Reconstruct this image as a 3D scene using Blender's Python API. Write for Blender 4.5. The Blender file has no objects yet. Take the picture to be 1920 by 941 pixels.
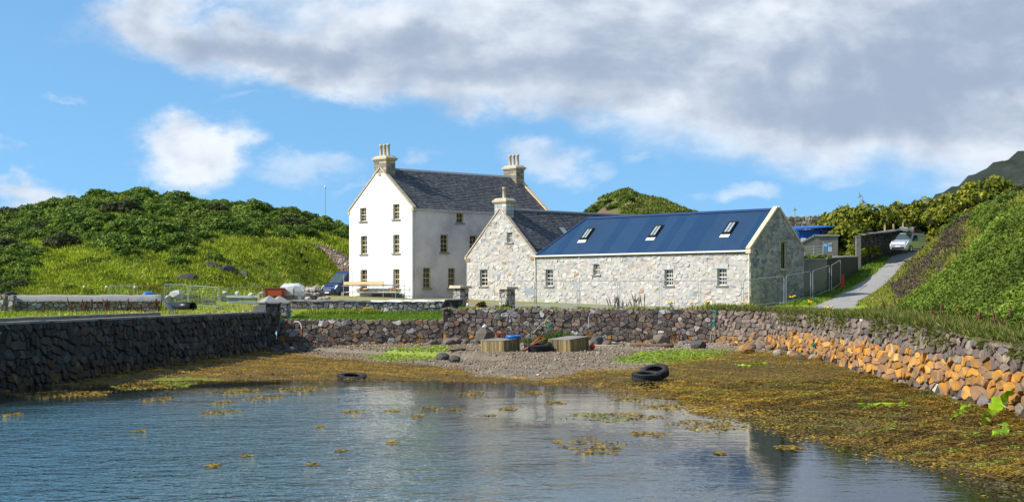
import bpy, math, random
import numpy as np
from mathutils import Vector, noise as mnoise

# ---------------------------------------------------------------- camera, sky, sun, exposure
S = bpy.context.scene
R = math.radians
EYE = Vector((0.0, 0.0, 4.6))
FPX = 3050.0                      # focal length measured on the 1920 px wide frame
WATER = 0.8
SUN_EL, SUN_AZ = R(40), math.atan2(-0.97, -0.24)      # azimuth measured from +Y towards +X
SUN_DIR = Vector((math.sin(SUN_AZ) * math.cos(SUN_EL), math.cos(SUN_AZ) * math.cos(SUN_EL), math.sin(SUN_EL)))

cam = bpy.data.cameras.new('camera'); cam_o = bpy.data.objects.new('camera', cam)
S.collection.objects.link(cam_o); S.camera = cam_o
cam_o.location = EYE; cam_o.rotation_euler = (R(90), 0, 0)
cam.sensor_width = 36; cam.lens = FPX / 1920 * 36
cam.shift_y = (555 - 470.5) / 1920
cam.clip_start = 0.5; cam.clip_end = 30000
S.render.resolution_x = 1024; S.render.resolution_y = 501

S.view_settings.view_transform = 'Standard'; S.view_settings.look = 'None'
S.view_settings.gamma = 1; S.view_settings.use_curve_mapping = False
S.view_settings.exposure = 0.38
S.render.engine = 'CYCLES'
S.cycles.max_bounces = 6; S.cycles.diffuse_bounces = 3; S.cycles.glossy_bounces = 3
S.cycles.transparent_max_bounces = 8; S.cycles.caustics_reflective = False; S.cycles.caustics_refractive = False
S.cycles.use_denoising = True

def nd(nt, kind, **kw):
    n = nt.nodes.new(kind)
    for k, v in kw.items():
        if k.startswith('i_'):
            n.inputs[k[2:].replace('_', ' ')].default_value = v
        else:
            setattr(n, k, v)
    return n

class MX:
    """tiny expression helper for shader maths"""
    def __init__(s, nt): s.nt = nt
    def _in(s, sock, v):
        if isinstance(v, (int, float)): sock.default_value = v
        else: s.nt.links.new(v, sock)
    def m(s, op, a, b=None, c=None, clamp=False):
        n = s.nt.nodes.new('ShaderNodeMath'); n.operation = op; n.use_clamp = clamp
        s._in(n.inputs[0], a)
        if b is not None: s._in(n.inputs[1], b)
        if c is not None: s._in(n.inputs[2], c)
        return n.outputs[0]
    def add(s, a, b): return s.m('ADD', a, b)
    def sub(s, a, b): return s.m('SUBTRACT', a, b)
    def mul(s, a, b): return s.m('MULTIPLY', a, b)
    def mx(s, a, b): return s.m('MAXIMUM', a, b)
    def ramp(s, v, lo, hi, smooth=True):
        n = s.nt.nodes.new('ShaderNodeMapRange'); n.interpolation_type = 'SMOOTHSTEP' if smooth else 'LINEAR'
        s._in(n.inputs[0], v); n.inputs[1].default_value = lo; n.inputs[2].default_value = hi
        n.inputs[3].default_value = 0; n.inputs[4].default_value = 1
        return n.outputs[0]
    def mixc(s, f, a, b, mode='MIX'):
        n = s.nt.nodes.new('ShaderNodeMix'); n.data_type = 'RGBA'; n.blend_type = mode
        s._in(n.inputs[0], f)
        for i, v in ((6, a), (7, b)):
            if isinstance(v, (tuple, list)): n.inputs[i].default_value = (*v[:3], 1)
            else: s.nt.links.new(v, n.inputs[i])
        return n.outputs[2]
    def noise(s, vec, scale, detail=4, rough=0.55, w=None, dist=0):
        n = s.nt.nodes.new('ShaderNodeTexNoise')
        if w is not None: n.noise_dimensions = '4D'; n.inputs['W'].default_value = w
        if vec is not None: s.nt.links.new(vec, n.inputs['Vector'])
        n.inputs['Scale'].default_value = scale; n.inputs['Detail'].default_value = detail
        n.inputs['Roughness'].default_value = rough; n.inputs['Distortion'].default_value = dist
        return n.outputs['Fac']

def build_world():
    w = bpy.data.worlds.new('World'); S.world = w; w.use_nodes = True
    nt = w.node_tree; nt.nodes.clear(); X = MX(nt)
    out = nt.nodes.new('ShaderNodeOutputWorld'); bg = nt.nodes.new('ShaderNodeBackground')
    bg.inputs['Strength'].default_value = 0.11
    sky = nd(nt, 'ShaderNodeTexSky', sky_type='NISHITA', sun_disc=False, sun_elevation=SUN_EL,
             sun_rotation=SUN_AZ % (2 * math.pi), altitude=0, air_density=1.0, dust_density=0.25, ozone_density=2.2)
    tc = nt.nodes.new('ShaderNodeTexCoord'); D = tc.outputs['Generated']
    lift = nt.nodes.new('ShaderNodeMapping'); lift.inputs['Location'].default_value = (0, 0, 0.22); lift.inputs['Scale'].default_value = (1, 1, 0.9)   # clear maritime air: little horizon haze
    nt.links.new(D, lift.inputs[0]); nt.links.new(lift.outputs[0], sky.inputs['Vector'])
    sp = nt.nodes.new('ShaderNodeSeparateXYZ'); nt.links.new(D, sp.inputs[0])
    az = X.m('ARCTAN2', sp.outputs[0], sp.outputs[1]); el = X.m('ARCSINE', sp.outputs[2])
    # cloud coordinates: squash the height so that the noise reads as flat-bottomed cumulus
    cv = nt.nodes.new('ShaderNodeCombineXYZ')
    nt.links.new(az, cv.inputs[0]); nt.links.new(X.mul(el, 1.75), cv.inputs[1])
    cv = cv.outputs[0]
    def shifted(dx, dy):
        a = nt.nodes.new('ShaderNodeVectorMath'); a.operation = 'ADD'; nt.links.new(cv, a.inputs[0]); a.inputs[1].default_value = (dx, dy, 0)
        return a.outputs[0]
    n1 = X.noise(cv, 9, 8, 0.56, w=1.3, dist=0.25)
    n2 = X.noise(shifted(-0.012, 0.014), 9, 8, 0.56, w=1.3, dist=0.25)
    n3 = X.noise(cv, 3.6, 3, 0.5, w=4.1)
    # wobble the blob outlines
    nx = X.mul(X.sub(X.noise(cv, 17, 7, 0.6, w=7.7), 0.5), 0.105)
    ny = X.mul(X.sub(X.noise(cv, 17, 7, 0.6, w=3.2), 0.5), 0.062)
    azw = X.add(az, nx); elw = X.add(el, ny)
    P = lambda px, py: ((px - 960) / FPX, (555 - py) / FPX)
    # clouds by direction: (x, y, half width, half height, tilt, weight)
    blobs = [(300, 50, 110, 70, 0, .8), (560, 105, 330, 66, 6, 1.0), (900, 110, 420, 84, 6, 1.15), (1250, 110, 480, 112, 7, 1.3),
             (1600, 150, 480, 150, 6, 1.35), (2050, 150, 480, 210, 0, 1.4), (1000, -90, 560, 130, 0, 1.3), (1500, -120, 700, 190, 0, 1.4),
             (375, 290, 105, 62, 0, 1.0), (85, 372, 90, 36, 0, .75), (15, 292, 60, 36, 0, .7),
             (590, 318, 130, 34, 0, .5), (650, 352, 70, 18, 0, .42), (1000, 298, 95, 50, 0, .62), (800, 300, 60, 26, 0, .48),
             (1110, 318, 50, 30, 0, .42), (1200, 292, 60, 22, 0, .4), (1400, 366, 85, 26, 0, .56), (1580, 345, 80, 22, 0, .46), (1745, 330, 130, 40, 0, .6),
             (450, 190, 60, 14, 0, .42), (150, 196, 40, 14, 0, .42)]
    field = None
    for bx, by, hw, hh, tilt, wgt in blobs:
        a0, e0 = P(bx, by); t = R(-tilt)
        da = X.sub(azw, a0); de = X.sub(elw, e0)
        ra = X.m('MULTIPLY_ADD', da, math.cos(t) / (hw / FPX), X.mul(de, math.sin(t) / (hw / FPX)))
        re = X.m('MULTIPLY_ADD', da, -math.sin(t) / (hh / FPX), X.mul(de, math.cos(t) / (hh / FPX)))
        d2 = X.m('MULTIPLY_ADD', ra, ra, X.mul(re, re))
        v = X.mul(X.m('EXPONENT', X.mul(d2, -0.75)), wgt)
        field = v if field is None else X.mx(field, v)
    # the same broken cumulus everywhere else in the sky
    broken = X.mul(X.ramp(n3, 0.47, 0.68), 1.05)
    inwin = X.mul(X.ramp(X.m('ABSOLUTE', az), 0.42, 0.32), X.ramp(el, 0.27, 0.2))
    field = X.mx(field, X.mul(broken, X.sub(1.0, inwin)))
    dens = X.add(field, X.mul(X.sub(n1, 0.5), 0.7))
    mask = X.ramp(dens, 0.24, 0.80)
    # light: edges turned to the sun bright, thick and lower parts grey
    lit = X.mul(X.sub(n1, n2), 3.0)
    thick = X.ramp(dens, 0.55, 1.25)
    big = X.sub(X.noise(cv, 6.0, 3, 0.5, w=9.4), 0.5)
    tone = X.add(X.add(0.70, lit), X.add(X.mul(thick, -0.58), X.mul(big, 1.25)))
    # grey belly of the long bank of cloud, just above its sloping base
    rel = X.sub(elw, X.sub(0.113, X.mul(X.add(az, 0.118), 0.135)))
    bel = X.m('DIVIDE', X.sub(rel, 0.026), 0.020); bel = X.m('EXPONENT', X.mul(X.mul(bel, bel), -1.0))
    tone = X.sub(tone, X.mul(X.mul(bel, X.ramp(el, 0.085, 0.105)), 0.34))
    tone = X.ramp(X.add(tone, X.mul(X.sub(n1, 0.5), 0.5)), -0.30, 1.12)
    ccol = X.mixc(tone, (2.7, 3.3, 4.3), (6.5, 6.9, 7.4))
    skyc = X.mixc(1.0, sky.outputs[0], (1.10, 1.48, 1.52), 'MULTIPLY')
    col = X.mixc(X.mul(mask, 0.97), skyc, ccol)
    nt.links.new(col, bg.inputs['Color']); nt.links.new(bg.outputs[0], out.inputs[0])
build_world()

sun = bpy.data.lights.new('sun', 'SUN'); sun.energy = 4.8; sun.angle = R(0.53); sun.color = (1.0, 0.95, 0.87)
sun_o = bpy.data.objects.new('sun', sun); S.collection.objects.link(sun_o)
sun_o.rotation_euler = SUN_DIR.to_track_quat('Z', 'Y').to_euler(); sun_o.location = (-60, 0, 60)

# ---------------------------------------------------------------- helpers
COL = S.collection.objects
WL = {}                                           # world location of every parent
rnd = random.Random(7)
NR = np.random.default_rng(11)

def lin(r, g, b, k=1.0):
    f = lambda c: ((c / 255 + 0.055) / 1.055) ** 2.4 if c > 10 else c / 255 / 12.92
    return (f(r) * k, f(g) * k, f(b) * k)

def at(px, py, Y):
    return Vector(((px - 960) / FPX * Y, Y, EYE.z + (555 - py) / FPX * Y))

def tag(o, label=None, cat=None, group=None, kind=None):
    if label: o['label'] = label
    if cat: o['category'] = cat
    if group: o['group'] = group
    if kind: o['kind'] = kind
    return o

def root(name, loc, label, cat, group=None, rz=0.0):
    o = bpy.data.objects.new(name, None); COL.link(o); o.empty_display_size = 0.3
    o.location = loc; o.rotation_euler = (0, 0, rz); WL[o] = Vector(loc) if not rz else Vector((0, 0, 0))
    return tag(o, label, cat, group)

def new_mesh(name, verts, faces, mat=None, smooth=False, cols=None):
    me = bpy.data.meshes.new(name)
    me.from_pydata([tuple(v) for v in verts], [], faces); 
    if mat: me.materials.append(M[mat] if isinstance(mat, str) else mat)
    if smooth: me.polygons.foreach_set('use_smooth', [True] * len(me.polygons))
    if cols is not None:
        a = me.color_attributes.new('Col', 'FLOAT_COLOR', 'POINT')
        c = np.ones((len(verts), 4), np.float32); c[:, :3] = np.asarray(cols, np.float32)
        a.data.foreach_set('color', c.ravel())
    me.update()
    return me

def np_mesh(name, V, F, mat, smooth=False, cols=None):
    """fast mesh from arrays; F is (n,3) or (n,4)"""
    V = np.asarray(V, np.float32); F = np.asarray(F, np.int32); k = F.shape[1]
    me = bpy.data.meshes.new(name)
    me.vertices.add(len(V)); me.vertices.foreach_set('co', V.ravel())
    me.loops.add(F.size); me.loops.foreach_set('vertex_index', F.ravel())
    me.polygons.add(len(F)); me.polygons.foreach_set('loop_start', np.arange(0, F.size, k, dtype=np.int32))
    me.polygons.foreach_set('loop_total', np.full(len(F), k, np.int32))
    if smooth: me.polygons.foreach_set('use_smooth', np.ones(len(F), bool))
    me.update(calc_edges=True)
    if cols is not None:
        a = me.color_attributes.new('Col', 'FLOAT_COLOR', 'POINT')
        c = np.ones((len(V), 4), np.float32); c[:, :3] = np.asarray(cols, np.float32)
        a.data.foreach_set('color', c.ravel())
    me.materials.append(M[mat]); 
    return me

def link(name, me, parent=None, loc=(0, 0, 0)):
    o = bpy.data.objects.new(name, me); COL.link(o); o.location = loc
    if parent is not None: o.parent = parent
    return o

def wobj(name, verts, faces, mat, parent=None, smooth=False, cols=None):
    """object from world-space vertices, origin at the vertices' base centre"""
    V = np.asarray([tuple(v) for v in verts], float)
    c = np.array([(V[:, 0].min() + V[:, 0].max()) / 2, (V[:, 1].min() + V[:, 1].max()) / 2, V[:, 2].min()])
    o = link(name, new_mesh(name, V - c, faces, mat, smooth, cols), parent)
    p = WL.get(parent, Vector((0, 0, 0))) if parent is not None else Vector((0, 0, 0))
    o.location = Vector(c) - p; WL[o] = Vector(c)
    return o

class MB:
    """collects boxes, tubes and prisms for ONE mesh"""
    def __init__(s): s.v = []; s.f = []; s.c = []
    def add(s, vs, fs, col=None):
        b = len(s.v); s.v += [Vector(v) for v in vs]; s.f += [tuple(i + b for i in f) for f in fs]
        if col is not None: s.c += [col] * len(vs)
        return s
    def box(s, c, sz, ax=None, col=None, taper=1.0):
        c = Vector(c); ax = ax or (Vector((1, 0, 0)), Vector((0, 1, 0)), Vector((0, 0, 1)))
        vs = []
        for k in (-1, 1):
            t = taper if k > 0 else 1.0
            for i, j in ((-1, -1), (1, -1), (1, 1), (-1, 1)):
                vs.append(c + ax[0] * (i * sz[0] / 2 * t) + ax[1] * (j * sz[1] / 2 * t) + ax[2] * (k * sz[2] / 2))
        return s.add(vs, [(3, 2, 1, 0), (4, 5, 6, 7), (0, 1, 5, 4), (1, 2, 6, 5), (2, 3, 7, 6), (3, 0, 4, 7)], col)
    def prism(s, base, off, col=None):
        n = len(base); off = Vector(off); vs = [Vector(p) for p in base] + [Vector(p) + off for p in base]
        fs = [tuple(range(n))[::-1], tuple(range(n, 2 * n))] + [(i, (i + 1) % n, n + (i + 1) % n, n + i) for i in range(n)]
        return s.add(vs, fs, col)
    def tube(s, pts, r, n=6, closed=False, col=None, cap=True):
        pts = [Vector(p) for p in pts]; m = len(pts); vs = []
        rs = r if isinstance(r, (list, tuple)) else [r] * m
        ref = Vector((0.13, 0.31, 0.94))
        for i, p in enumerate(pts):
            if closed: t = pts[(i + 1) % m] - pts[i - 1]
            else: t = pts[min(i + 1, m - 1)] - pts[max(i - 1, 0)]
            t.normalize()
            if abs(t.dot(ref)) > 0.97: a = t.cross(Vector((1, 0, 0))).normalized()
            else: a = t.cross(ref).normalized()
            b = t.cross(a)
            vs += [p + (a * math.cos(2 * math.pi * k / n) + b * math.sin(2 * math.pi * k / n)) * rs[i] for k in range(n)]
        fs = []
        for i in range(m if closed else m - 1):
            j = (i + 1) % m
            fs += [(i * n + k, i * n + (k + 1) % n, j * n + (k + 1) % n, j * n + k) for k in range(n)]
        if not closed and cap: fs += [tuple(range(n))[::-1], tuple((m - 1) * n + k for k in range(n))]
        return s.add(vs, fs, col)
    def lathe(s, o, prof, n=12, axis=Vector((0, 0, 1)), closed=False, col=None):
        o = Vector(o); axis = Vector(axis).normalized()
        a = axis.cross(Vector((0.2, 0.9, 0.35))).normalized(); b = axis.cross(a); vs = []
        for r, h in prof:
            vs += [o + axis * h + (a * math.cos(2 * math.pi * k / n) + b * math.sin(2 * math.pi * k / n)) * r for k in range(n)]
        m = len(prof); fs = []
        for i in range(m if closed else m - 1):
            j = (i + 1) % m
            fs += [(i * n + k, i * n + (k + 1) % n, j * n + (k + 1) % n, j * n + k) for k in range(n)]
        if not closed:
            if prof[0][0] > 1e-4: fs.append(tuple(range(n))[::-1])
            if prof[-1][0] > 1e-4: fs.append(tuple((m - 1) * n + k for k in range(n)))
        return s.add(vs, fs, col)
    def obj(s, name, mat, parent=None, smooth=False):
        return wobj(name, s.v, s.f, mat, parent, smooth, s.c if s.c and len(s.c) == len(s.v) else None)
    def local(s, name, mat, parent=None, smooth=False):
        """vertices already in the parent's own frame"""
        return link(name, new_mesh(name, s.v, s.f, mat, smooth, s.c if s.c and len(s.c) == len(s.v) else None), parent)

def copy_tree(o, parent=None, loc=None, rz=None, scale=None):
    c = o.copy(); COL.link(c); c.parent = parent
    if loc is not None: c.location = loc
    if rz is not None: c.rotation_euler = (0, 0, rz)
    if scale is not None: c.scale = scale
    for ch in o.children: copy_tree(ch, c)
    return c

# ---------------------------------------------------------------- materials
M = {}
def mat(name, col=None, rough=0.85, var=0.25, scale=3.0, bump=0.0, bscale=20.0, metal=0.0, attr=False, tint=None, spec=0.3, obj=False, fine=0.0, trans=0.0):
    m = bpy.data.materials.new(name); M[name] = m; m.use_nodes = True
    nt = m.node_tree; X = MX(nt); b = nt.nodes['Principled BSDF']
    g = nt.nodes.new('ShaderNodeNewGeometry'); vec = g.outputs['Position']
    if obj:
        tcn = nt.nodes.new('ShaderNodeTexCoord'); vec = tcn.outputs['Object']
    n = X.noise(vec, scale, 5, 0.6)
    if attr:
        a = nt.nodes.new('ShaderNodeAttribute'); a.attribute_name = 'Col'; base = a.outputs['Color']
    else: base = None
    f = X.m('MULTIPLY_ADD', n, 2 * var, 1 - var)
    if fine:
        f = X.mul(f, X.m('MULTIPLY_ADD', X.noise(vec, scale * 7, 3, 0.6), 2 * fine, 1 - fine))
    cb = nt.nodes.new('ShaderNodeCombineColor'); 
    for i in range(3): nt.links.new(f, cb.inputs[i])
    c = X.mixc(1.0, base if base is not None else tuple(col), cb.outputs[0], 'MULTIPLY')
    if tint is not None:                       # a second colour in large blotches: stain, moss, rust
        tcol, tsc, lo, hi = tint
        c = X.mixc(X.ramp(X.noise(vec, tsc, 5, 0.6, w=2.7), lo, hi), c, tuple(tcol))
    nt.links.new(c, b.inputs['Base Color'])
    b.inputs['Roughness'].default_value = rough; b.inputs['Metallic'].default_value = metal
    b.inputs['Specular IOR Level'].default_value = spec
    if bump:
        bn = nt.nodes.new('ShaderNodeBump'); bn.inputs['Strength'].default_value = bump; bn.inputs['Distance'].default_value = 0.03
        nt.links.new(X.noise(vec, bscale, 5, 0.65), bn.inputs['Height']); nt.links.new(bn.outputs[0], b.inputs['Normal'])
    if trans:
        tr = nt.nodes.new('ShaderNodeBsdfTranslucent'); nt.links.new(c, tr.inputs[0])
        ms = nt.nodes.new('ShaderNodeMixShader'); ms.inputs[0].default_value = trans
        nt.links.new(b.outputs[0], ms.inputs[1]); nt.links.new(tr.outputs[0], ms.inputs[2])
        nt.links.new(ms.outputs[0], nt.nodes['Material Output'].inputs[0])
    return m

mat('stone', attr=True, var=0.36, scale=4, fine=0.28, bump=1.0, bscale=9, rough=0.9)
mat('pale_stone', attr=True, var=0.16, scale=5, fine=0.14, bump=0.6, bscale=16, rough=0.92, tint=((0.47, 0.43, 0.37), 4.5, 0.46, 0.74))
mat('wet_stone', attr=True, var=0.3, scale=5, fine=0.2, bump=0.6, bscale=14, rough=0.6, spec=0.4)
mat('mortar_pale', (0.46, 0.43, 0.375), var=0.2, scale=4, bump=0.5, bscale=25)
mat('mortar_dark', (0.045, 0.04, 0.035), var=0.4, scale=3, bump=0.6, bscale=12)
mat('mortar_brown', (0.12, 0.10, 0.08), var=0.4, scale=3, bump=0.6, bscale=12)
mat('cement', (0.29, 0.275, 0.255), var=0.22, scale=2.2, fine=0.15, bump=0.5, bscale=9, tint=((0.20, 0.19, 0.17), 1.7, 0.55, 0.8))
mat('concrete_dark', (0.20, 0.19, 0.175), var=0.3, scale=1.3, fine=0.15, bump=0.4, bscale=9, tint=((0.10, 0.10, 0.09), 0.9, 0.5, 0.75))
mat('harl', (0.83, 0.82, 0.79), var=0.05, scale=1.2, fine=0.04, bump=0.55, bscale=22, tint=((0.66, 0.59, 0.46), 0.42, 0.55, 0.85), rough=0.95)
mat('harl_shaded_stained', (0.76, 0.67, 0.61), var=0.25, scale=0.55, fine=0.08, bump=0.55, bscale=22, tint=((0.53, 0.46, 0.415), 0.35, 0.40, 0.66), rough=0.95)  # side wall harl: shaded tone put into the base colour, plus stain blotches
mat('whitewash', (0.78, 0.77, 0.74), var=0.1, scale=2, bump=0.3, bscale=12)
mat('sandstone', (0.47, 0.39, 0.27), var=0.25, scale=3, fine=0.12, bump=0.3, bscale=16)
mat('sandstone_pale', (0.62, 0.50, 0.33), var=0.18, scale=3, fine=0.1, bump=0.25, bscale=16)
mat('chimney_stone', attr=True, var=0.25, scale=4, fine=0.15, bump=0.45, bscale=14)
mat('clay_pot', (0.52, 0.42, 0.27), var=0.2, scale=6)
mat('slate', attr=True, var=0.25, scale=2.5, fine=0.12, bump=0.25, bscale=18, rough=0.62, spec=0.4)
mat('slate_base', (0.05, 0.05, 0.055), var=0.2)
mat('lead', (0.30, 0.31, 0.33), var=0.12, rough=0.5)
mat('roof_blue', (0.0085, 0.043, 0.106), var=0.10, scale=1.2, fine=0.05, rough=0.6, spec=0.18, tint=((0.012, 0.047, 0.114), 0.5, 0.45, 0.75))
mat('roof_blue_b', (0.010, 0.047, 0.113), var=0.10, scale=1.2, fine=0.05, rough=0.5, spec=0.3)
mat('roof_blue_c', (0.008, 0.040, 0.099), var=0.12, scale=1.0, fine=0.05, rough=0.6, spec=0.3, tint=((0.015, 0.049, 0.112), 0.7, 0.5, 0.75))
mat('roof_blue_trim', (0.02, 0.045, 0.12), var=0.1, rough=0.45)
mat('cream_paint', (0.76, 0.70, 0.55), var=0.06, rough=0.5)
mat('sash_ochre', (0.62, 0.46, 0.19), var=0.12, rough=0.55)
mat('fascia', (0.62, 0.60, 0.56), var=0.08, rough=0.6)
mat('glass', (0.015, 0.017, 0.02), var=0.2, rough=0.06, spec=0.7)
mat('windscreen', (0.05, 0.075, 0.075), var=0.5, scale=2.0, rough=0.15, spec=0.35)
mat('glass_light', (0.30, 0.36, 0.36), var=0.25, scale=1.5, rough=0.1, spec=0.7)
mat('sill_stone', (0.24, 0.22, 0.19), var=0.2, scale=4)
mat('interior', (0.02, 0.018, 0.016), var=0.1)
mat('galv', (0.45, 0.47, 0.48), var=0.15, rough=0.45, metal=0.6)
mat('rust', (0.20, 0.065, 0.025), var=0.4, scale=8)
mat('rubber', (0.022, 0.022, 0.024), var=0.35, scale=5, rough=0.75, bump=0.3, bscale=10, tint=((0.06, 0.055, 0.045), 2.5, 0.5, 0.8))
mat('wood_weathered', attr=True, var=0.3, scale=4, fine=0.25, bump=0.4, bscale=18, tint=((0.05, 0.045, 0.03), 1.6, 0.55, 0.8))
mat('wood_new', (0.60, 0.42, 0.22), var=0.2, scale=4)
mat('wood_grey', (0.26, 0.235, 0.20), var=0.25, scale=3, fine=0.2, bump=0.3, bscale=18)
mat('driftwood', (0.13, 0.085, 0.05), var=0.35, scale=3, bump=0.4, bscale=14)
mat('plastic_blue', (0.01, 0.13, 0.42), var=0.1, rough=0.35)
mat('plastic_orange', (0.62, 0.10, 0.03), var=0.12, rough=0.35)
mat('plastic_red', (0.60, 0.05, 0.025), var=0.12, rough=0.4)
mat('plastic_white', (0.75, 0.75, 0.73), var=0.06, rough=0.4)
mat('plastic_black', (0.012, 0.013, 0.015), var=0.2, rough=0.35)
mat('plastic_sheet', (0.55, 0.56, 0.55), var=0.2, scale=3, rough=0.2)
mat('rope_green', (0.03, 0.24, 0.19), var=0.3, scale=20)
mat('rope_pale', (0.42, 0.37, 0.27), var=0.3, scale=20)
mat('rope_white', (0.60, 0.60, 0.60), var=0.2, scale=20)
mat('paint_navy', (0.010, 0.020, 0.085), var=0.08, rough=0.28, spec=0.5)
mat('paint_silver', (0.40, 0.42, 0.46), var=0.06, rough=0.3, metal=0.35)
mat('paint_orange', (0.55, 0.17, 0.05), var=0.25, scale=4, tint=((0.22, 0.08, 0.04), 3, 0.5, 0.75))
mat('paint_container', (0.012, 0.10, 0.42), var=0.12, scale=2, rough=0.5)
mat('trim_black', (0.015, 0.015, 0.016), var=0.2, rough=0.5)
mat('chrome', (0.6, 0.6, 0.62), var=0.1, rough=0.25, metal=0.8)
mat('lamp_glass', (0.62, 0.66, 0.68), var=0.2, scale=9, rough=0.12)
mat('yellow_cloth', (0.60, 0.62, 0.03), var=0.1)
mat('sign_blue', (0.08, 0.24, 0.52), var=0.4, scale=4)
mat('sign_pale', (0.45, 0.55, 0.60), var=0.3, scale=5)
mat('foliage', attr=True, var=0.3, scale=0.9, rough=0.75, spec=0.15, trans=0.22)
mat('ground', attr=True, var=0.4, scale=0.55, fine=0.3, bump=0.9, bscale=3.0, rough=0.95, spec=0.1)
mat('beach', attr=True, var=0.35, scale=0.7, fine=0.35, bump=0.8, bscale=7.0, rough=0.75, spec=0.25)
mat('pebble', attr=True, var=0.2, scale=6, rough=0.85)
mat('weed', attr=True, var=0.3, scale=2.0, rough=0.55, spec=0.3, trans=0.15)
mat('lane', (0.30, 0.285, 0.265), var=0.2, scale=0.7, fine=0.2, bump=0.5, bscale=14, tint=((0.20, 0.19, 0.17), 0.45, 0.5, 0.75))
mat('mountain', (0.03, 0.038, 0.028), var=0.4, scale=0.01, fine=0.3, tint=((0.055, 0.055, 0.055), 0.02, 0.5, 0.72), rough=1, spec=0.05)
mat('bark', (0.10, 0.08, 0.06), var=0.3, scale=6, bump=0.4)
mat('petal_yellow', (0.75, 0.50, 0.015), var=0.15)

def water_material():
    m = bpy.data.materials.new('water'); M['water'] = m; m.use_nodes = True
    nt = m.node_tree; nt.nodes.clear(); X = MX(nt)
    out = nt.nodes.new('ShaderNodeOutputMaterial')
    g = nt.nodes.new('ShaderNodeNewGeometry')
    mp = nt.nodes.new('ShaderNodeMapping'); mp.inputs['Rotation'].default_value = (0, 0, R(17)); mp.inputs['Scale'].default_value = (0.75, 1.0, 1)
    nt.links.new(g.outputs['Position'], mp.inputs[0])
    a = nt.nodes.new('ShaderNodeAttribute'); a.attribute_name = 'Col'
    sp = nt.nodes.new('ShaderNodeSeparateColor'); nt.links.new(a.outputs['Color'], sp.inputs[0])
    rough_amt = sp.outputs[0]                    # wind ripple, calm in the lee of the shore
    h = X.add(X.mul(X.noise(mp.outputs[0], 2.1, 3, 0.6), 1.0), X.mul(X.noise(mp.outputs[0], 0.7, 2, 0.5, w=3.0), 1.2))
    h = X.add(h, X.mul(X.noise(mp.outputs[0], 6.5, 2, 0.5, w=5.0), 0.28))
    h = X.mul(h, rough_amt)
    bn = nt.nodes.new('ShaderNodeBump'); bn.inputs['Strength'].default_value = 1.0; bn.inputs['Distance'].default_value = 0.16
    nt.links.new(h, bn.inputs['Height'])
    fr = nt.nodes.new('ShaderNodeFresnel'); fr.inputs['IOR'].default_value = 1.33; nt.links.new(bn.outputs[0], fr.inputs['Normal'])
    gl = nt.nodes.new('ShaderNodeBsdfGlossy'); gl.inputs['Roughness'].default_value = 0.045; gl.inputs['Color'].default_value = (0.95, 0.95, 0.95, 1)
    nt.links.new(bn.outputs[0], gl.inputs['Normal'])
    tr = nt.nodes.new('ShaderNodeBsdfTransparent'); tr.inputs[0].default_value = (0.72, 0.80, 0.76, 1)
    df = nt.nodes.new('ShaderNodeBsdfDiffuse'); df.inputs[0].default_value = (0.06, 0.125, 0.14, 1)      # cloudy sea water
    body = nt.nodes.new('ShaderNodeMixShader'); nt.links.new(sp.outputs[1], body.inputs[0]); nt.links.new(tr.outputs[0], body.inputs[1]); nt.links.new(df.outputs[0], body.inputs[2])
    ms = nt.nodes.new('ShaderNodeMixShader')
    nt.links.new(fr.outputs[0], ms.inputs[0]); nt.links.new(body.outputs[0], ms.inputs[1]); nt.links.new(gl.outputs[0], ms.inputs[2])
    nt.links.new(ms.outputs[0], out.inputs[0])
water_material()
# ---------------------------------------------------------------- the lie of the land
PIER = [(-25.5, 16.0), (-20.3, 64.4), (-15.8, 106.0), (-15.7, 110.0)]
QUAY = [(-15.7, 110.0), (-4.6, 110.0), (13.3, 109.0)]
RIGHT = [(13.3, 109.0), (16.3, 104.0), (16.6, 91.0), (15.9, 73.6), (15.4, 60.0), (15.2, 53.6), (15.2, 47.7), (15.3, 30.0), (16.0, 5.0)]
RTOP = [3.70, 3.66, 3.56, 3.55, 3.36, 3.18, 3.06, 2.9, 2.8]
RBASE = [1.50, 1.40, 1.40, 1.10, 1.0, 1.0, 1.0, 0.9, 0.8]
SHORE = [(-60, 60), (-20.3, 64.4), (-15.7, 72.4), (-10.6, 73.8), (-6.3, 73.8), (-1.4, 72), (3.2, 69.4), (4.4, 61), (5.9, 52.7), (7.4, 49.3),
         (8.3, 42.1), (9.2, 38), (10.1, 34.6), (9.9, 30.9), (10, 20), (11, 0), (12, -80)]

def sm(x, a, b):
    t = np.clip((np.asarray(x, float) - a) / (b - a), 0, 1); return t * t * (3 - 2 * t)
def softp(x, k=1.2): return np.logaddexp(0, np.asarray(x, float) * k) / k
def wob(x, y, s=1.0):
    x = np.asarray(x, float) * s; y = np.asarray(y, float) * s
    return (np.sin(.31 * x + 1.2) * np.cos(.27 * y + .4) + .6 * np.sin(.73 * x + .52 * y) + .4 * np.sin(1.37 * x - 1.13 * y + 2) + .25 * np.sin(2.9 * x + 2.3 * y) * np.cos(2.1 * y - 1.7 * x)) / 2.0
def lane_x(y): return 22.6 + .355 * (np.asarray(y, float) - 112) + 0.9 * np.sin((np.asarray(y, float) - 112) / 14.0)
_RY = np.array([p[1] for p in RIGHT])[::-1]; _RX = np.array([p[0] for p in RIGHT])[::-1]; _RT = np.array(RTOP)[::-1]
def bank_foot(y):
    y = np.asarray(y, float); w = np.interp(y, _RY, _RX) + 1.3
    l = np.where(y > 110, lane_x(y) + 2.0, np.interp(y, [47, 60, 70, 80, 90, 100, 110], [16.3, 16.7, 17.3, 18.6, 20.3, 22.3, 23.9])); t = sm(y, 47, 60)
    return w * (1 - t) + l * t
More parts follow.
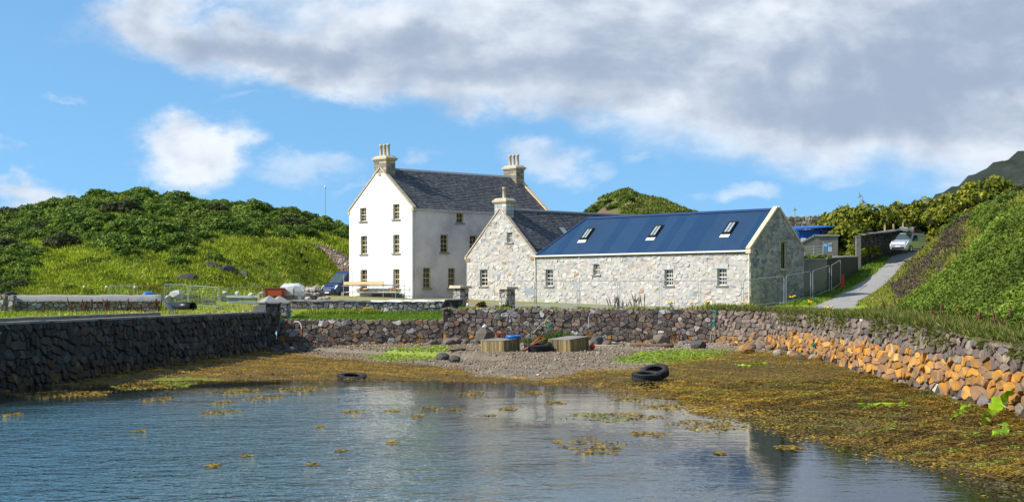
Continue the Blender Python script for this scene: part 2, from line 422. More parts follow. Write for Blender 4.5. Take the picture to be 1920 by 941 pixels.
HX = [-120, -90, -74, -63, -56, -51, -46.5, -42, -38, -32, -27.5, -23.6, -20, -10, 0, 12]
HZ = [11.5, 12.0, 12.6, 13.3, 14.5, 16.0, 15.9, 15.3, 14.9, 14.5, 14.0, 12.4, 11.4, 9.5, 7.0, 5.5]
def G(x, y):
    x = np.asarray(x, float); y = np.asarray(y, float)
    z = 3.7 + .033 * np.clip(y - 119, 0, 40)
    ped = -20.3 + .108 * (y - 64.4)
    z = z + (3.48 + .14 * sm(x, ped - 1.1, ped - 1.4) * sm(y, 96, 90) - z) * sm(x, -15.4, -16.2) * sm(y, 121, 117)
    lawn = sm(x, -16.0, -15.6) * sm(x, -4.45, -4.75) * sm(y, 117.6, 117.2)
    z = z + (2.97 + .05 * (y - 110) - z) * lawn
    zl = 3.85 + .106 * np.clip(y - 112, -3, 95)
    wl = sm(x, lane_x(y) - 7.5, lane_x(y) - 2.8) * sm(y, 106, 113)
    z = z + (zl - z) * wl
    rt = np.interp(y, _RY, _RT)
    wr = sm(x, 13.5, 15.5) * sm(y, 112, 104)
    z = z + (rt - z) * wr
    # left hill
    prof = np.interp(y, [120, 127, 140, 160, 180, 200, 235, 320, 600], [0, .02, .17, .45, .74, 1.0, 1.05, .6, .2])
    xh = x * 200.0 / np.clip(y, 150, 235)
    hz = np.interp(xh, HX, HZ) - 4.2
    lh = prof * hz * sm(x, np.interp(y, [120, 150, 162, 185], [-18, -19.5, -9, 0]), np.interp(y, [120, 150, 162, 185], [-26, -28, -22, -13]))
    z = z + lh + .35 * wob(x, y, .9) * np.clip(prof, 0, 1) * sm(x, 0, -15)
    # right bank
    dx = x - bank_foot(y)
    b = softp(dx, 1.3) * .95 - .75 * softp(dx - 7.0, .6)
    b = b * sm(y, 172, 145) 
    z = z + b * sm(y, 20, 45) + .4 * wob(x, y, 1.5) * sm(dx, .3, 3) + .25 * wob(x + 7, y, 3.6) * sm(dx, .3, 3)
    return z

def poly_dist(px, py, pts):
    best = np.full(px.shape, 1e9); bi = np.zeros(px.shape); 
    for i in range(len(pts) - 1):
        ax, ay = pts[i]; bx, by = pts[i + 1]; ux, uy = bx - ax, by - ay; L2 = ux * ux + uy * uy
        t = np.clip(((px - ax) * ux + (py - ay) * uy) / L2, 0, 1)
        d = np.hypot(px - ax - t * ux, py - ay - t * uy)
        m = d < best; best = np.where(m, d, best); bi = np.where(m, i + t, bi)
    return best, bi
def inside(px, py, pts):
    r = np.zeros(px.shape, bool); n = len(pts)
    for i in range(n):
        x1, y1 = pts[i]; x2, y2 = pts[(i + 1) % n]
        if y1 == y2: continue
        c = ((y1 > py) != (y2 > py)) & (px < (x2 - x1) * (py - y1) / (y2 - y1) + x1)
        r ^= c
    return r
WALLPTS = PIER + QUAY[1:] + RIGHT[1:]
WALLBASE = [0.3, 0.75, 1.0, 1.15] + [1.42, 1.50] + RBASE[1:]
WATERPOLY = SHORE + [(-60, -80)]
WEEDB = ([-30, -14.6, -14.3, -13.1, -7.8, -2.8, -1.4, 1, 3.6, 6.2, 9.9, 13.6, 16, 30], [110, 108, 102, 99.8, 91, 84, 74.5, 73, 79, 79, 89, 94.5, 93, 80])
def B(x, y):
    """height of the foreshore and sea bed"""
    x = np.asarray(x, float); y = np.asarray(y, float)
    dw, _ = poly_dist(x, y, SHORE); dwl, wi = poly_dist(x, y, WALLPTS)
    zb = np.interp(wi, np.arange(len(WALLBASE)), WALLBASE)
    ins = inside(x, y, WATERPOLY)
    t = dw / (dw + dwl + 1e-6)
    land = WATER + (zb - WATER) * t ** .9
    sea = WATER - .055 * dw - .0016 * dw ** 2
    z = np.where(ins, np.maximum(sea, -3.2), land)
    wd = weedf(x, y)
    z = z - .42 * np.clip(wob(x, y, 1.15) + .15, 0, 1) * sm(dw, 12, 2) * (~ins) * sm(x, 0, 3)
    z = z + .035 * wob(x, y, 4.0) * (1 - .5 * ins) + (.05 * wob(x, y, 7.0) + .05 * np.abs(wob(x + 9, y, 3.1))) * wd * sm(dw, 0, 3)
    return z
def weedf(x, y):
    yb = np.interp(x, *WEEDB) + 1.6 * wob(x, y, 2.2)
    return sm(np.asarray(y, float), yb + 1.5, yb - 1.5)
def algaef(x, y):
    r = np.zeros(np.shape(x))
    for cx, cy, rx, ry, k in ((-6.2, 99.0, 2.5, 6.5, .10), (9.0, 90.5, 3.0, 7.5, .22), (-15.0, 74.0, 2.2, 1.5, 0)):
        d = ((x - cx - k * (y - cy)) / rx) ** 2 + ((y - cy) / ry) ** 2 + .5 * wob(x, y, 3.3)
        r = np.maximum(r, sm(d, 1.1, .6))
    return r

def grid_faces(nu, nv):
    i = np.arange(nu * nv).reshape(nu, nv)
    return np.stack([i[:-1, :-1], i[1:, :-1], i[1:, 1:], i[:-1, 1:]], -1).reshape(-1, 4)
def mixarr(a, b, t): return a * (1 - t[..., None]) + np.asarray(b) * t[..., None]

def build_ground():
    st = []
    def seg(p, q, step, a0, a1):
        n = max(1, int(math.hypot(q[0] - p[0], q[1] - p[1]) / step))
        for i in range(n):
            t = i / n; st.append((p[0] + (q[0] - p[0]) * t, p[1] + (q[1] - p[1]) * t, a0 + (a1 - a0) * t))
    seg(PIER[0], PIER[1], 3, 180, 180); seg(PIER[1], PIER[2], .6, 180, 180)
    for i in range(60): st.append((PIER[2][0], PIER[2][1], 180 - 80 * i / 60))
    seg(PIER[2], PIER[3], .7, 100, 95)
    seg(QUAY[0], (-4.9, 110), .4, 95, 90); seg((-4.9, 110), (-4.3, 110), .1, 90, 90); seg((-4.3, 110), QUAY[2], .5, 90, 88)
    for a, b, t0, t1, s in ((0, 1, 88, 35, .07), (1, 2, 35, 4, .3), (2, 3, 4, 0, .6), (3, 4, 0, 0, .6), (4, 5, 0, 0, .6), (5, 6, 0, 0, .6), (6, 7, 0, -5, 1.2), (7, 8, -5, -30, 3)):
        seg(RIGHT[a], RIGHT[b], s, t0, t1)
    st = np.array(st)
    v = np.concatenate([[.2, .24, .36, .6, .9], np.arange(1.3, 14, .45), np.arange(14, 40, 1.0), np.arange(40, 150, 2.2), [160, 180, 220, 300, 450, 800, 1600, 4000, 9000]])
    a = np.radians(st[:, 2])[:, None]
    X = st[:, 0][:, None] + np.cos(a) * v; Y = st[:, 1][:, None] + np.sin(a) * v
    Z = G(X, Y); far = sm(np.hypot(X, Y), 300, 900); Z = Z * (1 - far) + 2.0 * far
    Z = Z - .35 * (sm(np.abs(X - lane_x(Y)), 2.0, 1.4)) * sm(Y, 108, 110) * sm(Y, 178, 172)
    Z[:, 0] -= .2
    n = wob(X, Y, .8) * .5 + .5; n2 = wob(X + 40, Y, 2.7) * .5 + .5
    grass = mixarr(np.broadcast_to(np.array([.15, .215, .016]), X.shape + (3,)).copy(), (.24, .27, .024), n2)
    dry = np.array([.21, .17, .06]); C = mixarr(grass, dry, sm(n, .62, .95) * .6)
    quay = sm(X, -4.8, -4.4) * sm(Y, 131, 126) * sm(X, 17.5, 14.5) * sm(Y, 105, 107)
    C = mixarr(C, (.26, .24, .20), quay * sm(n2, .0, .5) * .8)
    build = sm(X, -21, -19.5) * sm(Y, 119, 121) * sm(Y, 156, 150) * sm(X, 3, 0)
    C = mixarr(C, (.27, .22, .14), build * .65)
    edge = sm(X - np.interp(Y, _RY, _RX), 2.2, 1.2) * sm(X, 12, 14) * sm(Y, 109, 107); C = mixarr(C, (.15, .145, .05), edge * .85)
    bankm = sm(X - bank_foot(Y), .5, 3) * sm(Y, 180, 160)
    C = mixarr(C, (.13, .15, .03), bankm * .8)
    hill = sm(Y, 165, 185) * sm(X, -5, -20); C = mixarr(C, (.05, .085, .02), hill * .75)
    me = np_mesh('ground', np.stack([X, Y, Z], -1).reshape(-1, 3), grid_faces(*X.shape)[:, ::-1], 'ground', True, C.reshape(-1, 3))
    tag(link('ground', me), kind='structure')
build_ground()

def build_beach():
    xs = np.concatenate([[-900, -300, -120, -60, -40, -30], np.arange(-26, 19.5, .3), [22, 28]])
    ys = np.concatenate([[-300, -100, -30, 0, 12], np.arange(20, 60, .7), np.arange(60, 111.2, .35)])
    X, Y = np.meshgrid(xs, ys, indexing='ij'); Z = B(X, Y)
    Z = np.where((X > 17) | (Y > 110.6), np.minimum(Z, 1.2), Z)
    wd = weedf(X, Y); al = algaef(X, Y); n = wob(X, Y, 3) * .5 + .5
    dw, _ = poly_dist(X, Y, SHORE); ins = inside(X, Y, WATERPOLY)
    C = mixarr(np.broadcast_to(np.array([.16, .125, .085]), X.shape + (3,)).copy(), (.22, .18, .13), n)
    C = mixarr(C, (.28, .245, .195), sm(Y, 98, 106) * .7 * sm(X, -3, 2))
    C = mixarr(C, (.135, .085, .016), wd); C = mixarr(C, (.09, .055, .012), wd * n * .6)
    C = mixarr(C, (.22, .30, .02), al * .75)
    deep = np.where(ins, sm(dw, 0, 9), 0); C = mixarr(C, (.018, .045, .042), deep)
    me = np_mesh('beach', np.stack([X, Y, Z], -1).reshape(-1, 3), grid_faces(*X.shape), 'beach', True, C.reshape(-1, 3))
    tag(link('beach', me), kind='structure')
build_beach()

def build_water():
    xs = np.concatenate([[-900, -300, -120, -60, -40], np.arange(-30, 19, .8), [22, 26]])
    ys = np.concatenate([[-400, -100, -30, 0, 10], np.arange(18, 100, .8)])
    X, Y = np.meshgrid(xs, ys, indexing='ij')
    dw, _ = poly_dist(X, Y, SHORE); ins = inside(X, Y, WATERPOLY)
    d = np.where(ins, dw, 0)
    # wind ripple: open water is rough, a calm lane lies off the shore and inside the weed spit
    calm = sm(X - .22 * (Y - 40), 3.2, 6.5) * sm(Y, 33, 40)
    amt = .05 + .95 * sm(d + 2.2 * wob(X, Y, 1.1), 4.0, 15.0)
    amt = amt * (1 - .55 * calm) * (.72 + .34 * wob(X, Y, .5))
    dep = .85 * sm(d, 1.5, 14)
    C = np.stack([amt, dep, amt], -1)
    me = np_mesh('water', np.stack([X, Y, np.full(X.shape, WATER)], -1).reshape(-1, 3), grid_faces(*X.shape), 'water', True, C.reshape(-1, 3))
    tag(link('water', me), kind='structure')
build_water()

def build_lane():
    ys = np.arange(109.2, 174, .8); V = []; F = []
    for i, y in enumerate(ys):
        w0 = 1.75 + .25 * math.sin(y * .9) * .4 + (1.6 * max(0, 1 - (y - 109.2) / 6)); w1 = 1.75 + .1 * math.sin(y * .7)
        dxdy = float(lane_x(y + .5) - lane_x(y - .5)); t = Vector((1, -dxdy, 0)).normalized()
        for j in range(9):
            s = -w0 + (w0 + w1) * j / 8; p = Vector((float(lane_x(y)), y, 0)) + t * s
            zc = float(G(np.array(lane_x(y)), np.array(y))); V.append((p.x, p.y, zc + .03 - .012 * abs(j - 4) ** 1.5 * .5 + .012 * math.sin(j * 2.2 + y)))
        if i:
            for j in range(8): F.append(((i - 1) * 9 + j, (i - 1) * 9 + j + 1, i * 9 + j + 1, i * 9 + j))
    tag(wobj('lane', V, F, 'lane', None, True), kind='structure')
build_lane()

def build_hills():
    # grassy knoll behind the roofs
    xs = np.arange(2, 44, .7); ys = np.arange(238, 300, .9); X, Y = np.meshgrid(xs, ys, indexing='ij')
    sk = np.interp(X * 262 / Y, [4, 8.5, 11.3, 12.5, 14.5, 17.0, 18.8, 20.0, 22, 24.7, 27, 30.7, 36, 44], [4, 10, 17.3, 18.9, 20.4, 21.5, 21.9, 21.2, 20.6, 19.9, 18.9, 17.6, 15.0, 11])
    py = np.interp(Y, [238, 250, 262, 275, 300], [.35, .8, 1.0, .96, .5])
    Z = 4 + (sk - 4) * py + .25 * wob(X, Y, 1.6) + .15 * wob(X, Y, 4.1)
    n = wob(X, Y, 1.1) * .5 + .5
    C = mixarr(np.broadcast_to(np.array([.085, .135, .02]), X.shape + (3,)).copy(), (.15, .155, .03), n)
    rock = sm(X, 17.5, 14.5) * sm(Z, 20.4, 19.3); C = mixarr(C, (.16, .10, .075), rock * .9)
    tag(link('hill', np_mesh('hill', np.stack([X, Y, Z], -1).reshape(-1, 3), grid_faces(*X.shape), 'ground', True, C.reshape(-1, 3))), kind='structure')
    # far dark mountain on the right, and a low one left of it
    def ridge(name, pts, Y0, depth, rough):
        xs = np.linspace((pts[0][0] - 960) / FPX * Y0, (pts[-1][0] - 960) / FPX * Y0, 120); ys = np.linspace(-1, 1, 30)
        U, Vv = np.meshgrid(xs, ys, indexing='ij')
        top = np.interp(U, [(p[0] - 960) / FPX * Y0 for p in pts], [EYE.z + (555 - p[1]) / FPX * Y0 for p in pts])
        k = 60.0 / Y0 * 10
        Z = top * (1 - np.abs(Vv) ** 1.25) + rough * (wob(U, Vv * depth, k) + .5 * wob(U, Vv * depth, k * 3.1)) + 5
        tag(link(name, np_mesh(name, np.stack([U, Y0 + Vv * depth, Z], -1).reshape(-1, 3), grid_faces(*U.shape), 'mountain', True)), kind='structure')
    ridge('mountain', [(1600, 470), (1700, 415), (1760, 375), (1790, 360), (1830, 335), (1870, 315), (1900, 300), (1940, 285), (2000, 255), (2150, 200), (2400, 190), (2700, 330), (3000, 500)], 1500, 420, 5)
    ridge('mountain', [(1440, 465), (1500, 436), (1540, 420), (1575, 407), (1600, 409), (1650, 415), (1720, 425), (1800, 440), (1900, 470)], 900, 160, 1.2)
build_hills()

# ---------------------------------------------------------------- rubble walls: stones laid as separate pieces
def clip(poly, nx, ny, c):
    out = []; n = len(poly)
    for i in range(n):
        p = poly[i]; q = poly[(i + 1) % n]; dp = p[0] * nx + p[1] * ny - c; dq = q[0] * nx + q[1] * ny - c
        if dp <= 0: out.append(p)
        if (dp < 0 < dq) or (dq < 0 < dp):
            t = dp / (dp - dq); out.append((p[0] + (q[0] - p[0]) * t, p[1] + (q[1] - p[1]) * t))
    return out
def area(poly):
    return abs(sum(poly[i][0] * poly[(i + 1) % len(poly)][1] - poly[(i + 1) % len(poly)][0] * poly[i][1] for i in range(len(poly)))) / 2
def rubble(u0, u1, v0, v1, su, sv, rg, jit=.34, drop=.10, split=.08, jv=None):
    """irregular coursed stones filling a rectangle: polygons in (u, v)"""
    nu = max(1, round((u1 - u0) / su)); nv = max(1, round((v1 - v0) / sv)); su = (u1 - u0) / nu; sv = (v1 - v0) / nv
    cell = {}; seeds = []
    for r in range(-1, nv + 1):
        for i in range(-1, nu + 1):
            if 0 <= r < nv and rg.random() < drop: continue
            k = 2 if rg.random() < split else 1
            for _ in range(k):
                p = (i + .5 + (.5 if r % 2 else 0) + rg.uniform(-jit, jit) * 1.25, r + .5 + rg.uniform(-1, 1) * (jit if jv is None else jv))
                cell.setdefault((int(math.floor(p[0])), int(math.floor(p[1]))), []).append(p); seeds.append(p)
    res = []
    for p in seeds:
        if not (-.02 < p[0] < nu + .02 and -.02 < p[1] < nv + .02): continue
        a, b = int(math.floor(p[0])), int(math.floor(p[1])); nb = []
        for i in range(a - 2, a + 3):
            for j in range(b - 2, b + 3):
                for q in cell.get((i, j), ()):
                    d = (q[0] - p[0]) ** 2 + (q[1] - p[1]) ** 2
                    if d > 1e-9: nb.append((d, q))
        nb.sort()
        poly = [(max(0, p[0] - 1.6), max(0, p[1] - 1.3)), (min(nu, p[0] + 1.6), max(0, p[1] - 1.3)), (min(nu, p[0] + 1.6), min(nv, p[1] + 1.3)), (max(0, p[0] - 1.6), min(nv, p[1] + 1.3))]
        for d, q in nb:
            mr = max((x - p[0]) ** 2 + (y - p[1]) ** 2 for x, y in poly)
            if d > 4.01 * mr: break
            nx, ny = q[0] - p[0], q[1] - p[1]
            poly = clip(poly, nx, ny, nx * (p[0] + q[0]) / 2 + ny * (p[1] + q[1]) / 2)
            if len(poly) < 3: break
        if len(poly) >= 3: res.append([(u0 + x * su, v0 + y * sv) for x, y in poly])
    return res
def stone_geo(poly, joint, depth, pos, rg, back=-.05, cham=.2, face=.86):
    """one stone: chamfered outline, rounded face; pos(u, v, d) -> world"""
    n = len(poly); cu = sum(p[0] for p in poly) / n; cv = sum(p[1] for p in poly) / n
    rm = math.sqrt(max(area(poly), 1e-6) / math.pi); k = max(.5, 1 - joint / rm)
    pts = []
    for i in range(n):
        a, b, c = poly[i - 1], poly[i], poly[(i + 1) % n]
        la = math.hypot(a[0] - b[0], a[1] - b[1]); lc = math.hypot(c[0] - b[0], c[1] - b[1]); ch = rm * cham
        if la < rm * .35 or lc < rm * .35: pts.append(b); continue
        pts.append((b[0] + (a[0] - b[0]) * min(.4, ch / la), b[1] + (a[1] - b[1]) * min(.4, ch / la)))
        pts.append((b[0] + (c[0] - b[0]) * min(.4, ch / lc), b[1] + (c[1] - b[1]) * min(.4, ch / lc)))
    pts = pts[:11]
    tu, tv = rg.uniform(-.22, .22), rg.uniform(-.22, .22); m = len(pts); vs = []
    for d, s in ((back, 1.0), (depth * .6, .99), (depth, face)):
        for x, y in pts:
            du, dv = (x - cu) * k * s, (y - cv) * k * s
            vs.append(pos(cu + du, cv + dv, d + ((tu * du + tv * dv) * .8 + rg.uniform(-.06, .06) * rm if d > 0 else 0)))
    fs = []
    for r in (0, 1):
        fs += [(r * m + i, r * m + (i + 1) % m, (r + 1) * m + (i + 1) % m, (r + 1) * m + i) for i in range(m)]
    fs.append(tuple(range(2 * m, 3 * m)))
    return vs, fs, (cu, cv)
def lay_stones(parent, polys, joint, dlo, dhi, pos, colf, rg, mat='stone', limit=300, rank=None):
    """the largest (as seen) become single stone objects, the rest one joined part"""
    items = []
    for p in polys:
        a = area(p)
        if a < .0025: continue
        items.append((a if rank is None else a * rank(p), p))
    items.sort(key=lambda t: -t[0])
    rest = MB()
    for k, (a, p) in enumerate(items):
        vs, fs, c = stone_geo(p, joint, rg.uniform(dlo, dhi), pos, rg); col = colf(c[0], c[1], rg)
        lich = col[0] > 4 * col[2]; cl = []
        for _ in vs:
            j = rg.uniform(.78, 1.22); e = (.17, .125, .09) if lich and rg.random() < .26 else col; cl.append((e[0] * j, e[1] * j, e[2] * j))
        if k < limit: wobj('stone', vs, fs, mat, parent, False, cl)
        else: rest.add(vs, fs); rest.c += cl
    if rest.v: tag(rest.obj('small_stones', mat, parent, False), kind='stuff')

def path_frame(path):
    """arc length frame along a plan polyline; outward normal is to the right of the walking direction"""
    P = [Vector((p[0], p[1], 0)) for p in path]; L = [0.0]
    for i in range(1, len(P)): L.append(L[-1] + (P[i] - P[i - 1]).length)
    T = [(P[min(i + 1, len(P) - 1)] - P[max(i - 1, 0)]).normalized() for i in range(len(P))]
    def fr(u):
        u = min(max(u, 0.0), L[-1]); i = 0
        while i < len(L) - 2 and u > L[i + 1]: i += 1
        t = (u - L[i]) / (L[i + 1] - L[i]); p = P[i].lerp(P[i + 1], t); d = T[i].lerp(T[i + 1], t).normalized() if len(P) > 2 else T[0]
        return p, d, Vector((d.y, -d.x, 0)), i + t
    return fr, L
def rubble_wall(name, label, path, tops, bases, su, sv, colf, dlo=.05, dhi=.14, joint=.022, core='mortar_dark', thick=.5, batter=.06, seed=1,
                mat='stone', drop=.1, jit=.34, group=None, caps=True, cat='stone wall', limit=300, both=False, rank=None, rag=.06, uclip=None, warp=None):
    rg = random.Random(seed); fr, L = path_frame(path)
    top = lambda u: float(np.interp(fr(u)[3], range(len(tops)), tops)); bas = lambda u: float(np.interp(fr(u)[3], range(len(bases)), bases))
    def pos(u, v, d):
        p, t, n, _ = fr(u); q = p + n * (d - (v - bas(u)) * batter); return Vector((q.x, q.y, v))
    p0 = fr(L[-1] / 2)[0]; r = root(name, (p0.x, p0.y, min(bases)), label, cat, group)
    # core behind the joints
    c = MB(); N = max(2, int(L[-1] / .8)); vs = []; fs = []
    for i in range(N + 1):
        u = L[-1] * i / N; p, t, n, _ = fr(u); zt, zb = top(u) - .04, bas(u) - .4
        a = pos(u, zb, -.03); b = pos(u, zt, -.03); e = b - n * thick; f = Vector((e.x, e.y, zb)); vs += [a, b, e, f]
        if i: k = 4 * (i - 1); fs += [(k + j, k + 4 + j, k + 4 + (j + 1) % 4, k + (j + 1) % 4) for j in range(3)]
    fs += [(0, 1, 2, 3), (4 * N + 3, 4 * N + 2, 4 * N + 1, 4 * N)]
    wobj('core', vs, fs, core, r)
    polys = []
    zmin, zmax = min(bases), max(tops)
    uw = np.linspace(0, L[-1], 400); sw_ = np.concatenate([[0], np.cumsum(np.diff(uw) / np.array([warp(q) if warp else 1.0 for q in uw[:-1]]))])
    for p in rubble(0, float(sw_[-1]), zmin, zmax, su, sv, rg, jit, drop):
        p = [(float(np.interp(a, sw_, uw)), b) for a, b in p]
        cu = sum(q[0] for q in p) / len(p); cv = sum(q[1] for q in p) / len(p); zt, zb = top(cu), bas(cu)
        if cv > zt + rag or cv < zb - .1: continue
        if uclip and not uclip(cu): continue
        lim = zt + rg.uniform(-.03, rag); p = clip(p, 0, 1, lim); p = clip(p, 0, -1, -(zb - .25))
        if len(p) >= 3: polys.append(p)
    lay_stones(r, polys, joint, dlo, dhi, pos, colf, rg, mat, limit, rank)
    if both:
        posb = lambda u, v, d: pos(u, v, -thick - d - .02)
        lay_stones(r, rubble(0, L[-1], zmin, zmax, su * 1.6, sv * 1.6, rg, jit, drop), joint, dlo, dhi, posb, colf, rg, mat, 0)
    if caps:                                      # loose top course breaking the outline
        m = MB(); u = 0.0
        while u < L[-1]:
            w = rg.uniform(.6, 1.3) * su; p, t, n, _ = fr(min(u + w / 2, L[-1])); k = rg.uniform(.5, 1.0)
            if uclip is None or uclip(u):
                ro = rock_arrays(rg.randrange(5)); z = top(u); col = colf(u, z, rg)
                q = pos(min(u + w / 2, L[-1]), z, 0) - n * rg.uniform(.1, .3)
                m.add([q + t * (a * w * .52) + n * (b * rg.uniform(.2, .22)) + Vector((0, 0, cz * sv * .42 * k)) for a, b, cz in ro[0]], ro[1], col)
            u += w
        if m.v: tag(m.obj('top_stones', mat, r, True), kind='stuff')
    WL[r] = Vector(r.location)
    return r, pos, fr, L

_ROCKS = {}
def rock_arrays(k):
    if k in _ROCKS: return _ROCKS[k]
    import bmesh
    bm = bmesh.new(); bmesh.ops.create_icosphere(bm, subdivisions=2 if k >= 100 else 1, radius=1)
    rg = random.Random(k + 31); off = Vector((rg.random() * 50, rg.random() * 50, 3))
    cuts = [(Vector((rg.gauss(0, 1), rg.gauss(0, 1), rg.gauss(0, 1))).normalized(), rg.uniform(.55, .85)) for _ in range(7)]
    vs = []
    for v in bm.verts:
        p = v.co * (1 + .25 * mnoise.noise(v.co * 1.3 + off))
        for nrm, dd in cuts:
            e = p.dot(nrm) - dd
            if e > 0: p = p - nrm * e * .85
        vs.append(tuple(p))
    fs = [tuple(v.index for v in f.verts) for f in bm.faces]; bm.free()
    _ROCKS[k] = (vs, fs); return _ROCKS[k]

def pick(pal, rg, j=.18):
    c = rg.choices([p[0] for p in pal], [p[1] for p in pal])[0]; k = 1 + rg.uniform(-j, j)
    return (c[0] * k * (1 + rg.uniform(-.05, .05)), c[1] * k, c[2] * k * (1 + rg.uniform(-.06, .06)))
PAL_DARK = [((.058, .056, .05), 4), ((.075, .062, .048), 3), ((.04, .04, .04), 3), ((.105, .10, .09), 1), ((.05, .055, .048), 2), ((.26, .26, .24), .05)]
PAL_BROWN = [((.185, .14, .105), 4), ((.145, .108, .085), 4), ((.235, .18, .135), 3), ((.14, .12, .11), 2), ((.32, .29, .26), 1.2), ((.26, .15, .10), 1), ((.45, .42, .38), .4)]
PAL_LICHEN = [((.45, .21, .035), 4), ((.37, .165, .03), 3), ((.36, .19, .07), 2), ((.26, .15, .08), 1.5), ((.58, .30, .07), 1)]
PAL_WET = [((.06, .048, .034), 4), ((.08, .058, .03), 3), ((.04, .036, .03), 3), ((.11, .072, .022), 2)]
PAL_GARDEN = [((.25, .235, .205), 4), ((.19, .18, .165), 4), ((.31, .29, .255), 3), ((.145, .14, .13), 2), ((.27, .20, .14), 1), ((.40, .38, .35), .8)]
PAL_HOUSE = [((.475, .435, .385), 6), ((.43, .405, .38), 4), ((.52, .475, .42), 5), ((.38, .37, .365), 2), ((.31, .31, .325), .9), ((.45, .375, .29), 1.6), ((.37, .23, .13), .45), ((.57, .53, .49), 2)]
PAL_PIERGARDEN = [((.30, .25, .19), 4), ((.36, .31, .25), 3), ((.22, .19, .16), 3), ((.45, .41, .36), 2), ((.33, .20, .11), 1)]

nearer = lambda pos: (lambda p: 1.0)
def build_walls():
    # left pier
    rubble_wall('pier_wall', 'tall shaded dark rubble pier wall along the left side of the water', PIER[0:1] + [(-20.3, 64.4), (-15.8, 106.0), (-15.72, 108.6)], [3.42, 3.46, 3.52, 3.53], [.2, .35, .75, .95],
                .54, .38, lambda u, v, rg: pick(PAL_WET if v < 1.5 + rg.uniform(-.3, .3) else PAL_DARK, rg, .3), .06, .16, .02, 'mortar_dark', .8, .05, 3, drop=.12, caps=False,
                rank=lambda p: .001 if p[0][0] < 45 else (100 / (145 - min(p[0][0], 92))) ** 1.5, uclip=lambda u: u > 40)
    # low quay wall under the grass strip
    def cq(u, v, rg):
        return pick(PAL_LICHEN if (v < 2.0 + rg.uniform(-.3, .1) and rg.random() < .22) else PAL_BROWN, rg, .25)
    rubble_wall('low_quay_wall', 'low brown rubble sea wall below the bright grass strip', [(-15.9, 109.9), (-10, 110.05), (-4.35, 110.0)], [2.98, 2.98, 2.96], [1.22, 1.3, 1.40], .42, .30, cq, .04, .12, .010, 'mortar_brown', .5, .08, 5, drop=.16)
    rubble_wall('quay_wall', 'long brown rubble quay wall in front of the stone barn', [(-4.62, 109.9), (4, 109.6), (13.75, 108.75)], [3.72, 3.72, 3.72], [1.42, 1.5, 1.5], .36, .28, cq, .04, .12, .010, 'mortar_brown', .6, .08, 8, drop=.16)
    # return of the quay where it steps up from the grass
    rubble_wall('quay_return_wall', 'short end of the quay wall stepping down to the grass strip', [(-4.66, 117.0), (-4.66, 109.95)], [3.72, 3.72], [2.7, 2.7], .5, .36, cq, .04, .1, .025, 'mortar_dark', .5, .0, 9)
    def cr(u, v, rg):
        lo = float(np.interp(u, [0, 6, 19, 36, 50, 70], [1.45, 1.45, 1.45, 1.42, 1.42, 1.42])); hi = float(np.interp(u, [0, 6, 19, 36, 50, 70], [2.05, 2.25, 2.5, 2.48, 2.42, 2.4]))
        lo -= .12; e = rg.uniform(-.18, .18)
        if v < lo + e: return pick(PAL_WET if rg.random() < .8 else PAL_BROWN, rg, .3)
        if v < hi + e: return pick(PAL_LICHEN if rg.random() < min(.97, .45 + u / 24) else PAL_BROWN, rg, .25)
        return pick(PAL_BROWN[:4] if rg.random() < .9 else PAL_BROWN, rg, .3)
    rubble_wall('harbour_wall', 'rubble harbour wall on the right with a band of orange lichen', RIGHT, RTOP, RBASE, .36, .28, cr, .06, .2, .013, 'mortar_dark', .6, .1, 12, drop=.2,
                rank=lambda p: 1 if 18 < p[0][0] < 62 else .05, uclip=lambda u: u < 75, warp=lambda u: 1 + .95 * min(1, max(0, (u - 6) / 12)))
    # garden wall with cement cap behind the grass strip
    cg = lambda u, v, rg: pick(PAL_GARDEN, rg, .25)
    r, pos, fr, L = rubble_wall('garden_wall', 'grey rubble garden wall behind the grass strip with cement cap', [(-16.2, 117.6), (-10, 117.4), (-4.9, 117.2)], [4.28, 4.22, 4.26], [3.2, 3.2, 3.2], .36, .27, cg, .03, .08, .018, 'mortar_brown', .45, .02, 15, caps=False)
    def coping(par, a, b, w, h, mt, n=14, seed=2, jag=.025):
        rg = random.Random(seed); A = Vector(a); Bv = Vector(b); t = (Bv - A); L = t.length; t.normalize(); nn = Vector((t.y, -t.x, 0)); m = MB(); vs = []; fs = []
        for i in range(n + 1):
            p = A + t * (L * i / n); k = [rg.uniform(-jag, jag) for _ in range(5)]
            vs += [p + nn * (w / 2 + .04 + k[0]) + Vector((0, 0, k[4])), p + nn * (w / 2 + k[1]) + Vector((0, 0, h * .6 + k[1])), p + Vector((0, 0, h + k[2])), p - nn * (w / 2 + k[3]) + Vector((0, 0, h * .6 + k[3])), p - nn * (w / 2 + .04)]
            if i: q = 5 * (i - 1); fs += [(q + j, q + 5 + j, q + 6 + j, q + 1 + j) for j in range(4)]
        fs += [(4, 3, 2, 1, 0), tuple(5 * n + j for j in range(5))]
        o = wobj('coping', vs, fs, mt, par); return o
    build_walls.coping = coping
    coping(r, (-16.3, 117.85, 4.22), (-10.2, 117.62, 4.18), .55, .13, 'concrete_dark'); coping(r, (-10.2, 117.62, 4.17), (-4.85, 117.42, 4.22), .5, .12, 'whitewash', jag=.04, seed=5)
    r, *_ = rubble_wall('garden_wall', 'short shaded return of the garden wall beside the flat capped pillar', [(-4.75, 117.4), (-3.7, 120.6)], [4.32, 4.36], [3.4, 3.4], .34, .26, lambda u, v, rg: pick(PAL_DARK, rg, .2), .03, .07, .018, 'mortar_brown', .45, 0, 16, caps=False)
    coping(r, (-4.95, 117.3, 4.28), (-3.9, 120.7, 4.32), .6, .1, 'concrete_dark', 6)
    # cement capped wall on the pier
    cp = lambda u, v, rg: pick(PAL_PIERGARDEN, rg, .25)
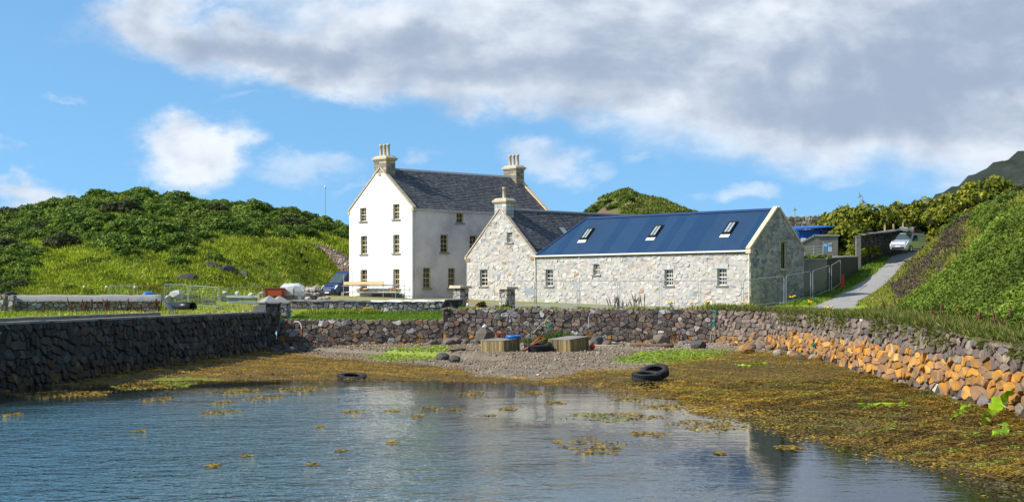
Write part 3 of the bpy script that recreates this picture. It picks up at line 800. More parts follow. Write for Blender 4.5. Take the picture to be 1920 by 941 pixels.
    r, pos, fr, L = rubble_wall('pier_garden_wall', 'rubble wall on the pier with thick rounded grey cement cap', [(-27.75, 90.0), (-24, 91), (-19.9, 92.0)], [4.40, 4.42, 4.40], [3.3, 3.3, 3.3], .30, .23, cp, .03, .07, .018, 'mortar_brown', .5, .02, 18, caps=False)
    vs = []; fs = []; rg = random.Random(4); pts = []
    for i in range(31):
        u = 8.1 * i / 24; e = max(0, (i - 24) / 6.0)
        pts.append((-27.75 + .969 * min(u, 8.1) + e * .85, 90.05 + .247 * min(u, 8.1) - e * .1, 4.33 - .95 * e ** 1.1))
    for i, p in enumerate(pts):
        k = rg.uniform(-.02, .02); q = Vector(p); nn = Vector((.2, -.98, 0))
        vs += [q + nn * .12 + Vector((0, 0, -.02 + k)), q + nn * .0 + Vector((0, 0, .24 + k)), q - nn * .3 + Vector((0, 0, .34 + k)), q - nn * .62 + Vector((0, 0, .2))]
        if i: a = 4 * (i - 1); fs += [(a + j, a + 4 + j, a + 5 + j, a + 1 + j) for j in range(3)]
    wobj('coping', vs, fs, 'cement', r, True)
    # sloping inner kerb wall on the pier
    m = MB(); A = Vector((-29.0, 88.0, 3.3)); 
    vs = []; fs = []
    for i in range(25):
        t = i / 24; p = Vector((-22.4, 55.0, 3.66)).lerp(Vector((-18.9, 87.5, 3.72)), t); p.z -= .012 * math.sin(i * 2.1)
        nn = Vector((.994, -.107, 0)); vs += [p + nn * .03 + Vector((0, 0, -.9)), p + nn * .0, p - nn * .16 + Vector((0, 0, .015)), p - nn * .18 + Vector((0, 0, -.9))]
        if i: a = 4 * (i - 1); fs += [(a + j, a + 4 + j, a + 5 + j, a + 1 + j) for j in range(3)]
    o = wobj('pier_kerb', vs, fs, 'concrete_dark'); tag(o, 'low concrete kerb running along the pier behind its edge', 'kerb')
    # pier edge coping slabs
    r = root('pier_coping', (-18, 85, 3.4), 'thin pale cement edge along the top of the dark pier wall', 'coping'); rg = random.Random(5); u = 0
    A = Vector((-21.35, 55.0, 3.45)); Bv = Vector((-15.95, 105.4, 3.52)); t = (Bv - A).normalized(); nn = Vector((t.y, -t.x, 0)); Ltot = (Bv - A).length
    while u < Ltot - .5:
        w = rg.uniform(1.5, 2.6); w = min(w, Ltot - u); c = A + t * (u + w / 2) - nn * (.24 + rg.uniform(-.015, .02)); c.z += rg.uniform(0, .02) + .03
        MB().box(c, (w - .012, .38, .1), (t, nn, Vector((0, 0, 1)))).obj('slab', 'cement', r); u += w
    # gate pillars at the end of the pier
    for k, (x, y, z0, w, h, lab) in enumerate(((-15.55, 107.3, 2.9, .62, 1.05, 'rubble gate pillar with pyramid cap at the end of the pier, left one'), (-14.9, 111.6, 2.9, .62, 1.05, 'rubble gate pillar with pyramid cap beside the rusty gate, right one'))):
        x = at(505 if k == 0 else 524, 0, y).x
        r = root('gate_pillar', (x, y, z0), lab, 'gate pillar', 'pyramid capped gate pillars'); rg = random.Random(40 + k)
        zt = at(0, 569 if k == 0 else 569, y).z
        MB().box((x, y, (z0 + zt) / 2 - .3), (w * 2 - .06, w * 2 - .06, zt - z0 + .6)).obj('core', 'mortar_brown', r)
        for ax, nn in ((Vector((1, 0, 0)), Vector((0, -1, 0))), (Vector((0, 1, 0)), Vector((1, 0, 0)))):
            o0 = Vector((x, y, 0)) - ax * w + nn * (w - .03)
            lay_stones(r, rubble(0, 2 * w, z0 - .3, zt, .4, .28, rg), .02, .03, .07, lambda a, b, d: o0 + ax * a + nn * d + Vector((0, 0, b)), lambda a, b, g: pick(PAL_DARK if k == 0 else PAL_GARDEN, g), rg)
        MB().box((x, y, zt + .05), (w * 2 + .22, w * 2 + .22, .1)).lathe((x, y, zt + .1), [(w * 1.38, 0), (.04, .42)], 4, ).obj('cap', 'cement', r)
    # curved cement shoulder from the pier edge up to the pillar
    m = MB(); prof = [(0, 0), (0, .42), (.06, .62), (.18, .76), (.36, .83), (.62, .85), (.62, 0)]
    b0 = at(474, 588, 105.2); b0.z = 3.45; ex = Vector((1, .12, 0)).normalized()
    m.prism([b0 + ex * p * 1.35 + Vector((0, 0, q * .72)) for p, q in prof], Vector((-.1, .6, 0)))
    tag(m.obj('wall_shoulder', 'cement'), 'rounded pale cement shoulder where the pier edge meets the gate pillar', 'wall end')
build_walls()
# ---------------------------------------------------------------- buildings
TH = R(47); CT, STH = math.cos(TH), math.sin(TH)
EV = Vector((CT, -STH, 0)); NV = Vector((STH, CT, 0)); ZV = Vector((0, 0, 1))
BA = Vector((17.07, 116.0, 0)); BL = 22.3; BW = 6.13            # barn: near corner, length, gable width
BC = BA - EV * BL
CW = 8.38; CL = BC - EV * CW; CLEN = 16.9                       # cottage
HD = Vector((-8.584, 140.0, 0)); HW = 8.9; HLEN = 16.65; HG = HD - EV * HW   # white house

class Face:
    """a wall plane: u along, v = height, d = outwards"""
    def __init__(s, o, ax, nrm): s.o = Vector(o); s.a = Vector(ax); s.n = Vector(nrm)
    def p(s, u, v, d=0.0): q = s.o + s.a * u + s.n * d; return Vector((q.x, q.y, v))

def wall_with_holes(par, fc, outline, holes, matn, recess=.2, name='wall'):
    """wall skin with real openings and reveals; outline is a convex polygon in (u, v)"""
    us = sorted({p[0] for p in outline} | {h[0] for h in holes} | {h[2] for h in holes})
    vs_ = sorted({p[1] for p in outline} | {h[1] for h in holes} | {h[3] for h in holes})
    m = MB(); n = len(outline); sgn = 1 if sum(outline[i][0] * outline[(i + 1) % n][1] - outline[(i + 1) % n][0] * outline[i][1] for i in range(n)) > 0 else -1
    for i in range(len(us) - 1):
        for j in range(len(vs_) - 1):
            cu, cv = (us[i] + us[i + 1]) / 2, (vs_[j] + vs_[j + 1]) / 2
            if any(h[0] < cu < h[2] and h[1] < cv < h[3] for h in holes): continue
            poly = [(us[i], vs_[j]), (us[i + 1], vs_[j]), (us[i + 1], vs_[j + 1]), (us[i], vs_[j + 1])]
            for k in range(n):
                a, b = outline[k], outline[(k + 1) % n]; ex, ey = b[0] - a[0], b[1] - a[1]; nx, ny = ey * sgn, -ex * sgn
                poly = clip(poly, nx, ny, nx * a[0] + ny * a[1])
                if len(poly) < 3: break
            if len(poly) >= 3 and area(poly) > 1e-5: m.add([fc.p(u, v) for u, v in poly], [tuple(range(len(poly)))])
    for h in holes:
        c = [(h[0], h[1]), (h[2], h[1]), (h[2], h[3]), (h[0], h[3])]
        for k in range(4):
            a, b = c[k], c[(k + 1) % 4]
            m.add([fc.p(*a), fc.p(*b), fc.p(*b, -recess - .12), fc.p(*a, -recess - .12)], [(0, 1, 2, 3)])
    return m.obj(name, matn, par)

def window(par, fc, u0, v0, u1, v1, rec, cols, rows, fm, sill='sill_stone', split=.5, fw=.05, bar=.028, glass='glass', sillh=.1):
    w = MB(); d = -rec; ax = (fc.a, fc.n, ZV)
    def bx(m, a, b, c, e, t=.05, dd=0): m.box(fc.p((a + c) / 2, (b + e) / 2, d + dd), (c - a, t, e - b), ax)
    bx(w, u0, v0, u0 + fw, v1, .07); bx(w, u1 - fw, v0, u1, v1, .07); bx(w, u0 + fw, v1 - fw, u1 - fw, v1, .07); bx(w, u0 + fw, v0, u1 - fw, v0 + fw * 1.6, .07)
    vm = v0 + (v1 - v0) * split
    if split: bx(w, u0 + fw, vm - fw * .55, u1 - fw, vm + fw * .55, .06, .003)
    o = w.obj('window', fm, par)
    b = MB()
    for k in range(1, cols): x = u0 + fw + (u1 - u0 - 2 * fw) * k / cols; bx(b, x - bar / 2, v0 + fw * 1.6, x + bar / 2, v1 - fw, .035, .004)
    halves = ((v0 + fw * 1.6, vm - fw * .55), (vm + fw * .55, v1 - fw)) if split else ((v0 + fw * 1.6, v1 - fw),)
    for a, c in halves:
        rr = rows // len(halves)
        for k in range(1, rr): y = a + (c - a) * k / rr; bx(b, u0 + fw, y - bar / 2, u1 - fw, y + bar / 2, .03, .005)
    if b.v: b.obj('glazing_bars', fm, o)
    g = MB(); bx(g, u0 + fw * .5, v0 + fw * .5, u1 - fw * .5, v1 - fw * .5, .01, -.012); g.obj('pane', glass, o)
    if sill:
        MB().box(fc.p((u0 + u1) / 2, v0 - sillh / 2 + .02, .03 - rec / 2), (u1 - u0 + .3, rec + .16, sillh), ax).obj('sill', sill, o)
    return o

def slates(par, o, ax, up, nrm, u0, u1, w1, su, sv, rg, lim=None, pal=None, skip=None):
    """overlapping slates as one mesh; o + ax*u + up*w"""
    m = MB(); pal = pal or [((.085, .085, .09), 5), ((.11, .105, .105), 4), ((.065, .065, .07), 3), ((.135, .125, .115), 2), ((.16, .145, .12), .6)]
    r = 0; w = 0.0
    while w < w1:
        sv_ = sv * (1.15 - .35 * w / w1); ub, ue = (u0, u1) if lim is None else lim(w)
        u = ub - (su / 2 if r % 2 else 0)
        while u < ue:
            k = su * rg.uniform(.8, 1.2); a, b = max(u, ub), min(u + k - .008, ue)
            if b - a > .04 and not (skip and skip((a + b) / 2, w)):
                h = min(w + sv_ * 1.12, w1); e = rg.uniform(0, .008); t = .014
                col = pick(pal, rg, .2)
                p = [o + ax * a + up * (w + rg.uniform(-.01, .01)) + nrm * (.03 + t + e), o + ax * b + up * (w + rg.uniform(-.01, .01)) + nrm * (.03 + t + e), o + ax * b + up * h + nrm * (.012 + e), o + ax * a + up * h + nrm * (.012 + e)]
                q = [p[0] - nrm * t * 1.6, p[1] - nrm * t * 1.6]
                m.add(p + q, [(0, 1, 2, 3), (4, 5, 1, 0)], col)
            u += k
        w += sv_; r += 1
    return tag(m.obj('slates', 'slate', par), kind='stuff')

def chimney(par, base, axu, axn, w, d, z0, z1, npots, rg, pal, poth, capm='sandstone', potr=.13):
    """stack of coursed blocks with moulded cap and clay pots; base is the stack's centre in plan"""
    b = Vector((base.x, base.y, 0)); ax = (axu, axn, ZV)
    c = MB().box(b + ZV * (z0 + z1) / 2, (w - .05, d - .05, z1 - z0), ax).obj('chimney', 'mortar_brown', par)
    nc = max(2, round((z1 - z0) / .3)); h = (z1 - z0) / nc
    for k in range(nc):
        for side in range(4):
            A = axu if side % 2 == 0 else axn; Nn = (-axn, axu, axn, -axu)[side]; L = w if side % 2 == 0 else d; D = d if side % 2 == 0 else w
            cuts = [-L / 2] + sorted(rg.uniform(-.18, .18) * L + (j - (1 if L > 1.3 else .5)) * L / (3 if L > 1.3 else 2) + (L / 6 if L > 1.3 else L / 4) for j in ((0, 1, 2) if L > 1.3 else (0, 1)))[:-1] + [L / 2]
            cuts = sorted(cuts)
            for i in range(len(cuts) - 1):
                if cuts[i + 1] - cuts[i] < .1: continue
                u = (cuts[i] + cuts[i + 1]) / 2; mb = MB(); col = pick(pal, rg, .2)
                mb.box(b + A * u + Nn * (D / 2 - .01 + rg.uniform(0, .012)) + ZV * (z0 + h * (k + .5)), (cuts[i + 1] - cuts[i] - .02, .07, h - .02), (A, Nn, ZV), col)
                mb.obj('block', 'chimney_stone', c)
    m = MB(); m.box(b + ZV * (z1 + .05), (w + .18, d + .18, .1), ax); m.box(b + ZV * (z1 + .17), (w + .34, d + .34, .14), ax); m.box(b + ZV * (z1 + .34), (w + .3, d + .3, .2), ax, taper=.72)
    m.obj('cap', capm, c)
    for k in range(npots):
        u = (k - (npots - 1) / 2) * w * .3; p = b + axu * u + ZV * (z1 + .36)
        MB().lathe(p, [(potr * 1.25, 0), (potr * 1.25, .1), (potr * 1.05, .14), (potr, poth * .84), (potr * 1.22, poth * .86), (potr * 1.22, poth), (potr * .8, poth), (potr * .75, poth - .12)], 12).obj('chimney_pot', 'clay_pot', c, True)
    return c

def skews(par, p0, p1, wdt, nrm, rg, mt, n, th=.14, depth=.36):
    """gable coping laid as separate stones from p0 (eave) to p1 (ridge); nrm is the gable's outward normal"""
    t = (p1 - p0); L = t.length; t.normalize(); up = nrm.cross(t); up = up if up.z > 0 else -up
    cut = [0.0] + [L * (i + rg.uniform(-.18, .18)) / n for i in range(1, n)] + [L]
    for i in range(n):
        a, b = cut[i], cut[i + 1]
        MB().box(p0 + t * ((a + b) / 2) - nrm * (depth / 2 - .07) + up * (th / 2 + .02 + rg.uniform(-.012, .012)), (b - a - .02, depth, th), (t, nrm, up)).obj('coping_stone', mt, par)

def gutter(par, a, b, mt, r=.06):
    MB().tube([a, b], r, 8).obj('gutter', mt, par)
def downpipe(par, top, zb, mt, r=.05, off=None):
    MB().tube([top, Vector((top.x, top.y, zb))], r, 8).obj('downpipe', mt, par)

def house_windows():
    g = [(1.57, 11.22, 2.5, 12.45), (6.26, 11.25, 7.16, 12.61), (1.65, 8.32, 2.6, 9.96), (6.27, 8.3, 7.16, 9.94), (1.65, 5.2, 2.6, 6.95), (6.27, 5.2, 7.16, 6.95)]
    s = [(1.23, 5.27, 2.05, 7.07), (4.09, 5.27, 4.9, 7.07), (3.2, 8.38, 4.06, 9.98), (6.6, 8.4, 7.45, 9.98), (5.05, 11.02, 5.85, 11.93)]
    return g, s

def build_house():
    r = root('white_house', (HD.x, HD.y, 4.2), 'three storey white harled house with grey slate roof and two tall chimneys', 'house'); rg = random.Random(21)
    ze, zr, zb = 12.15, 15.85, 3.6; g, s = house_windows()
    fg = Face(HG, EV, -NV); fs = Face(HD, NV, EV)
    zk = 12.2
    wall_with_holes(r, fg, [(0, zb), (HW, zb), (HW, zk), (HW / 2, zr), (0, zk)], g, 'harl', .22)
    wall_with_holes(r, fs, [(0, zb), (HLEN, zb), (HLEN, ze), (0, ze)], s, 'harl_shaded_stained', .2)
    fb = Face(HG + NV * HLEN, EV, NV); wall_with_holes(r, fb, [(0, zb), (HW, zb), (HW, zk), (HW / 2, zr), (0, zk)], [], 'harl')
    fl = Face(HG, NV, -EV); wall_with_holes(r, fl, [(0, zb), (HLEN, zb), (HLEN, ze), (0, ze)], [], 'harl')
    for h in g: window(r, fg, *h, .2, 2, 4, 'sash_ochre', fw=.07, bar=.035)
    for i, h in enumerate(s): window(r, fs, *h, .16, 2, 4 if i < 4 else 2, 'sash_ochre', split=.5 if i < 4 else 0, fw=.06, bar=.03)
    # inside, so that panes are backed by darkness
    MB().box(HG + EV * HW / 2 + NV * HLEN / 2 + ZV * 8, (HW - 1, HLEN - 1, 8), (EV, NV, ZV)).obj('interior', 'interior', r)
    # roof
    sl = math.hypot(HW / 2, zr - ze); upr = (-EV * (HW / 2) + ZV * (zr - ze)).normalized(); nr = (EV * (zr - ze) + ZV * HW / 2).normalized()
    upl = (EV * (HW / 2) + ZV * (zr - ze)).normalized(); nl = (-EV * (zr - ze) + ZV * HW / 2).normalized()
    m = MB()
    for o, up in ((HD + ZV * ze, upr), (HG + ZV * ze, upl)):
        a = o + NV * .03 - up * .2; b = o + NV * (HLEN - .03) - up * .2; m.add([a, b, b + up * (sl + .2), a + up * (sl + .2)], [(0, 1, 2, 3)])
    roof = m.obj('roof', 'slate_base', r)
    slates(roof, HD + ZV * ze - upr * .2, NV, upr, nr, .25, HLEN - .25, sl + .18, .27, .24, rg)
    slates(roof, HG + ZV * ze - upl * .2, NV, upl, nl, .25, HLEN - .25, sl + .18, .4, .34, rg)
    rm = MB(); u = 1.0
    while u < HLEN - 1.0:
        a = HG + EV * HW / 2 + NV * u + ZV * (zr + .05); b = a + NV * .43
        k = .17; rm.add([a - EV * k - ZV * .13, a + ZV * .05, a + EV * k - ZV * .13, b - EV * k - ZV * .13, b + ZV * .05, b + EV * k - ZV * .13], [(0, 1, 4, 3), (1, 2, 5, 4), (0, 2, 1), (3, 4, 5)]); u += .45
    rm.obj('ridge_tiles', 'lead', roof)
    apexf = HG + EV * HW / 2 + ZV * zr; apexb = apexf + NV * HLEN
    skews(r, HD + ZV * (zk - .05) + EV * .12, apexf, .3, -NV, rg, 'sandstone', 9); skews(r, HG + ZV * (zk - .05) - EV * .12, apexf, .3, -NV, rg, 'sandstone', 9)
    skews(r, HD + NV * HLEN + ZV * (zk - .05) + EV * .12, apexb, .3, NV, rg, 'sandstone_pale', 9); skews(r, HG + NV * HLEN + ZV * (zk - .05) - EV * .12, apexb, .3, NV, rg, 'sandstone', 9)
    for q in (HD + EV * .04, HG - EV * .04): MB().box(q + NV * .17 + ZV * (zk - .14), (.34, .44, .26), (EV, NV, ZV)).obj('kneeler', 'sandstone', r)
    pal = [((.36, .30, .21), 4), ((.29, .25, .19), 3), ((.22, .20, .17), 2), ((.42, .34, .22), 1)]
    for q in (HG + EV * HW / 2 + NV * .52, HG + EV * HW / 2 + NV * (HLEN - .52)): chimney(r, q, EV, NV, 1.72, .98, 15.1, 16.5, 3, rg, pal, 1.12)
    MB().box(HD + NV * HLEN / 2 + EV * .1 + ZV * (ze - .1), (.14, HLEN - .1, .16), (EV, NV, ZV)).obj('gutter', 'fascia', r)
    downpipe(r, HD + NV * .32 + EV * .08 + ZV * (ze - .15), 4.0, 'fascia', .055)
    # grey unpainted plinth strip behind the scaffold
    MB().box(fg.p(5.6, 4.55, .025), (4.6, .05, .55), (EV, NV, ZV)).obj('plinth', 'concrete_dark', r)
build_house()

def stone_face(par, fc, outline, holes, su, sv, rg, colf, joint=.006, dlo=.004, dhi=.026, limit=300, matn='pale_stone'):
    us = [p[0] for p in outline]; vs_ = [p[1] for p in outline]; n = len(outline)
    sgn = 1 if sum(outline[i][0] * outline[(i + 1) % n][1] - outline[(i + 1) % n][0] * outline[i][1] for i in range(n)) > 0 else -1
    polys = []
    for p in rubble(min(us), max(us), min(vs_), max(vs_), su, sv, rg, .42, .16, .12, .2):
        for k in range(n):
            a, b = outline[k], outline[(k + 1) % n]; nx, ny = (b[1] - a[1]) * sgn, -(b[0] - a[0]) * sgn
            p = clip(p, nx, ny, nx * a[0] + ny * a[1])
            if len(p) < 3: break
        if len(p) < 3: continue
        for h in holes:
            if max(q[0] for q in p) <= h[0] or min(q[0] for q in p) >= h[2] or max(q[1] for q in p) <= h[1] or min(q[1] for q in p) >= h[3]: continue
            opts = [clip(p, 1, 0, h[0]), clip(p, -1, 0, -h[2]), clip(p, 0, 1, h[1]), clip(p, 0, -1, -h[3])]
            p = max(opts, key=lambda q: area(q) if len(q) >= 3 else 0)
            if len(p) < 3: break
        if len(p) >= 3: polys.append(p)
    lay_stones(par, polys, joint, dlo, dhi, fc.p, colf, rg, matn, limit)

def pale(u, v, rg): return pick(PAL_HOUSE, rg, .09)
def dressed(par, fc, h, rg, lint=True, jamb=True):
    """lintel of two or three upright grey blocks over an opening"""
    n = 3; w = (h[2] - h[0] + .36) / n
    for k in range(n):
        c = rg.uniform(.40, .52); m = MB()
        m.box(fc.p(h[0] - .18 + w * (k + .5), h[3] + .15, .02), (w - .015, .06, .28 + rg.uniform(-.03, .05)), (fc.a, fc.n, ZV), (c, c * .98, c * .94)); m.obj('lintel_stone', 'stone', par)

def build_barn():
    r = root('stone_barn', (BA.x, BA.y, 3.6), 'long low pale stone barn with bright blue metal roof and three skylights', 'barn'); rg = random.Random(33)
    ze, zr, zb = 7.82, 10.9, 3.3
    ff = Face(BC, EV, -NV); fg = Face(BA, NV, EV)
    hf = [(1.25, 5.38, 2.11, 6.74), (6.62, 6.25, 7.31, 7.1), (14.05, 5.36, 14.9, 6.58), (19.15, 5.36, 20.04, 6.6)]
    hg = [(3.4, 6.5, 4.1, 8.57)]
    of = [(0, zb), (BL, zb), (BL, ze), (0, ze)]; og = [(0, zb), (BW, zb), (BW, 8.05), (BW / 2, zr + .1), (0, 8.05)]
    w = wall_with_holes(r, ff, of, hf, 'mortar_pale', .22); stone_face(w, ff, of, hf, .46, .26, rg, pale)
    for h in hf: dressed(w, ff, h, rg)
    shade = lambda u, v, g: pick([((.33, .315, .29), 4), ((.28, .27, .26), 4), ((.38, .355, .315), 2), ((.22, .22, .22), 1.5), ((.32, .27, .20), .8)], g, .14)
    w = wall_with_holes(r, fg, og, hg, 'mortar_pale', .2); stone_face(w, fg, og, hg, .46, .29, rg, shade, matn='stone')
    wall_with_holes(r, Face(BC + NV * BW, EV, NV), of, [], 'mortar_pale')
    wall_with_holes(r, Face(BC + EV * .05, NV, -EV), [(0, zb), (BW, zb), (BW, ze), (0, ze)], [], 'mortar_pale')
    for i, h in enumerate(hf): window(r, ff, *h, .2, 2 if i == 1 else 3 if i > 1 else 2, 4 if i != 1 else 4, 'cream_paint', fw=.06, bar=.032)
    window(r, fg, *hg[0], .16, 1, 1, 'sandstone_pale', split=0, fw=.08, sill='sandstone_pale', sillh=.07)
    MB().box(BC + EV * BL / 2 + NV * BW / 2 + ZV * 5.6, (BL - 1.2, BW - 1.2, 3.6), (EV, NV, ZV)).obj('interior', 'interior', r)
    # roof: profiled sheets, hipped at the cottage end
    H2 = BW / 2; up = (NV * H2 + ZV * (zr - ze)).normalized(); sl = math.hypot(H2, zr - ze); nn = (-NV * (zr - ze) + ZV * H2).normalized()
    upb = (-NV * H2 + ZV * (zr - ze)).normalized(); nb = (NV * (zr - ze) + ZV * H2).normalized()
    o0 = BC + ZV * ze; o1 = BC + NV * BW + ZV * ze
    rp = [o0 - up * .1, o0 + EV * BL - up * .1, o0 + EV * BL + up * sl, o0 + EV * H2 + up * sl, o1 - upb * .1, o1 + EV * BL - upb * .1]
    roof = wobj('roof', rp, [(0, 1, 2, 3), (5, 4, 3, 2), (4, 0, 3)], 'roof_blue_trim', r)
    u = .02; sw = 1.0; ribs = 5
    while u < BL - .3:
        e = min(u + sw, BL - .28); vs = []; fs = []; n = 0
        cols = []
        for k in range(ribs):
            a = u + (e - u) * k / ribs; q = (e - u) / ribs
            cols += [(a, .034), (a + q * .62, .034), (a + q * .72, .052), (a + q * .9, .052)]
        cols.append((e, .034))
        for a, h in cols:
            t = min(1.0, max(a, .02) / H2) * sl; vs += [o0 + EV * a - up * .17 + nn * h, o0 + EV * a + up * t + nn * h]
        for k in range(len(cols) - 1): fs.append((2 * k, 2 * k + 2, 2 * k + 3, 2 * k + 1))
        wobj('roof_sheet', vs, fs, rg.choice(('roof_blue', 'roof_blue', 'roof_blue_b', 'roof_blue_c')), roof); u += sw
    # back and hip slopes, ridge and hip cappings
    vs = [o1 - upb * .15 + nb * .05, o1 + EV * (BL - .3) - upb * .15 + nb * .05, o1 + EV * (BL - .3) + upb * sl + nb * .05, o1 + EV * H2 + upb * sl + nb * .05]
    wobj('roof_sheet', vs, [(0, 1, 2, 3)], 'roof_blue', roof)
    rd = o0 + EV * H2 + up * sl + ZV * .06; re = o0 + EV * (BL - .3) + up * sl + ZV * .06
    m = MB(); m.add([rd - NV * .2 - ZV * .12, rd + ZV * .05, rd + NV * .2 - ZV * .12, re - NV * .2 - ZV * .12, re + ZV * .05, re + NV * .2 - ZV * .12], [(0, 1, 4, 3), (1, 2, 5, 4), (0, 2, 1), (3, 4, 5)]); m.obj('ridge_capping', 'roof_blue_trim', roof)
    MB().tube([o0 + nn * .05 - up * .1, rd + ZV * .02], .085, 6).obj('hip_capping', 'roof_blue_trim', roof)
    # skylights
    for k, (ua, wa) in enumerate(((4.0, 1.18), (11.35, 1.18), (18.62, 1.22))):
        c = o0 + EV * (ua + .36) + up * ((wa + .5) * sl / H2)
        ax = (EV, up, nn)
        f = MB()
        for dx, dy, sx, sy in ((-.34, 0, .09, 1.22), (.34, 0, .09, 1.22), (0, .57, .6, .09), (0, -.57, .6, .09)): f.box(c + EV * dx + up * dy + nn * .13, (sx, sy, .14), ax)
        f.box(c + nn * .06, (.9, 1.4, .06), ax)
        f.box(c + nn * .15, (.03, 1.05, .06), ax)
        f.obj('skylight', 'trim_black', roof)
        MB().box(c + nn * .115, (.6, 1.06, .05), ax).obj('skylight_pane', 'glass_light', roof)
        MB().box(c - up * .86 + nn * .085, (.86, .3, .03), ax).obj('skylight_flashing', 'plastic_white', roof)
    # gutter, pipes, gable copings
    gz = ze - .06
    MB().box(ff.p(BL / 2, gz - .03, .03), (BL - .05, .05, .1), (EV, NV, ZV)).obj('fascia', 'interior', r)
    gutter(r, ff.p(.05, gz + .05, .17), ff.p(BL - .12, gz + .05, .17), 'cream_paint', .075)
    downpipe(r, ff.p(.12, gz, .12), 3.7, 'cream_paint', .05); downpipe(r, ff.p(BL - .1, gz, .14), 3.7, 'cream_paint', .055)
    ap = BA + NV * BW / 2 + ZV * (zr + .12)
    skews(r, BA - NV * .16 + ZV * 7.9, ap, .3, EV, rg, 'sandstone_pale', 5, .13, .4); skews(r, BA + NV * (BW + .14) + ZV * 7.9, ap, .3, EV, rg, 'sandstone_pale', 5, .13, .4)
    MB().box(BA + ZV * 7.8 - EV * .1 - NV * .1, (.44, .3, .3), (EV, NV, ZV)).obj('kneeler', 'sandstone_pale', r)
build_barn()

def build_cottage():
    r = root('stone_cottage', (CL.x, CL.y, 3.6), 'pale rubble stone cottage with slate roof and single pot gable chimney', 'cottage'); rg = random.Random(55)
    ze, zr, zb = 7.8, 11.75, 3.3
    fg = Face(CL, EV, -NV); hg = [(1.68, 5.42, 2.63, 6.84), (5.04, 9.0, 5.7, 9.86)]
    og = [(0, zb), (CW, zb), (CW, ze + .05), (CW / 2, zr + .1), (0, ze + .05)]
    w = wall_with_holes(r, fg, og, hg, 'mortar_pale', .22); stone_face(w, fg, og, hg, .46, .28, rg, pale)
    for h in hg: dressed(w, fg, h, rg)
    for u in (.18, CW - .18):
        MB().box(fg.p(u, ze - .12, .03), (.55, .1, .28), (EV, NV, ZV), (.36, .21, .11)).obj('kneeler', 'stone', r)
    side = [(0, zb), (CLEN, zb), (CLEN, ze), (0, ze)]
    wall_with_holes(r, Face(BC, NV, EV), side, [], 'mortar_pale'); wall_with_holes(r, Face(CL, NV, -EV), side, [], 'mortar_pale')
    wall_with_holes(r, Face(CL + NV * CLEN, EV, NV), og, [], 'mortar_pale')
    window(r, fg, *hg[0], .2, 2, 4, 'cream_paint', fw=.06, bar=.035); window(r, fg, *hg[1], .18, 2, 4, 'cream_paint', fw=.05, bar=.03)
    MB().box(CL + EV * CW / 2 + NV * CLEN / 2 + ZV * 6, (CW - 1.2, CLEN - 1.2, 5), (EV, NV, ZV)).obj('interior', 'interior', r)
    H2 = CW / 2; sl = math.hypot(H2, zr - ze); upr = (-EV * H2 + ZV * (zr - ze)).normalized(); nr = (EV * (zr - ze) + ZV * H2).normalized()
    upl = (EV * H2 + ZV * (zr - ze)).normalized(); nl = (-EV * (zr - ze) + ZV * H2).normalized()
    m = MB()
    for o, up in ((BC + ZV * ze, upr), (CL + ZV * ze, upl)):
        a = o + NV * .03 - up * .12; b = o + NV * CLEN - up * .12; m.add([a, b, b + up * (sl + .12), a + up * (sl + .12)], [(0, 1, 2, 3)])
    roof = m.obj('roof', 'slate_base', r)
    slates(roof, BC + ZV * ze - upr * .12, NV, upr, nr, .25, CLEN - .2, sl + .1, .27, .24, rg)
    slates(roof, CL + ZV * ze - upl * .12, NV, upl, nl, .25, CLEN - .2, sl + .1, .45, .4, rg)
    rid = CL + EV * H2 + ZV * (zr + .07); MB().tube([rid + NV * 1.0, rid + NV * (CLEN - .1)], .11, 6).obj('ridge_tiles', 'lead', roof)
    ap = CL + EV * H2 + ZV * (zr + .08)
    skews(r, BC + ZV * (ze + .02) + EV * .12, ap, .3, -NV, rg, 'sandstone', 10, .11, .34); skews(r, CL + ZV * (ze + .02) - EV * .12, ap, .3, -NV, rg, 'sandstone', 10, .11, .34)
    skews(r, BC + NV * CLEN + ZV * ze, ap + NV * CLEN, .3, NV, rg, 'sandstone_pale', 7, .14, .34)
    chimney(r, CL + EV * (H2 + .02) + NV * .45, EV, NV, 1.4, .85, 10.75, 12.3, 1, rg, [((.52, .50, .46), 4), ((.44, .43, .41), 3), ((.36, .36, .36), 2), ((.50, .42, .30), 1)], 1.0, 'sandstone', .14)
    # small rooflight in the slates
    c = BC + ZV * ze + NV * 5.6 + upr * 3.3; ax = (NV, upr, nr); f = MB().box(c + nr * .08, (.75, .95, .1), ax).obj('rooflight', 'trim_black', roof)
    MB().box(c + nr * .125, (.58, .78, .03), ax).obj('rooflight_pane', 'glass_light', roof)
    MB().tube([fg.p(-.12, ze - .02, .1), fg.p(.1, ze - .02, .1)], .06, 8).obj('gutter_end', 'cream_paint', r)
build_cottage()
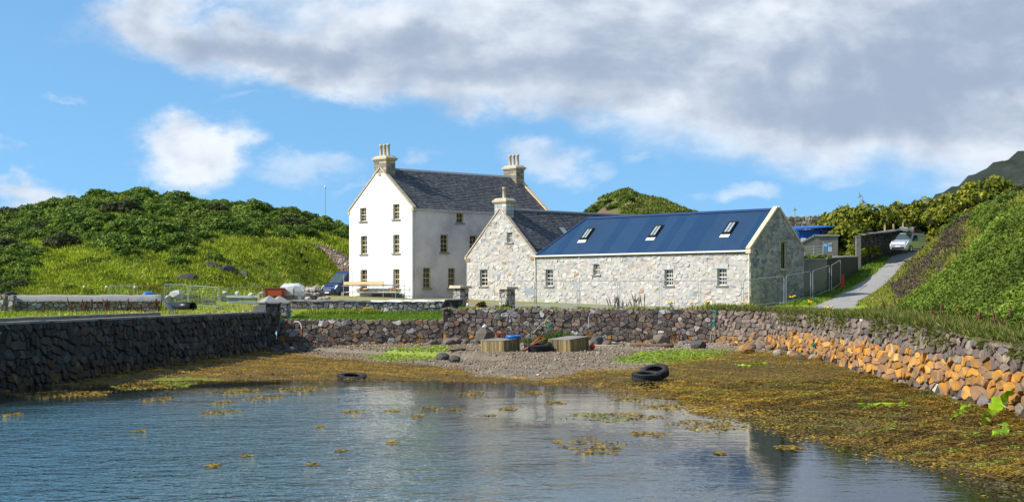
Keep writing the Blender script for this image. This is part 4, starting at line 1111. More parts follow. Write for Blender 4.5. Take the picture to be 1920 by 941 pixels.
# ---------------------------------------------------------------- vegetation, shingle and seaweed
def unit(a): return a / (np.linalg.norm(a, axis=-1, keepdims=True) + 1e-9)
def blades(P, A, Wd, L, W, cols):
    """diamond leaves: P root, A length direction, Wd width direction"""
    n = len(P); L = np.broadcast_to(L, n)[:, None]; W = np.broadcast_to(W, n)[:, None]
    V = np.stack([P, P + A * L * .45 + Wd * W * .5, P + A * L, P + A * L * .45 - Wd * W * .5], 1).reshape(-1, 3)
    F = np.arange(n * 4).reshape(n, 4); return V, F, np.repeat(cols, 4, 0)
def rand_dirs(n, up=0.0):
    d = NR.normal(size=(n, 3)); d[:, 2] += up; return unit(d)
def shell(P, out, size, cols, jit=.55):
    """leaves lying in the surface of a mound, so that mounds light and shade as volumes"""
    n = len(P); N = unit(out + NR.normal(size=(n, 3)) * jit); A = unit(np.cross(N, NR.normal(size=(n, 3)))); Wd = np.cross(N, A)
    return blades(P - A * size * .5, A, Wd, size * NR.uniform(.7, 1.3, n), size * NR.uniform(.45, .75, n), cols)
def cloud(P, out, size, cols, spread=.9):
    n = len(P); A = unit(out + NR.normal(size=(n, 3)) * spread); Wd = unit(np.cross(A, NR.normal(size=(n, 3))))
    return blades(P, A, Wd, size * NR.uniform(.7, 1.3, n), size * NR.uniform(.4, .7, n), cols)
def vary(c, n, j=.2):
    c = np.broadcast_to(np.asarray(c, float), (n, 3)); return c * (1 + NR.uniform(-j, j, (n, 1))) * (1 + NR.uniform(-.08, .08, (n, 3)))
def join(parts):
    V, F, C, b = [], [], [], 0
    for v, f, c in parts: V.append(v); F.append(f + b); C.append(c); b += len(v)
    return np.concatenate(V), np.concatenate(F), np.concatenate(C)

def bush_mesh(name, seed, lumps, nleaf, size, dark, light, flat=.8, hullc=(.012, .02, .006), base=0.0, tall=1.0):
    """foliage mass of many lumps, unit radius, standing on z = 0"""
    global NR
    NR = np.random.default_rng(seed); parts = []
    for k in range(lumps):
        t = NR.uniform(0, 2 * np.pi); e = np.arccos(NR.uniform(0.0, 1.0)); rr = NR.uniform(.55, .78)
        c = np.array([math.cos(t) * math.sin(e) * rr, math.sin(t) * math.sin(e) * rr, math.cos(e) * rr * flat * tall + .08 + base])
        r = NR.uniform(.2, .38); n = max(8, int(nleaf / lumps * (r / .29) ** 2)); d = rand_dirs(n, .25); tone = NR.uniform(0, 1)
        P = c + d * r * NR.uniform(.72, 1.04, (n, 1)) * np.array([1, 1, .85])
        cc = np.asarray(dark) * (1 - tone) + np.asarray(light) * tone
        parts.append(shell(P, d, size, vary(cc, n, .35)))
    # dim inner mass so that the far side does not show through everywhere
    u = np.linspace(0, 2 * np.pi, 13)[:-1]; vv = np.linspace(0.02, np.pi * .56, 6); U, Vv = np.meshgrid(u, vv, indexing='ij')
    rr = .66 * (1 + .14 * np.sin(3 * U + seed) * np.sin(2 * Vv + seed))
    hv = np.stack([rr * np.cos(U) * np.sin(Vv), rr * np.sin(U) * np.sin(Vv), rr * np.cos(Vv) * flat * tall + .02 + base], -1).reshape(-1, 3)
    i = np.arange(72).reshape(12, 6); j = np.roll(i, -1, 0); hf = np.stack([i[:, :-1], j[:, :-1], j[:, 1:], i[:, 1:]], -1).reshape(-1, 4)
    parts.append((hv, hf, np.broadcast_to(np.array(hullc), hv.shape)))
    return np_mesh(name, *join(parts)[:2], 'foliage', False, join(parts)[2])
def project(x, y, z): return 960 + FPX * x / y, 555 - FPX * (z - EYE.z) / y

def gzf(x, y): return float(G(np.array(float(x)), np.array(float(y))))
def build_gorse():
    dark, light = (.045, .095, .013), (.18, .245, .035)
    vars_ = [bush_mesh('gorse_bush', 100 + k, 26, 2600, .15, dark, light) for k in range(6)]
    ols = [bush_mesh('gorse_bush', 140 + k, 22, 2200, .15, (.05, .055, .022), (.10, .11, .035)) for k in range(2)]
    rg = random.Random(61); placed = []
    lowY = ([-60, 0, 60, 90, 200, 230, 370, 390, 470, 560, 600, 650, 720], [131, 131, 133, 158, 160, 150, 152, 166, 166, 172, 181, 190, 192])
    tries = 0
    while len(placed) < 285 and tries < 14000:
        tries += 1; px = rg.uniform(-60, 700); Y = 130 + 92 * rg.random() ** .75
        if Y < np.interp(px, *lowY) + rg.uniform(-2, 3): continue
        if px > 570 and rg.random() < .45: continue
        x = (px - 960) / FPX * Y; s = rg.uniform(1.5, 2.7) * (1 + (Y - 150) / 400)
        if any((x - a) ** 2 + ((Y - b) * .8) ** 2 < (.62 * (s + c)) ** 2 for a, b, c in placed): continue
        placed.append((x, Y, s))
    special = [(at(545, 0, 140).x, 140.0, .85), (at(400, 0, 150).x, 150, 1.5), (at(345, 0, 149).x, 147, 1.7)]
    for i, (x, y, s) in enumerate(placed + special):
        z = float(G(x, y)); o = link('gorse_bush', rg.choice(vars_) if rg.random() > .1 else rg.choice(ols), None, (x, y, z - .2 * s))
        k = s * rg.uniform(.62, .9); o.rotation_euler = (0, 0, rg.uniform(0, 6.28)); o.scale = (s, s * rg.uniform(.8, 1.15), k)
        tag(o, 'dark green gorse bush massed with others on the left hillside', 'bush', 'gorse bushes on the left hillside')
        if o.data in ols: o['label'] = 'olive brown gorse bush among the green ones on the left hillside'
        elif y > 203: o['label'] = 'dark green gorse bush along the skyline of the left hill'
        elif y < np.interp(project(x, y, z)[0], *lowY) + 6: o['label'] = 'dark green gorse bush at the lower edge of the scrub above the grass'
        if i >= len(placed):
            o['label'] = ('small lone dark leafy bush on the bright grass slope left of the blue van', 'gorse bush above the dark rock faces on the grass slope', 'grey green gorse bush low on the grass slope above the pier fence')[i - len(placed)]
    lows = [bush_mesh('low_scrub', 170 + k, 14, 700, .2, (.06, .11, .018), (.15, .20, .035)) for k in range(3)]; n = 0
    while n < 60:
        px = rg.uniform(60, 640); Y = rg.uniform(126, 176); x = (px - 960) / FPX * Y
        if Y > np.interp(px, *lowY) + 3 or x > -26 + .2 * (Y - 125): continue
        s = rg.uniform(.35, .95); o = link('low_scrub', lows[n % 3], None, (x, Y, gzf(x, Y) - .15 * s)); o.scale = (s * 1.3, s, s * .6); o.rotation_euler = (0, 0, rg.uniform(0, 6)); n += 1
        tag(o, 'low green scrub clump scattered on the open grass slope', 'shrub', 'scrub clumps on the grass slope')
    # knoll top and its flank
    for k, (px, py, Y, s) in enumerate(((1165, 362, 259, 2.2), (1182, 357, 261, 1.6), (1140, 372, 257, 2.2), (1120, 382, 256, 1.7), (1105, 390, 255, 1.2), (1150, 380, 252, 1.6), (1176, 366, 254, 1.5))):
        p = at(px, py, Y); o = link('gorse_bush', vars_[k % 6], None, (p.x, Y, p.z - s * .7)); o.scale = (s, s, s * .8); o.rotation_euler = (0, 0, k)
        tag(o, 'dark gorse bush on top of the grassy knoll behind the roofs', 'bush', 'gorse bushes on the knoll')
    # gorse along the top of the right bank
    n = 0
    while n < 46:
        Y = rg.uniform(84, 118) if n <= 33 else rg.uniform(56, 95); dx = rg.uniform(6, 17) if n <= 33 else rg.uniform(1.5, 6); x = float(bank_foot(Y)) + dx; z = float(G(x, Y)); px, py = project(x, Y, z)
        if not (1700 < px < 1960): continue
        line = np.interp(px, [1690, 1760, 1830, 1930], [470, 440, 395, 350])
        if py > line + 12 and not (n > 33 and py < 585): continue
        s = rg.uniform(.7, 1.3) if n <= 33 else rg.uniform(.35, .6); o = link('gorse_bush', (vars_ + ols)[rg.randrange(8)], None, (x, Y, z - .25)); o.scale = (s, s, s * .62); o.rotation_euler = (0, 0, rg.uniform(0, 6)); n += 1
        tag(o, 'low gorse bush along the crest of the steep right bank', 'bush', 'gorse bushes along the right bank')
    return vars_
GORSE = build_gorse()

def build_hedge():
    vars_ = [bush_mesh('crown', 200 + k, 26, 1500, .2, (.11, .13, .012), (.27, .27, .03), flat=1.0, hullc=(.02, .026, .006)) for k in range(4)]
    rg = random.Random(71)
    spots = [(1578, 392, 151, 2.7, 'rounded yellow green tree overhanging the info board at the lane'), (1552, 402, 156, 2.0, 'yellow green tree beside the rough stone wall top'), (1598, 452, 147, 1.5, 'leafy shrub hanging in front of the gate pillar by the lane'),
             (1625, 384, 158, 2.4, None), (1655, 388, 163, 2.1, None), (1685, 381, 166, 2.3, None), (1715, 378, 167, 2.2, None), (1742, 372, 166, 2.2, None), (1772, 367, 162, 2.1, None), (1800, 360, 156, 2.2, None), (1832, 338, 150, 2.3, 'tallest sunlit yellow green tree behind the bank crest'), (1862, 332, 147, 2.0, None),
             (1640, 398, 160, 1.8, None), (1700, 392, 163, 1.8, None), (1760, 385, 160, 1.7, None), (1790, 378, 154, 1.7, None), (1900, 348, 146, 1.6, None), (1588, 412, 148, 2.0, None), (1575, 424, 152.5, 1.5, None)]
    for k, (px, py, Y, s, lab) in enumerate(spots):
        top = at(px, py, Y); x = top.x; z0 = float(G(x, Y)) - .1
        if px > 1800: z0 = min(z0, top.z - 3.5)
        r = root('hedge_tree', (x, Y, z0), lab or 'yellow green leafy tree in the hedge row along the lane wall', 'tree', 'trees in the lane hedge'); h = top.z - z0
        m = MB(); 
        for q in range(3): a = rg.uniform(0, 6.28); m.tube([(.15 * math.cos(a), .15 * math.sin(a), 0), (.3 * math.cos(a), .3 * math.sin(a), h * .35), (s * .45 * math.cos(a), s * .45 * math.sin(a), h * .75)], [.11, .08, .03], 6)
        m.local('trunk', 'bark', r)
        o = link('crown', vars_[k % 4], r, (0, 0, h - s * 1.0 * 1.0)); o.rotation_euler = (0, 0, rg.uniform(0, 6.28)); o.scale = (s, s, s)
        for q in range(3):
            f = rg.uniform(.5, .75); o = link('crown', vars_[(k + q + 1) % 4], r, (rg.uniform(-.5, .5) * s, rg.uniform(-.4, .4) * s, max(.1, h - s * (1.0 + .62 * (q + 1))))); o.scale = (s * f * 1.25, s * f * 1.25, s * f); o.rotation_euler = (0, 0, rg.uniform(0, 6.28))
build_hedge()

def scatter(n, fx, keep=None):
    P = fx(n); 
    if keep is not None: P = P[keep(P)]
    return P
def grass_on(P, h, w, cols, lean=.35, per=3):
    n = len(P) * per; Q = np.repeat(P, per, 0).copy(); Q[:, :2] += NR.normal(size=(n, 2)) * .08
    A = NR.normal(size=(n, 3)) * lean; A[:, 2] = 1; A = unit(A); Wd = unit(np.cross(A, NR.normal(size=(n, 3))))
    hh = np.repeat(np.broadcast_to(h, len(P)), per) * NR.uniform(.6, 1.25, n)
    return blades(Q, A, Wd, hh, np.broadcast_to(w, n) * NR.uniform(.7, 1.3, n), np.repeat(cols, per, 0) * NR.uniform(.75, 1.25, (n, 1)))
def stuff(name, parts, matn, label, cat):
    V, F, C = join(parts); o = link(name, np_mesh(name, V, F, matn, False, C)); return tag(o, label, cat, kind='stuff')

def build_grass():
    global NR
    NR = np.random.default_rng(5)
    def pts(x, y, dz=0): return np.stack([x, y, G(x, y) + dz], -1)
    def mixc(n, a, b, c=None):
        t = NR.uniform(0, 1, (n, 1)); r = np.asarray(a) * (1 - t) + np.asarray(b) * t
        if c is not None: k = NR.random(n) < .14; r[k] = c
        return r
    G1, G2, DRY = (.19, .27, .016), (.33, .36, .024), (.40, .32, .12)
    parts = []
    # strip of turf above the low quay wall
    n = 5200; x = NR.uniform(-15.2, -4.8, n); y = NR.uniform(110.2, 117.1, n); tall = .12 + .25 * sm(y, 115.8, 117) * NR.random(n)
    parts.append(grass_on(pts(x, y), tall, .05, mixc(n, (.10, .20, .018), (.17, .26, .03))))
    n = 500; x = NR.uniform(-14.6, -9.5, n); y = NR.uniform(115.9, 117, n); parts.append(grass_on(pts(x, y), .42, .05, mixc(n, G1, G2, DRY)))
    # pier top
    n = 5000; y = NR.uniform(72, 124, n); x = NR.uniform(-33, -16.4, n); k = x < -16.3 - .106 * (106 - np.minimum(y, 106)) - 1.2; x, y = x[k], y[k]; n = len(x)
    dryk = sm(x, -24, -20)[:, None]; c = mixc(n, G1, G2); c = c * (1 - .55 * dryk * NR.random((n, 1))) + np.array(DRY) * .55 * dryk
    parts.append(grass_on(pts(x, y), .22, .06, c))
    # hillside
    n = 46000; px = NR.uniform(-20, 690, n); Y = 118 + 85 * NR.random(n) ** 1.3; x = (px - 960) / FPX * Y
    k = ~((x > -24) & (Y < 153) & (x > -24 + .25 * (Y - 125))); x, Y = x[k], Y[k]; n = len(x); w = wob(x, Y, 1.3)[:, None] * .5 + .5
    c = mixc(n, G1, G2) * (.6 + .75 * w) * (.8 + .4 * (wob(x, Y, .45)[:, None] * .5 + .5)); dk = NR.random(n) < .16 * sm(w[:, 0], .45, .9); c[dk] = DRY
    dkb = wob(x + 30, Y, 2.1) > .45; c[dkb] *= .62
    parts.append(grass_on(pts(x, Y, -.05), .28 + .25 * NR.random(n), .10, c, .6))
    # knoll
    n = 9000; x = NR.uniform(10, 40, n); y = NR.uniform(246, 268, n)
    sk = np.interp(x * 262 / y, [4, 8.5, 11.3, 12.5, 14.5, 17.0, 18.8, 20.0, 22, 24.7, 27, 30.7, 36, 44], [4, 10, 17.3, 18.9, 20.4, 21.5, 21.9, 21.2, 20.6, 19.9, 18.9, 17.6, 15.0, 11]); z = 4 + (sk - 4) * np.interp(y, [238, 250, 262, 275, 300], [.35, .8, 1.0, .96, .5]) + .25 * wob(x, y, 1.6) + .15 * wob(x, y, 4.1)
    k = ~((x < 16.5) & (z < 20)); c = mixc(n, (.10, .16, .02), (.19, .21, .035), DRY) * (.7 + .6 * (wob(x, y, 1.4)[:, None] * .5 + .5))
    parts.append(grass_on(np.stack([x, y, z - .05], -1)[k], .45, .18, c[k], .6))
    # lane verges
    n = 6000; y = NR.uniform(108, 165, n); side = NR.random(n) < .5; x = lane_x(y) + np.where(side, 1.8 + 1.4 * NR.random(n), -1.9 - 2.6 * NR.random(n)); k = ~(~side & (y < 113)); x, y = x[k], y[k]
    parts.append(grass_on(pts(x, y), .2, .06, mixc(len(x), (.10, .19, .018), (.16, .24, .03))))
    # top of the harbour wall: long grass leaning over the edge
    n = 15000; y = NR.uniform(42, 110.5, n); xw = np.interp(y, _RY, _RX); x = xw + .1 + 2.1 * NR.random(n) ** 2.2; 
    c = mixc(n, (.10, .15, .022), (.20, .20, .045), (.30, .23, .09)); parts.append(grass_on(pts(x, y, -.03), .20 + .22 * NR.random(n), .045, c, .55))
    n = 2600; y = NR.uniform(44, 104, n); w = wob(y * 3, y, 1); y = y[w > .12]; n = len(y); x = np.interp(y, _RY, _RX) + .1
    P = pts(x, y, 0); t = NR.random(n); P[:, 0] -= .22 + .12 * t; P[:, 2] -= .05 + .75 * t ** 1.5 * (wob(y * 5, y, 1.3) * .5 + .6)
    A = np.stack([-.5 + NR.normal(size=n) * .3, NR.normal(size=n) * .4, NR.uniform(-1, .5, n)], -1); A = unit(A)
    parts.append(blades(P, A, unit(np.cross(A, NR.normal(size=(n, 3)))), .3, .07, mixc(n, (.085, .11, .025), (.19, .18, .05))))
    # weeds at the foot of barn and cottage, along the quay top
    n = 1500; x = NR.uniform(-4.3, 16.5, n); y = 110.2 + 1.0 * NR.random(n) ** 2; k = wob(x * 3, y, 1.5) > .05 - .5 * sm(x, 11, 13); x, y = x[k], y[k]
    parts.append(grass_on(pts(x, y), .2 + .22 * sm(x, 12, 13.5), .05, mixc(len(x), G1, G2, DRY)))
    # green clump on the shingle against the quay wall
    n = 700; x = NR.uniform(.8, 5.2, n); y = 108.9 - .5 * NR.random(n); P = np.stack([x, y, B(x, y) + .05], -1); hh = .25 + .55 * np.exp(-((x - 3.2) / .9) ** 2); parts.append(grass_on(P, hh, .07, mixc(n, (.07, .14, .02), (.13, .20, .03)), .5))
    stuff('grass', parts, 'foliage', 'green and straw coloured grass on the hillside, verges and wall tops', 'grass')

    # right bank by species
    n = 200000; Y = NR.uniform(46, 118, n); dx = 14 * NR.random(n) ** .9 - .4; x = bank_foot(Y) + dx; z = G(x, Y); px, py = project(x, Y, z)
    ok = (px > 1540) & (px < 1990); x, Y, z, px, py = x[ok], Y[ok], z[ok], px[ok], py[ok]; n = len(x)
    jx = 34 * wob(px / 9, py / 9, 1.0) + 26 * wob(px / 3.5, py / 3.5, 1.0) + 22 * wob(x, Y, 2.2); line = np.interp(px + jx, [1600, 1680, 1740, 1800, 1860, 1930], [640, 590, 545, 490, 440, 390]) + jx * .7
    hl = np.minimum(np.hypot((px - 1782) / 28, (py - 465) / 42), np.minimum(np.hypot((px - 1738) / 36, (py - 506) / 17), np.minimum(np.hypot((px - 1862) / 60, (py - 385 + (px - 1862) * .55) / 16), np.hypot((px - 1705) / 28, (py - 545) / 20)))) + .4 * wob(px / 5, py / 5, 1)
    low = (py > 588 + .12 * (px - 1560)) ; br = (py > line) & ~low; he = (hl + .5 * wob(x, Y, 3.1) < 1.0) & ~br & ~low & (wob(px / 4, py / 4, 1.3) > -.25); gr = ~br & ~he
    up2 = np.hypot((px - 1862) / 42, (py - 418) / 26) < 1 + .3 * wob(px / 6, py / 6, 1); br |= up2; he &= ~up2; gr &= ~up2
    P = np.stack([x, Y, z], -1); lump = wob(x, Y, 4.5)[:, None] * .5 + .5
    k = np.flatnonzero(br); q = P[k].copy(); q[:, 2] += .05 + .5 * lump[k, 0] + .15 * NR.random(len(k)); d = unit(np.stack([NR.normal(size=len(k)), NR.normal(size=len(k)), .9 + 0 * k], -1))
    c = mixc(len(k), (.085, .145, .016), (.19, .25, .03)) * (.65 + .6 * lump[k]) * (.5 + .95 * np.clip(wob(q[:, 0] + 3, q[:, 1], .9) * .5 + .5, 0, 1))[:, None]
    hx = (wob(q[:, 0] + .1, q[:, 1], 4.5) - wob(q[:, 0] - .1, q[:, 1], 4.5)) * 1.25; hy = (wob(q[:, 0], q[:, 1] + .1, 4.5) - wob(q[:, 0], q[:, 1] - .1, 4.5)) * 1.25
    gn = unit(np.stack([-hx - .55, -hy, np.ones(len(k))], -1)); b1 = shell(q, gn, .14, c, .5); q2 = q.copy(); q2[:, 2] -= .12; b2 = cloud(q2, d, .13, c * .85, .6)
    stuff('bracken', [b1, b2], 'foliage', 'bright green bracken covering the lower right bank', 'bracken')
    k = np.flatnonzero(he); k = k[NR.random(len(k)) < .62]; kk = np.repeat(k, 2); q = P[kk] + NR.normal(size=(len(kk), 3)) * .12; q[:, 2] += .1 + .3 * lump[kk, 0]
    c = mixc(len(kk), (.10, .065, .05), (.16, .10, .085)); pk = (NR.random(len(kk)) < .30) & (wob(q[:, 0], q[:, 1], 3) > .05); c[pk] = (.20, .085, .155); gk = NR.random(len(kk)) < .3; c[gk] = (.12, .13, .04)
    stuff('heather', [cloud(q, unit(np.array([[-.2, -.2, 1.0]]) + np.zeros((len(kk), 3))), .12, c, .6)], 'foliage', 'purple and brown heather patches on the right bank', 'heather')
    k = np.flatnonzero(gr | (he & (NR.random(n) < .5))); c = mixc(len(k), (.19, .25, .02), (.34, .33, .05), (.42, .32, .11)) * (.7 + .55 * lump[k])
    g1 = grass_on(P[k], .32, .045, c, .5, 1)
    k2 = k[NR.random(len(k)) < .75]; q = P[k2].copy(); q[:, 2] += .15 + .2 * lump[k2, 0]; g2 = shell(q, unit(np.array([[-.4, -.1, 1.0]]) + np.zeros((len(k2), 3))), .16, mixc(len(k2), (.13, .17, .018), (.33, .30, .05), (.10, .12, .03)), .6)
    stuff('rough_grass', [g1, g2], 'foliage', 'rough yellow green grass and low scrub on the right bank', 'grass')
build_grass()

def build_plants():
    rg = random.Random(81)
    def ragwort(p, h, n, lab):
        r = root('ragwort', p, lab, 'wild flower', 'yellow ragwort plants'); m = MB(); f = MB(); lf = MB()
        for k in range(n):
            a = rg.uniform(0, 6.28); t = Vector((math.cos(a) * .25 * rg.random(), math.sin(a) * .25 * rg.random(), h * rg.uniform(.75, 1.05)))
            m.tube([(0, 0, 0), t * .5 + Vector((0, 0, .05)), t], .012, 4)
            for q in range(4):
                c = t + Vector((rg.uniform(-.11, .11), rg.uniform(-.11, .11), rg.uniform(-.03, .05))); f.lathe(c, [(.03, -.02), (.07, .0), (.04, .03), (0, .035)], 6)
            for q in range(5):
                c = t * rg.uniform(.1, .8); d = Vector((rg.uniform(-1, 1), rg.uniform(-1, 1), .4)).normalized(); s = Vector((-d.y, d.x, 0)); lf.add([c, c + d * .09 + s * .03, c + d * .2, c + d * .09 - s * .03], [(0, 1, 2, 3)], (.05, .10, .02))
        m.local('stem', 'bark', r); f.local('flowers', 'petal_yellow', r); lf.local('leaves', 'foliage', r)
    for px, Y, h, n, lab in ((1258, 111.4, .45, 7, 'wide yellow ragwort clump on the quay, leftmost one'), (1298, 111.2, .42, 4, 'small yellow ragwort in the middle of the quay top'), (1327, 111.0, .5, 7, 'yellow ragwort beside the green rope on the quay'), (1395, 110.6, .5, 3, 'thin yellow ragwort near the barn corner pipe')):
        x = at(px, 0, Y).x; ragwort((x, Y, float(G(x, Y))), h, n, lab)
    for px, Y, h, lab in ((1490, 108.0, .95, 'tall single ragwort by the lane mouth'), (1557, 88.0, .5, 'ragwort hanging on the harbour wall top'), (1518, 111.5, .5, 'low ragwort beside the lane fence foot'), (691, 116.6, .5, 'ragwort against the garden wall below the scaffold')):
        x = at(px, 0, Y).x; ragwort((x, Y, float(G(x, Y))), h, 3, lab)
    def dock(p, h, n, lab, col=(.15, .065, .035)):
        r = root('dock_plant', p, lab, 'weed', 'dead brown dock stems'); m = MB()
        for k in range(n):
            b = Vector((rg.uniform(-.5, .5), rg.uniform(-.2, .2), 0)); a = rg.uniform(0, 6.28); t = b + Vector((math.cos(a) * .3, math.sin(a) * .15, h * rg.uniform(.6, 1.1))); m.tube([b, b.lerp(t, .4), b.lerp(t, .7), t], [.016, .03, .05, .012], 5, col=tuple(c * rg.uniform(.7, 1.4) for c in col))
        m.local('stems', 'foliage', r)
    for px, Y, h, n, lab in ((1150, 111.5, 1.0, 9, 'leaning pale dead stems by the quay fence, left clump'), (1197, 111.4, 1.05, 10, 'upright pale dead stems by the quay fence, right clump'), (1172, 111.4, .7, 4, 'short dead stems between the two clumps on the quay')):
        x = at(px, 0, Y).x; dock((x, Y, float(G(x, Y))), h, n, lab, (.30, .22, .17))
    for px, py, Y in ((165, 0, 89.8), (195, 0, 90.0), (230, 0, 90.5), (255, 0, 90.8), (285, 0, 91), (140, 0, 89.5)):
        x = at(px, 0, Y).x; dock((x, Y, float(G(x, Y))), .85, 6, 'rusty brown dock stems in front of the pier garden wall')
    for x, y in ((-1.1, 108.9), (-.6, 108.85), (10.7, 108.3), (.2, 108.9)): dock((x, y, float(B(np.array(x), np.array(y)))), .9, 8, 'rusty brown dock stems at the foot of the quay wall', (.20, .08, .04))
    for px, Y in ((1770, 62), (1800, 60), (1845, 56), (1880, 54), (1905, 53), (1660, 77), (1680, 75)):
        x = float(np.interp(Y, _RY, _RX)) + 1.6; x = at(px, 0, Y).x; dock((x, Y, float(G(x, Y))), .62, 4, 'reddish dock stems at the foot of the right bank', (.15, .085, .04))
    # ochre dead shrub and greens at the cottage foot
    for k, (px, Y, s, c, lab) in enumerate(((900, 121, .55, ((.22, .12, .04), (.36, .22, .07)), 'dry ochre shrub at the foot of the cottage gable'), (948, 113.5, .5, ((.04, .08, .015), (.10, .16, .03)), 'small green shrub at the foot of the flat capped pillar'), (868, 113.5, .4, ((.05, .08, .02), (.10, .14, .03)), 'low weeds behind the traffic cone'), (1525, 118.2, .4, ((.05, .10, .02), (.10, .17, .03)), 'green weeds in the corner between barn and lane wall'))):
        x = at(px, 0, Y).x; o = link('low_shrub', bush_mesh('low_shrub', 300 + k, 12, 500, .3, *c), None, (x, Y, float(G(x, Y)) - .05)); o.scale = (s, s, s); tag(o, lab, 'shrub')
build_plants()

def stones_np(P, s, cols, kinds=5):
    parts = []; idx = NR.integers(0, kinds, len(P))
    for k in range(kinds):
        v, f = rock_arrays(k); v = np.array(v); f = np.array(f); m = idx == k; p = P[m]; n = len(p)
        if not n: continue
        t = NR.uniform(0, 6.28, n); ca, sa = np.cos(t), np.sin(t); sc = s[m][:, None] * NR.uniform(.7, 1.3, (n, 3)) * np.array([1, 1, .7])
        L = v[None] * sc[:, None]; X = L[..., 0] * ca[:, None] - L[..., 1] * sa[:, None]; Y = L[..., 0] * sa[:, None] + L[..., 1] * ca[:, None]
        V = np.stack([X, Y, L[..., 2]], -1) + p[:, None]; parts.append((V.reshape(-1, 3), (f[None] + (np.arange(n) * len(v))[:, None, None]).reshape(-1, 3), np.repeat(cols[m], len(v), 0)))
    return join(parts)
def build_shingle():
    global NR
    NR = np.random.default_rng(17)
    n = 26000; x = NR.uniform(-15.5, 16, n); y = 74 + 36 * NR.random(n) ** .8; wd = weedf(x, y)
    k = (NR.random(n) > wd * .93) & ~inside(x, y, WATERPOLY) & (x < np.interp(y, _RY, _RX) - .1); x, y, wd = x[k], y[k], wd[k]; n = len(x)
    s = .024 + .05 * NR.random(n) ** 3 + .05 * (NR.random(n) < .05) + .07 * sm(y, 104, 109) * NR.random(n) ** 2
    pal = np.array([[.30, .26, .205], [.23, .195, .15], [.17, .14, .11], [.38, .35, .30], [.28, .20, .14], [.50, .47, .42], [.14, .125, .11]]); c = pal[NR.choice(7, n, p=[.27, .25, .16, .14, .08, .04, .06])] * NR.uniform(.8, 1.2, (n, 1))
    c = c * (1 + .25 * sm(y, 96, 106)[:, None] * sm(x, -4, 1)[:, None]); c[wd > .5] *= .5; c = c * np.array([.90, .77, .62])
    V, F, C = stones_np(np.stack([x, y, B(x, y) + .2 * s], -1), s, c)
    tag(link('shingle', np_mesh('shingle', V, F, 'pebble', False, C)), 'pale grey and brown shingle on the foreshore', 'shingle', kind='stuff')
    # boulders fallen at the wall feet
    rg = random.Random(91); ms = [[new_mesh('boulder', *rock_arrays(100 + k), 'stone', False, [c] * len(rock_arrays(100 + k)[0])) for k in range(4)] for c in ((.15, .115, .09), (.085, .075, .065), (.30, .27, .23), (.30, .16, .06))]
    def boulder(x, y, s, c, lab, grp): 
        o = link('boulder', ms[c][rg.randrange(4)], None, (x, y, float(B(np.array(x), np.array(y))) + s * .25)); o.scale = (s * rg.uniform(.9, 1.3), s * rg.uniform(.8, 1.1), s * rg.uniform(.6, .85)); o.rotation_euler = (rg.uniform(-.3, .3), rg.uniform(-.3, .3), rg.uniform(0, 6)); tag(o, lab, 'boulder', grp)
    for i in range(26): boulder(rg.uniform(-5.6, -.8), rg.uniform(107.6, 109.3), rg.uniform(.18, .45), rg.choice((0, 0, 1)), 'brown boulder in the tumbled heap at the foot of the quay wall', 'tumbled boulders below the quay')
    for i in range(16): boulder(rg.uniform(-15.6, -13.5), rg.uniform(100, 108.5), rg.uniform(.2, .45), 1, 'dark boulder in the shaded corner below the pier', 'boulders in the pier corner')
    for i in range(26):
        y = rg.uniform(84, 106); x = float(np.interp(y, _RY, _RX)) - .5 - 1.6 * rg.random() ** 2; boulder(x, y, rg.uniform(.15, .4), rg.choice((0, 1, 3, 2)), 'loose boulder fallen along the foot of the harbour wall', 'boulders along the harbour wall')
    for i in range(14): boulder(rg.uniform(4.5, 13), rg.uniform(105.5, 108.2), rg.uniform(.15, .38), rg.choice((0, 2, 0)), 'loose stone lying below the quay wall behind the orange buoy', 'stones below the right quay')
    for x, y, s, c, lab in ((11.6, 101.5, .62, 1, 'rounded dark grey boulder below the quay wall, right of the log'), (9.9, 107.8, .7, 0, 'large pale brown boulder leaning at the quay wall foot'), (5.6, 106.9, .6, 1, 'grey boulder on the shingle behind the orange buoy'), (-4.0, 94.5, .5, 1, 'small dark rock beside the left green algae patch'), (-3.2, 92.0, .45, 1, 'second small dark rock near the left green algae patch'), (13.2, 91.5, .6, 3, 'orange topped dark slab rock on the weed near the harbour wall')): boulder(x, y, s, c, lab, None)
build_shingle()

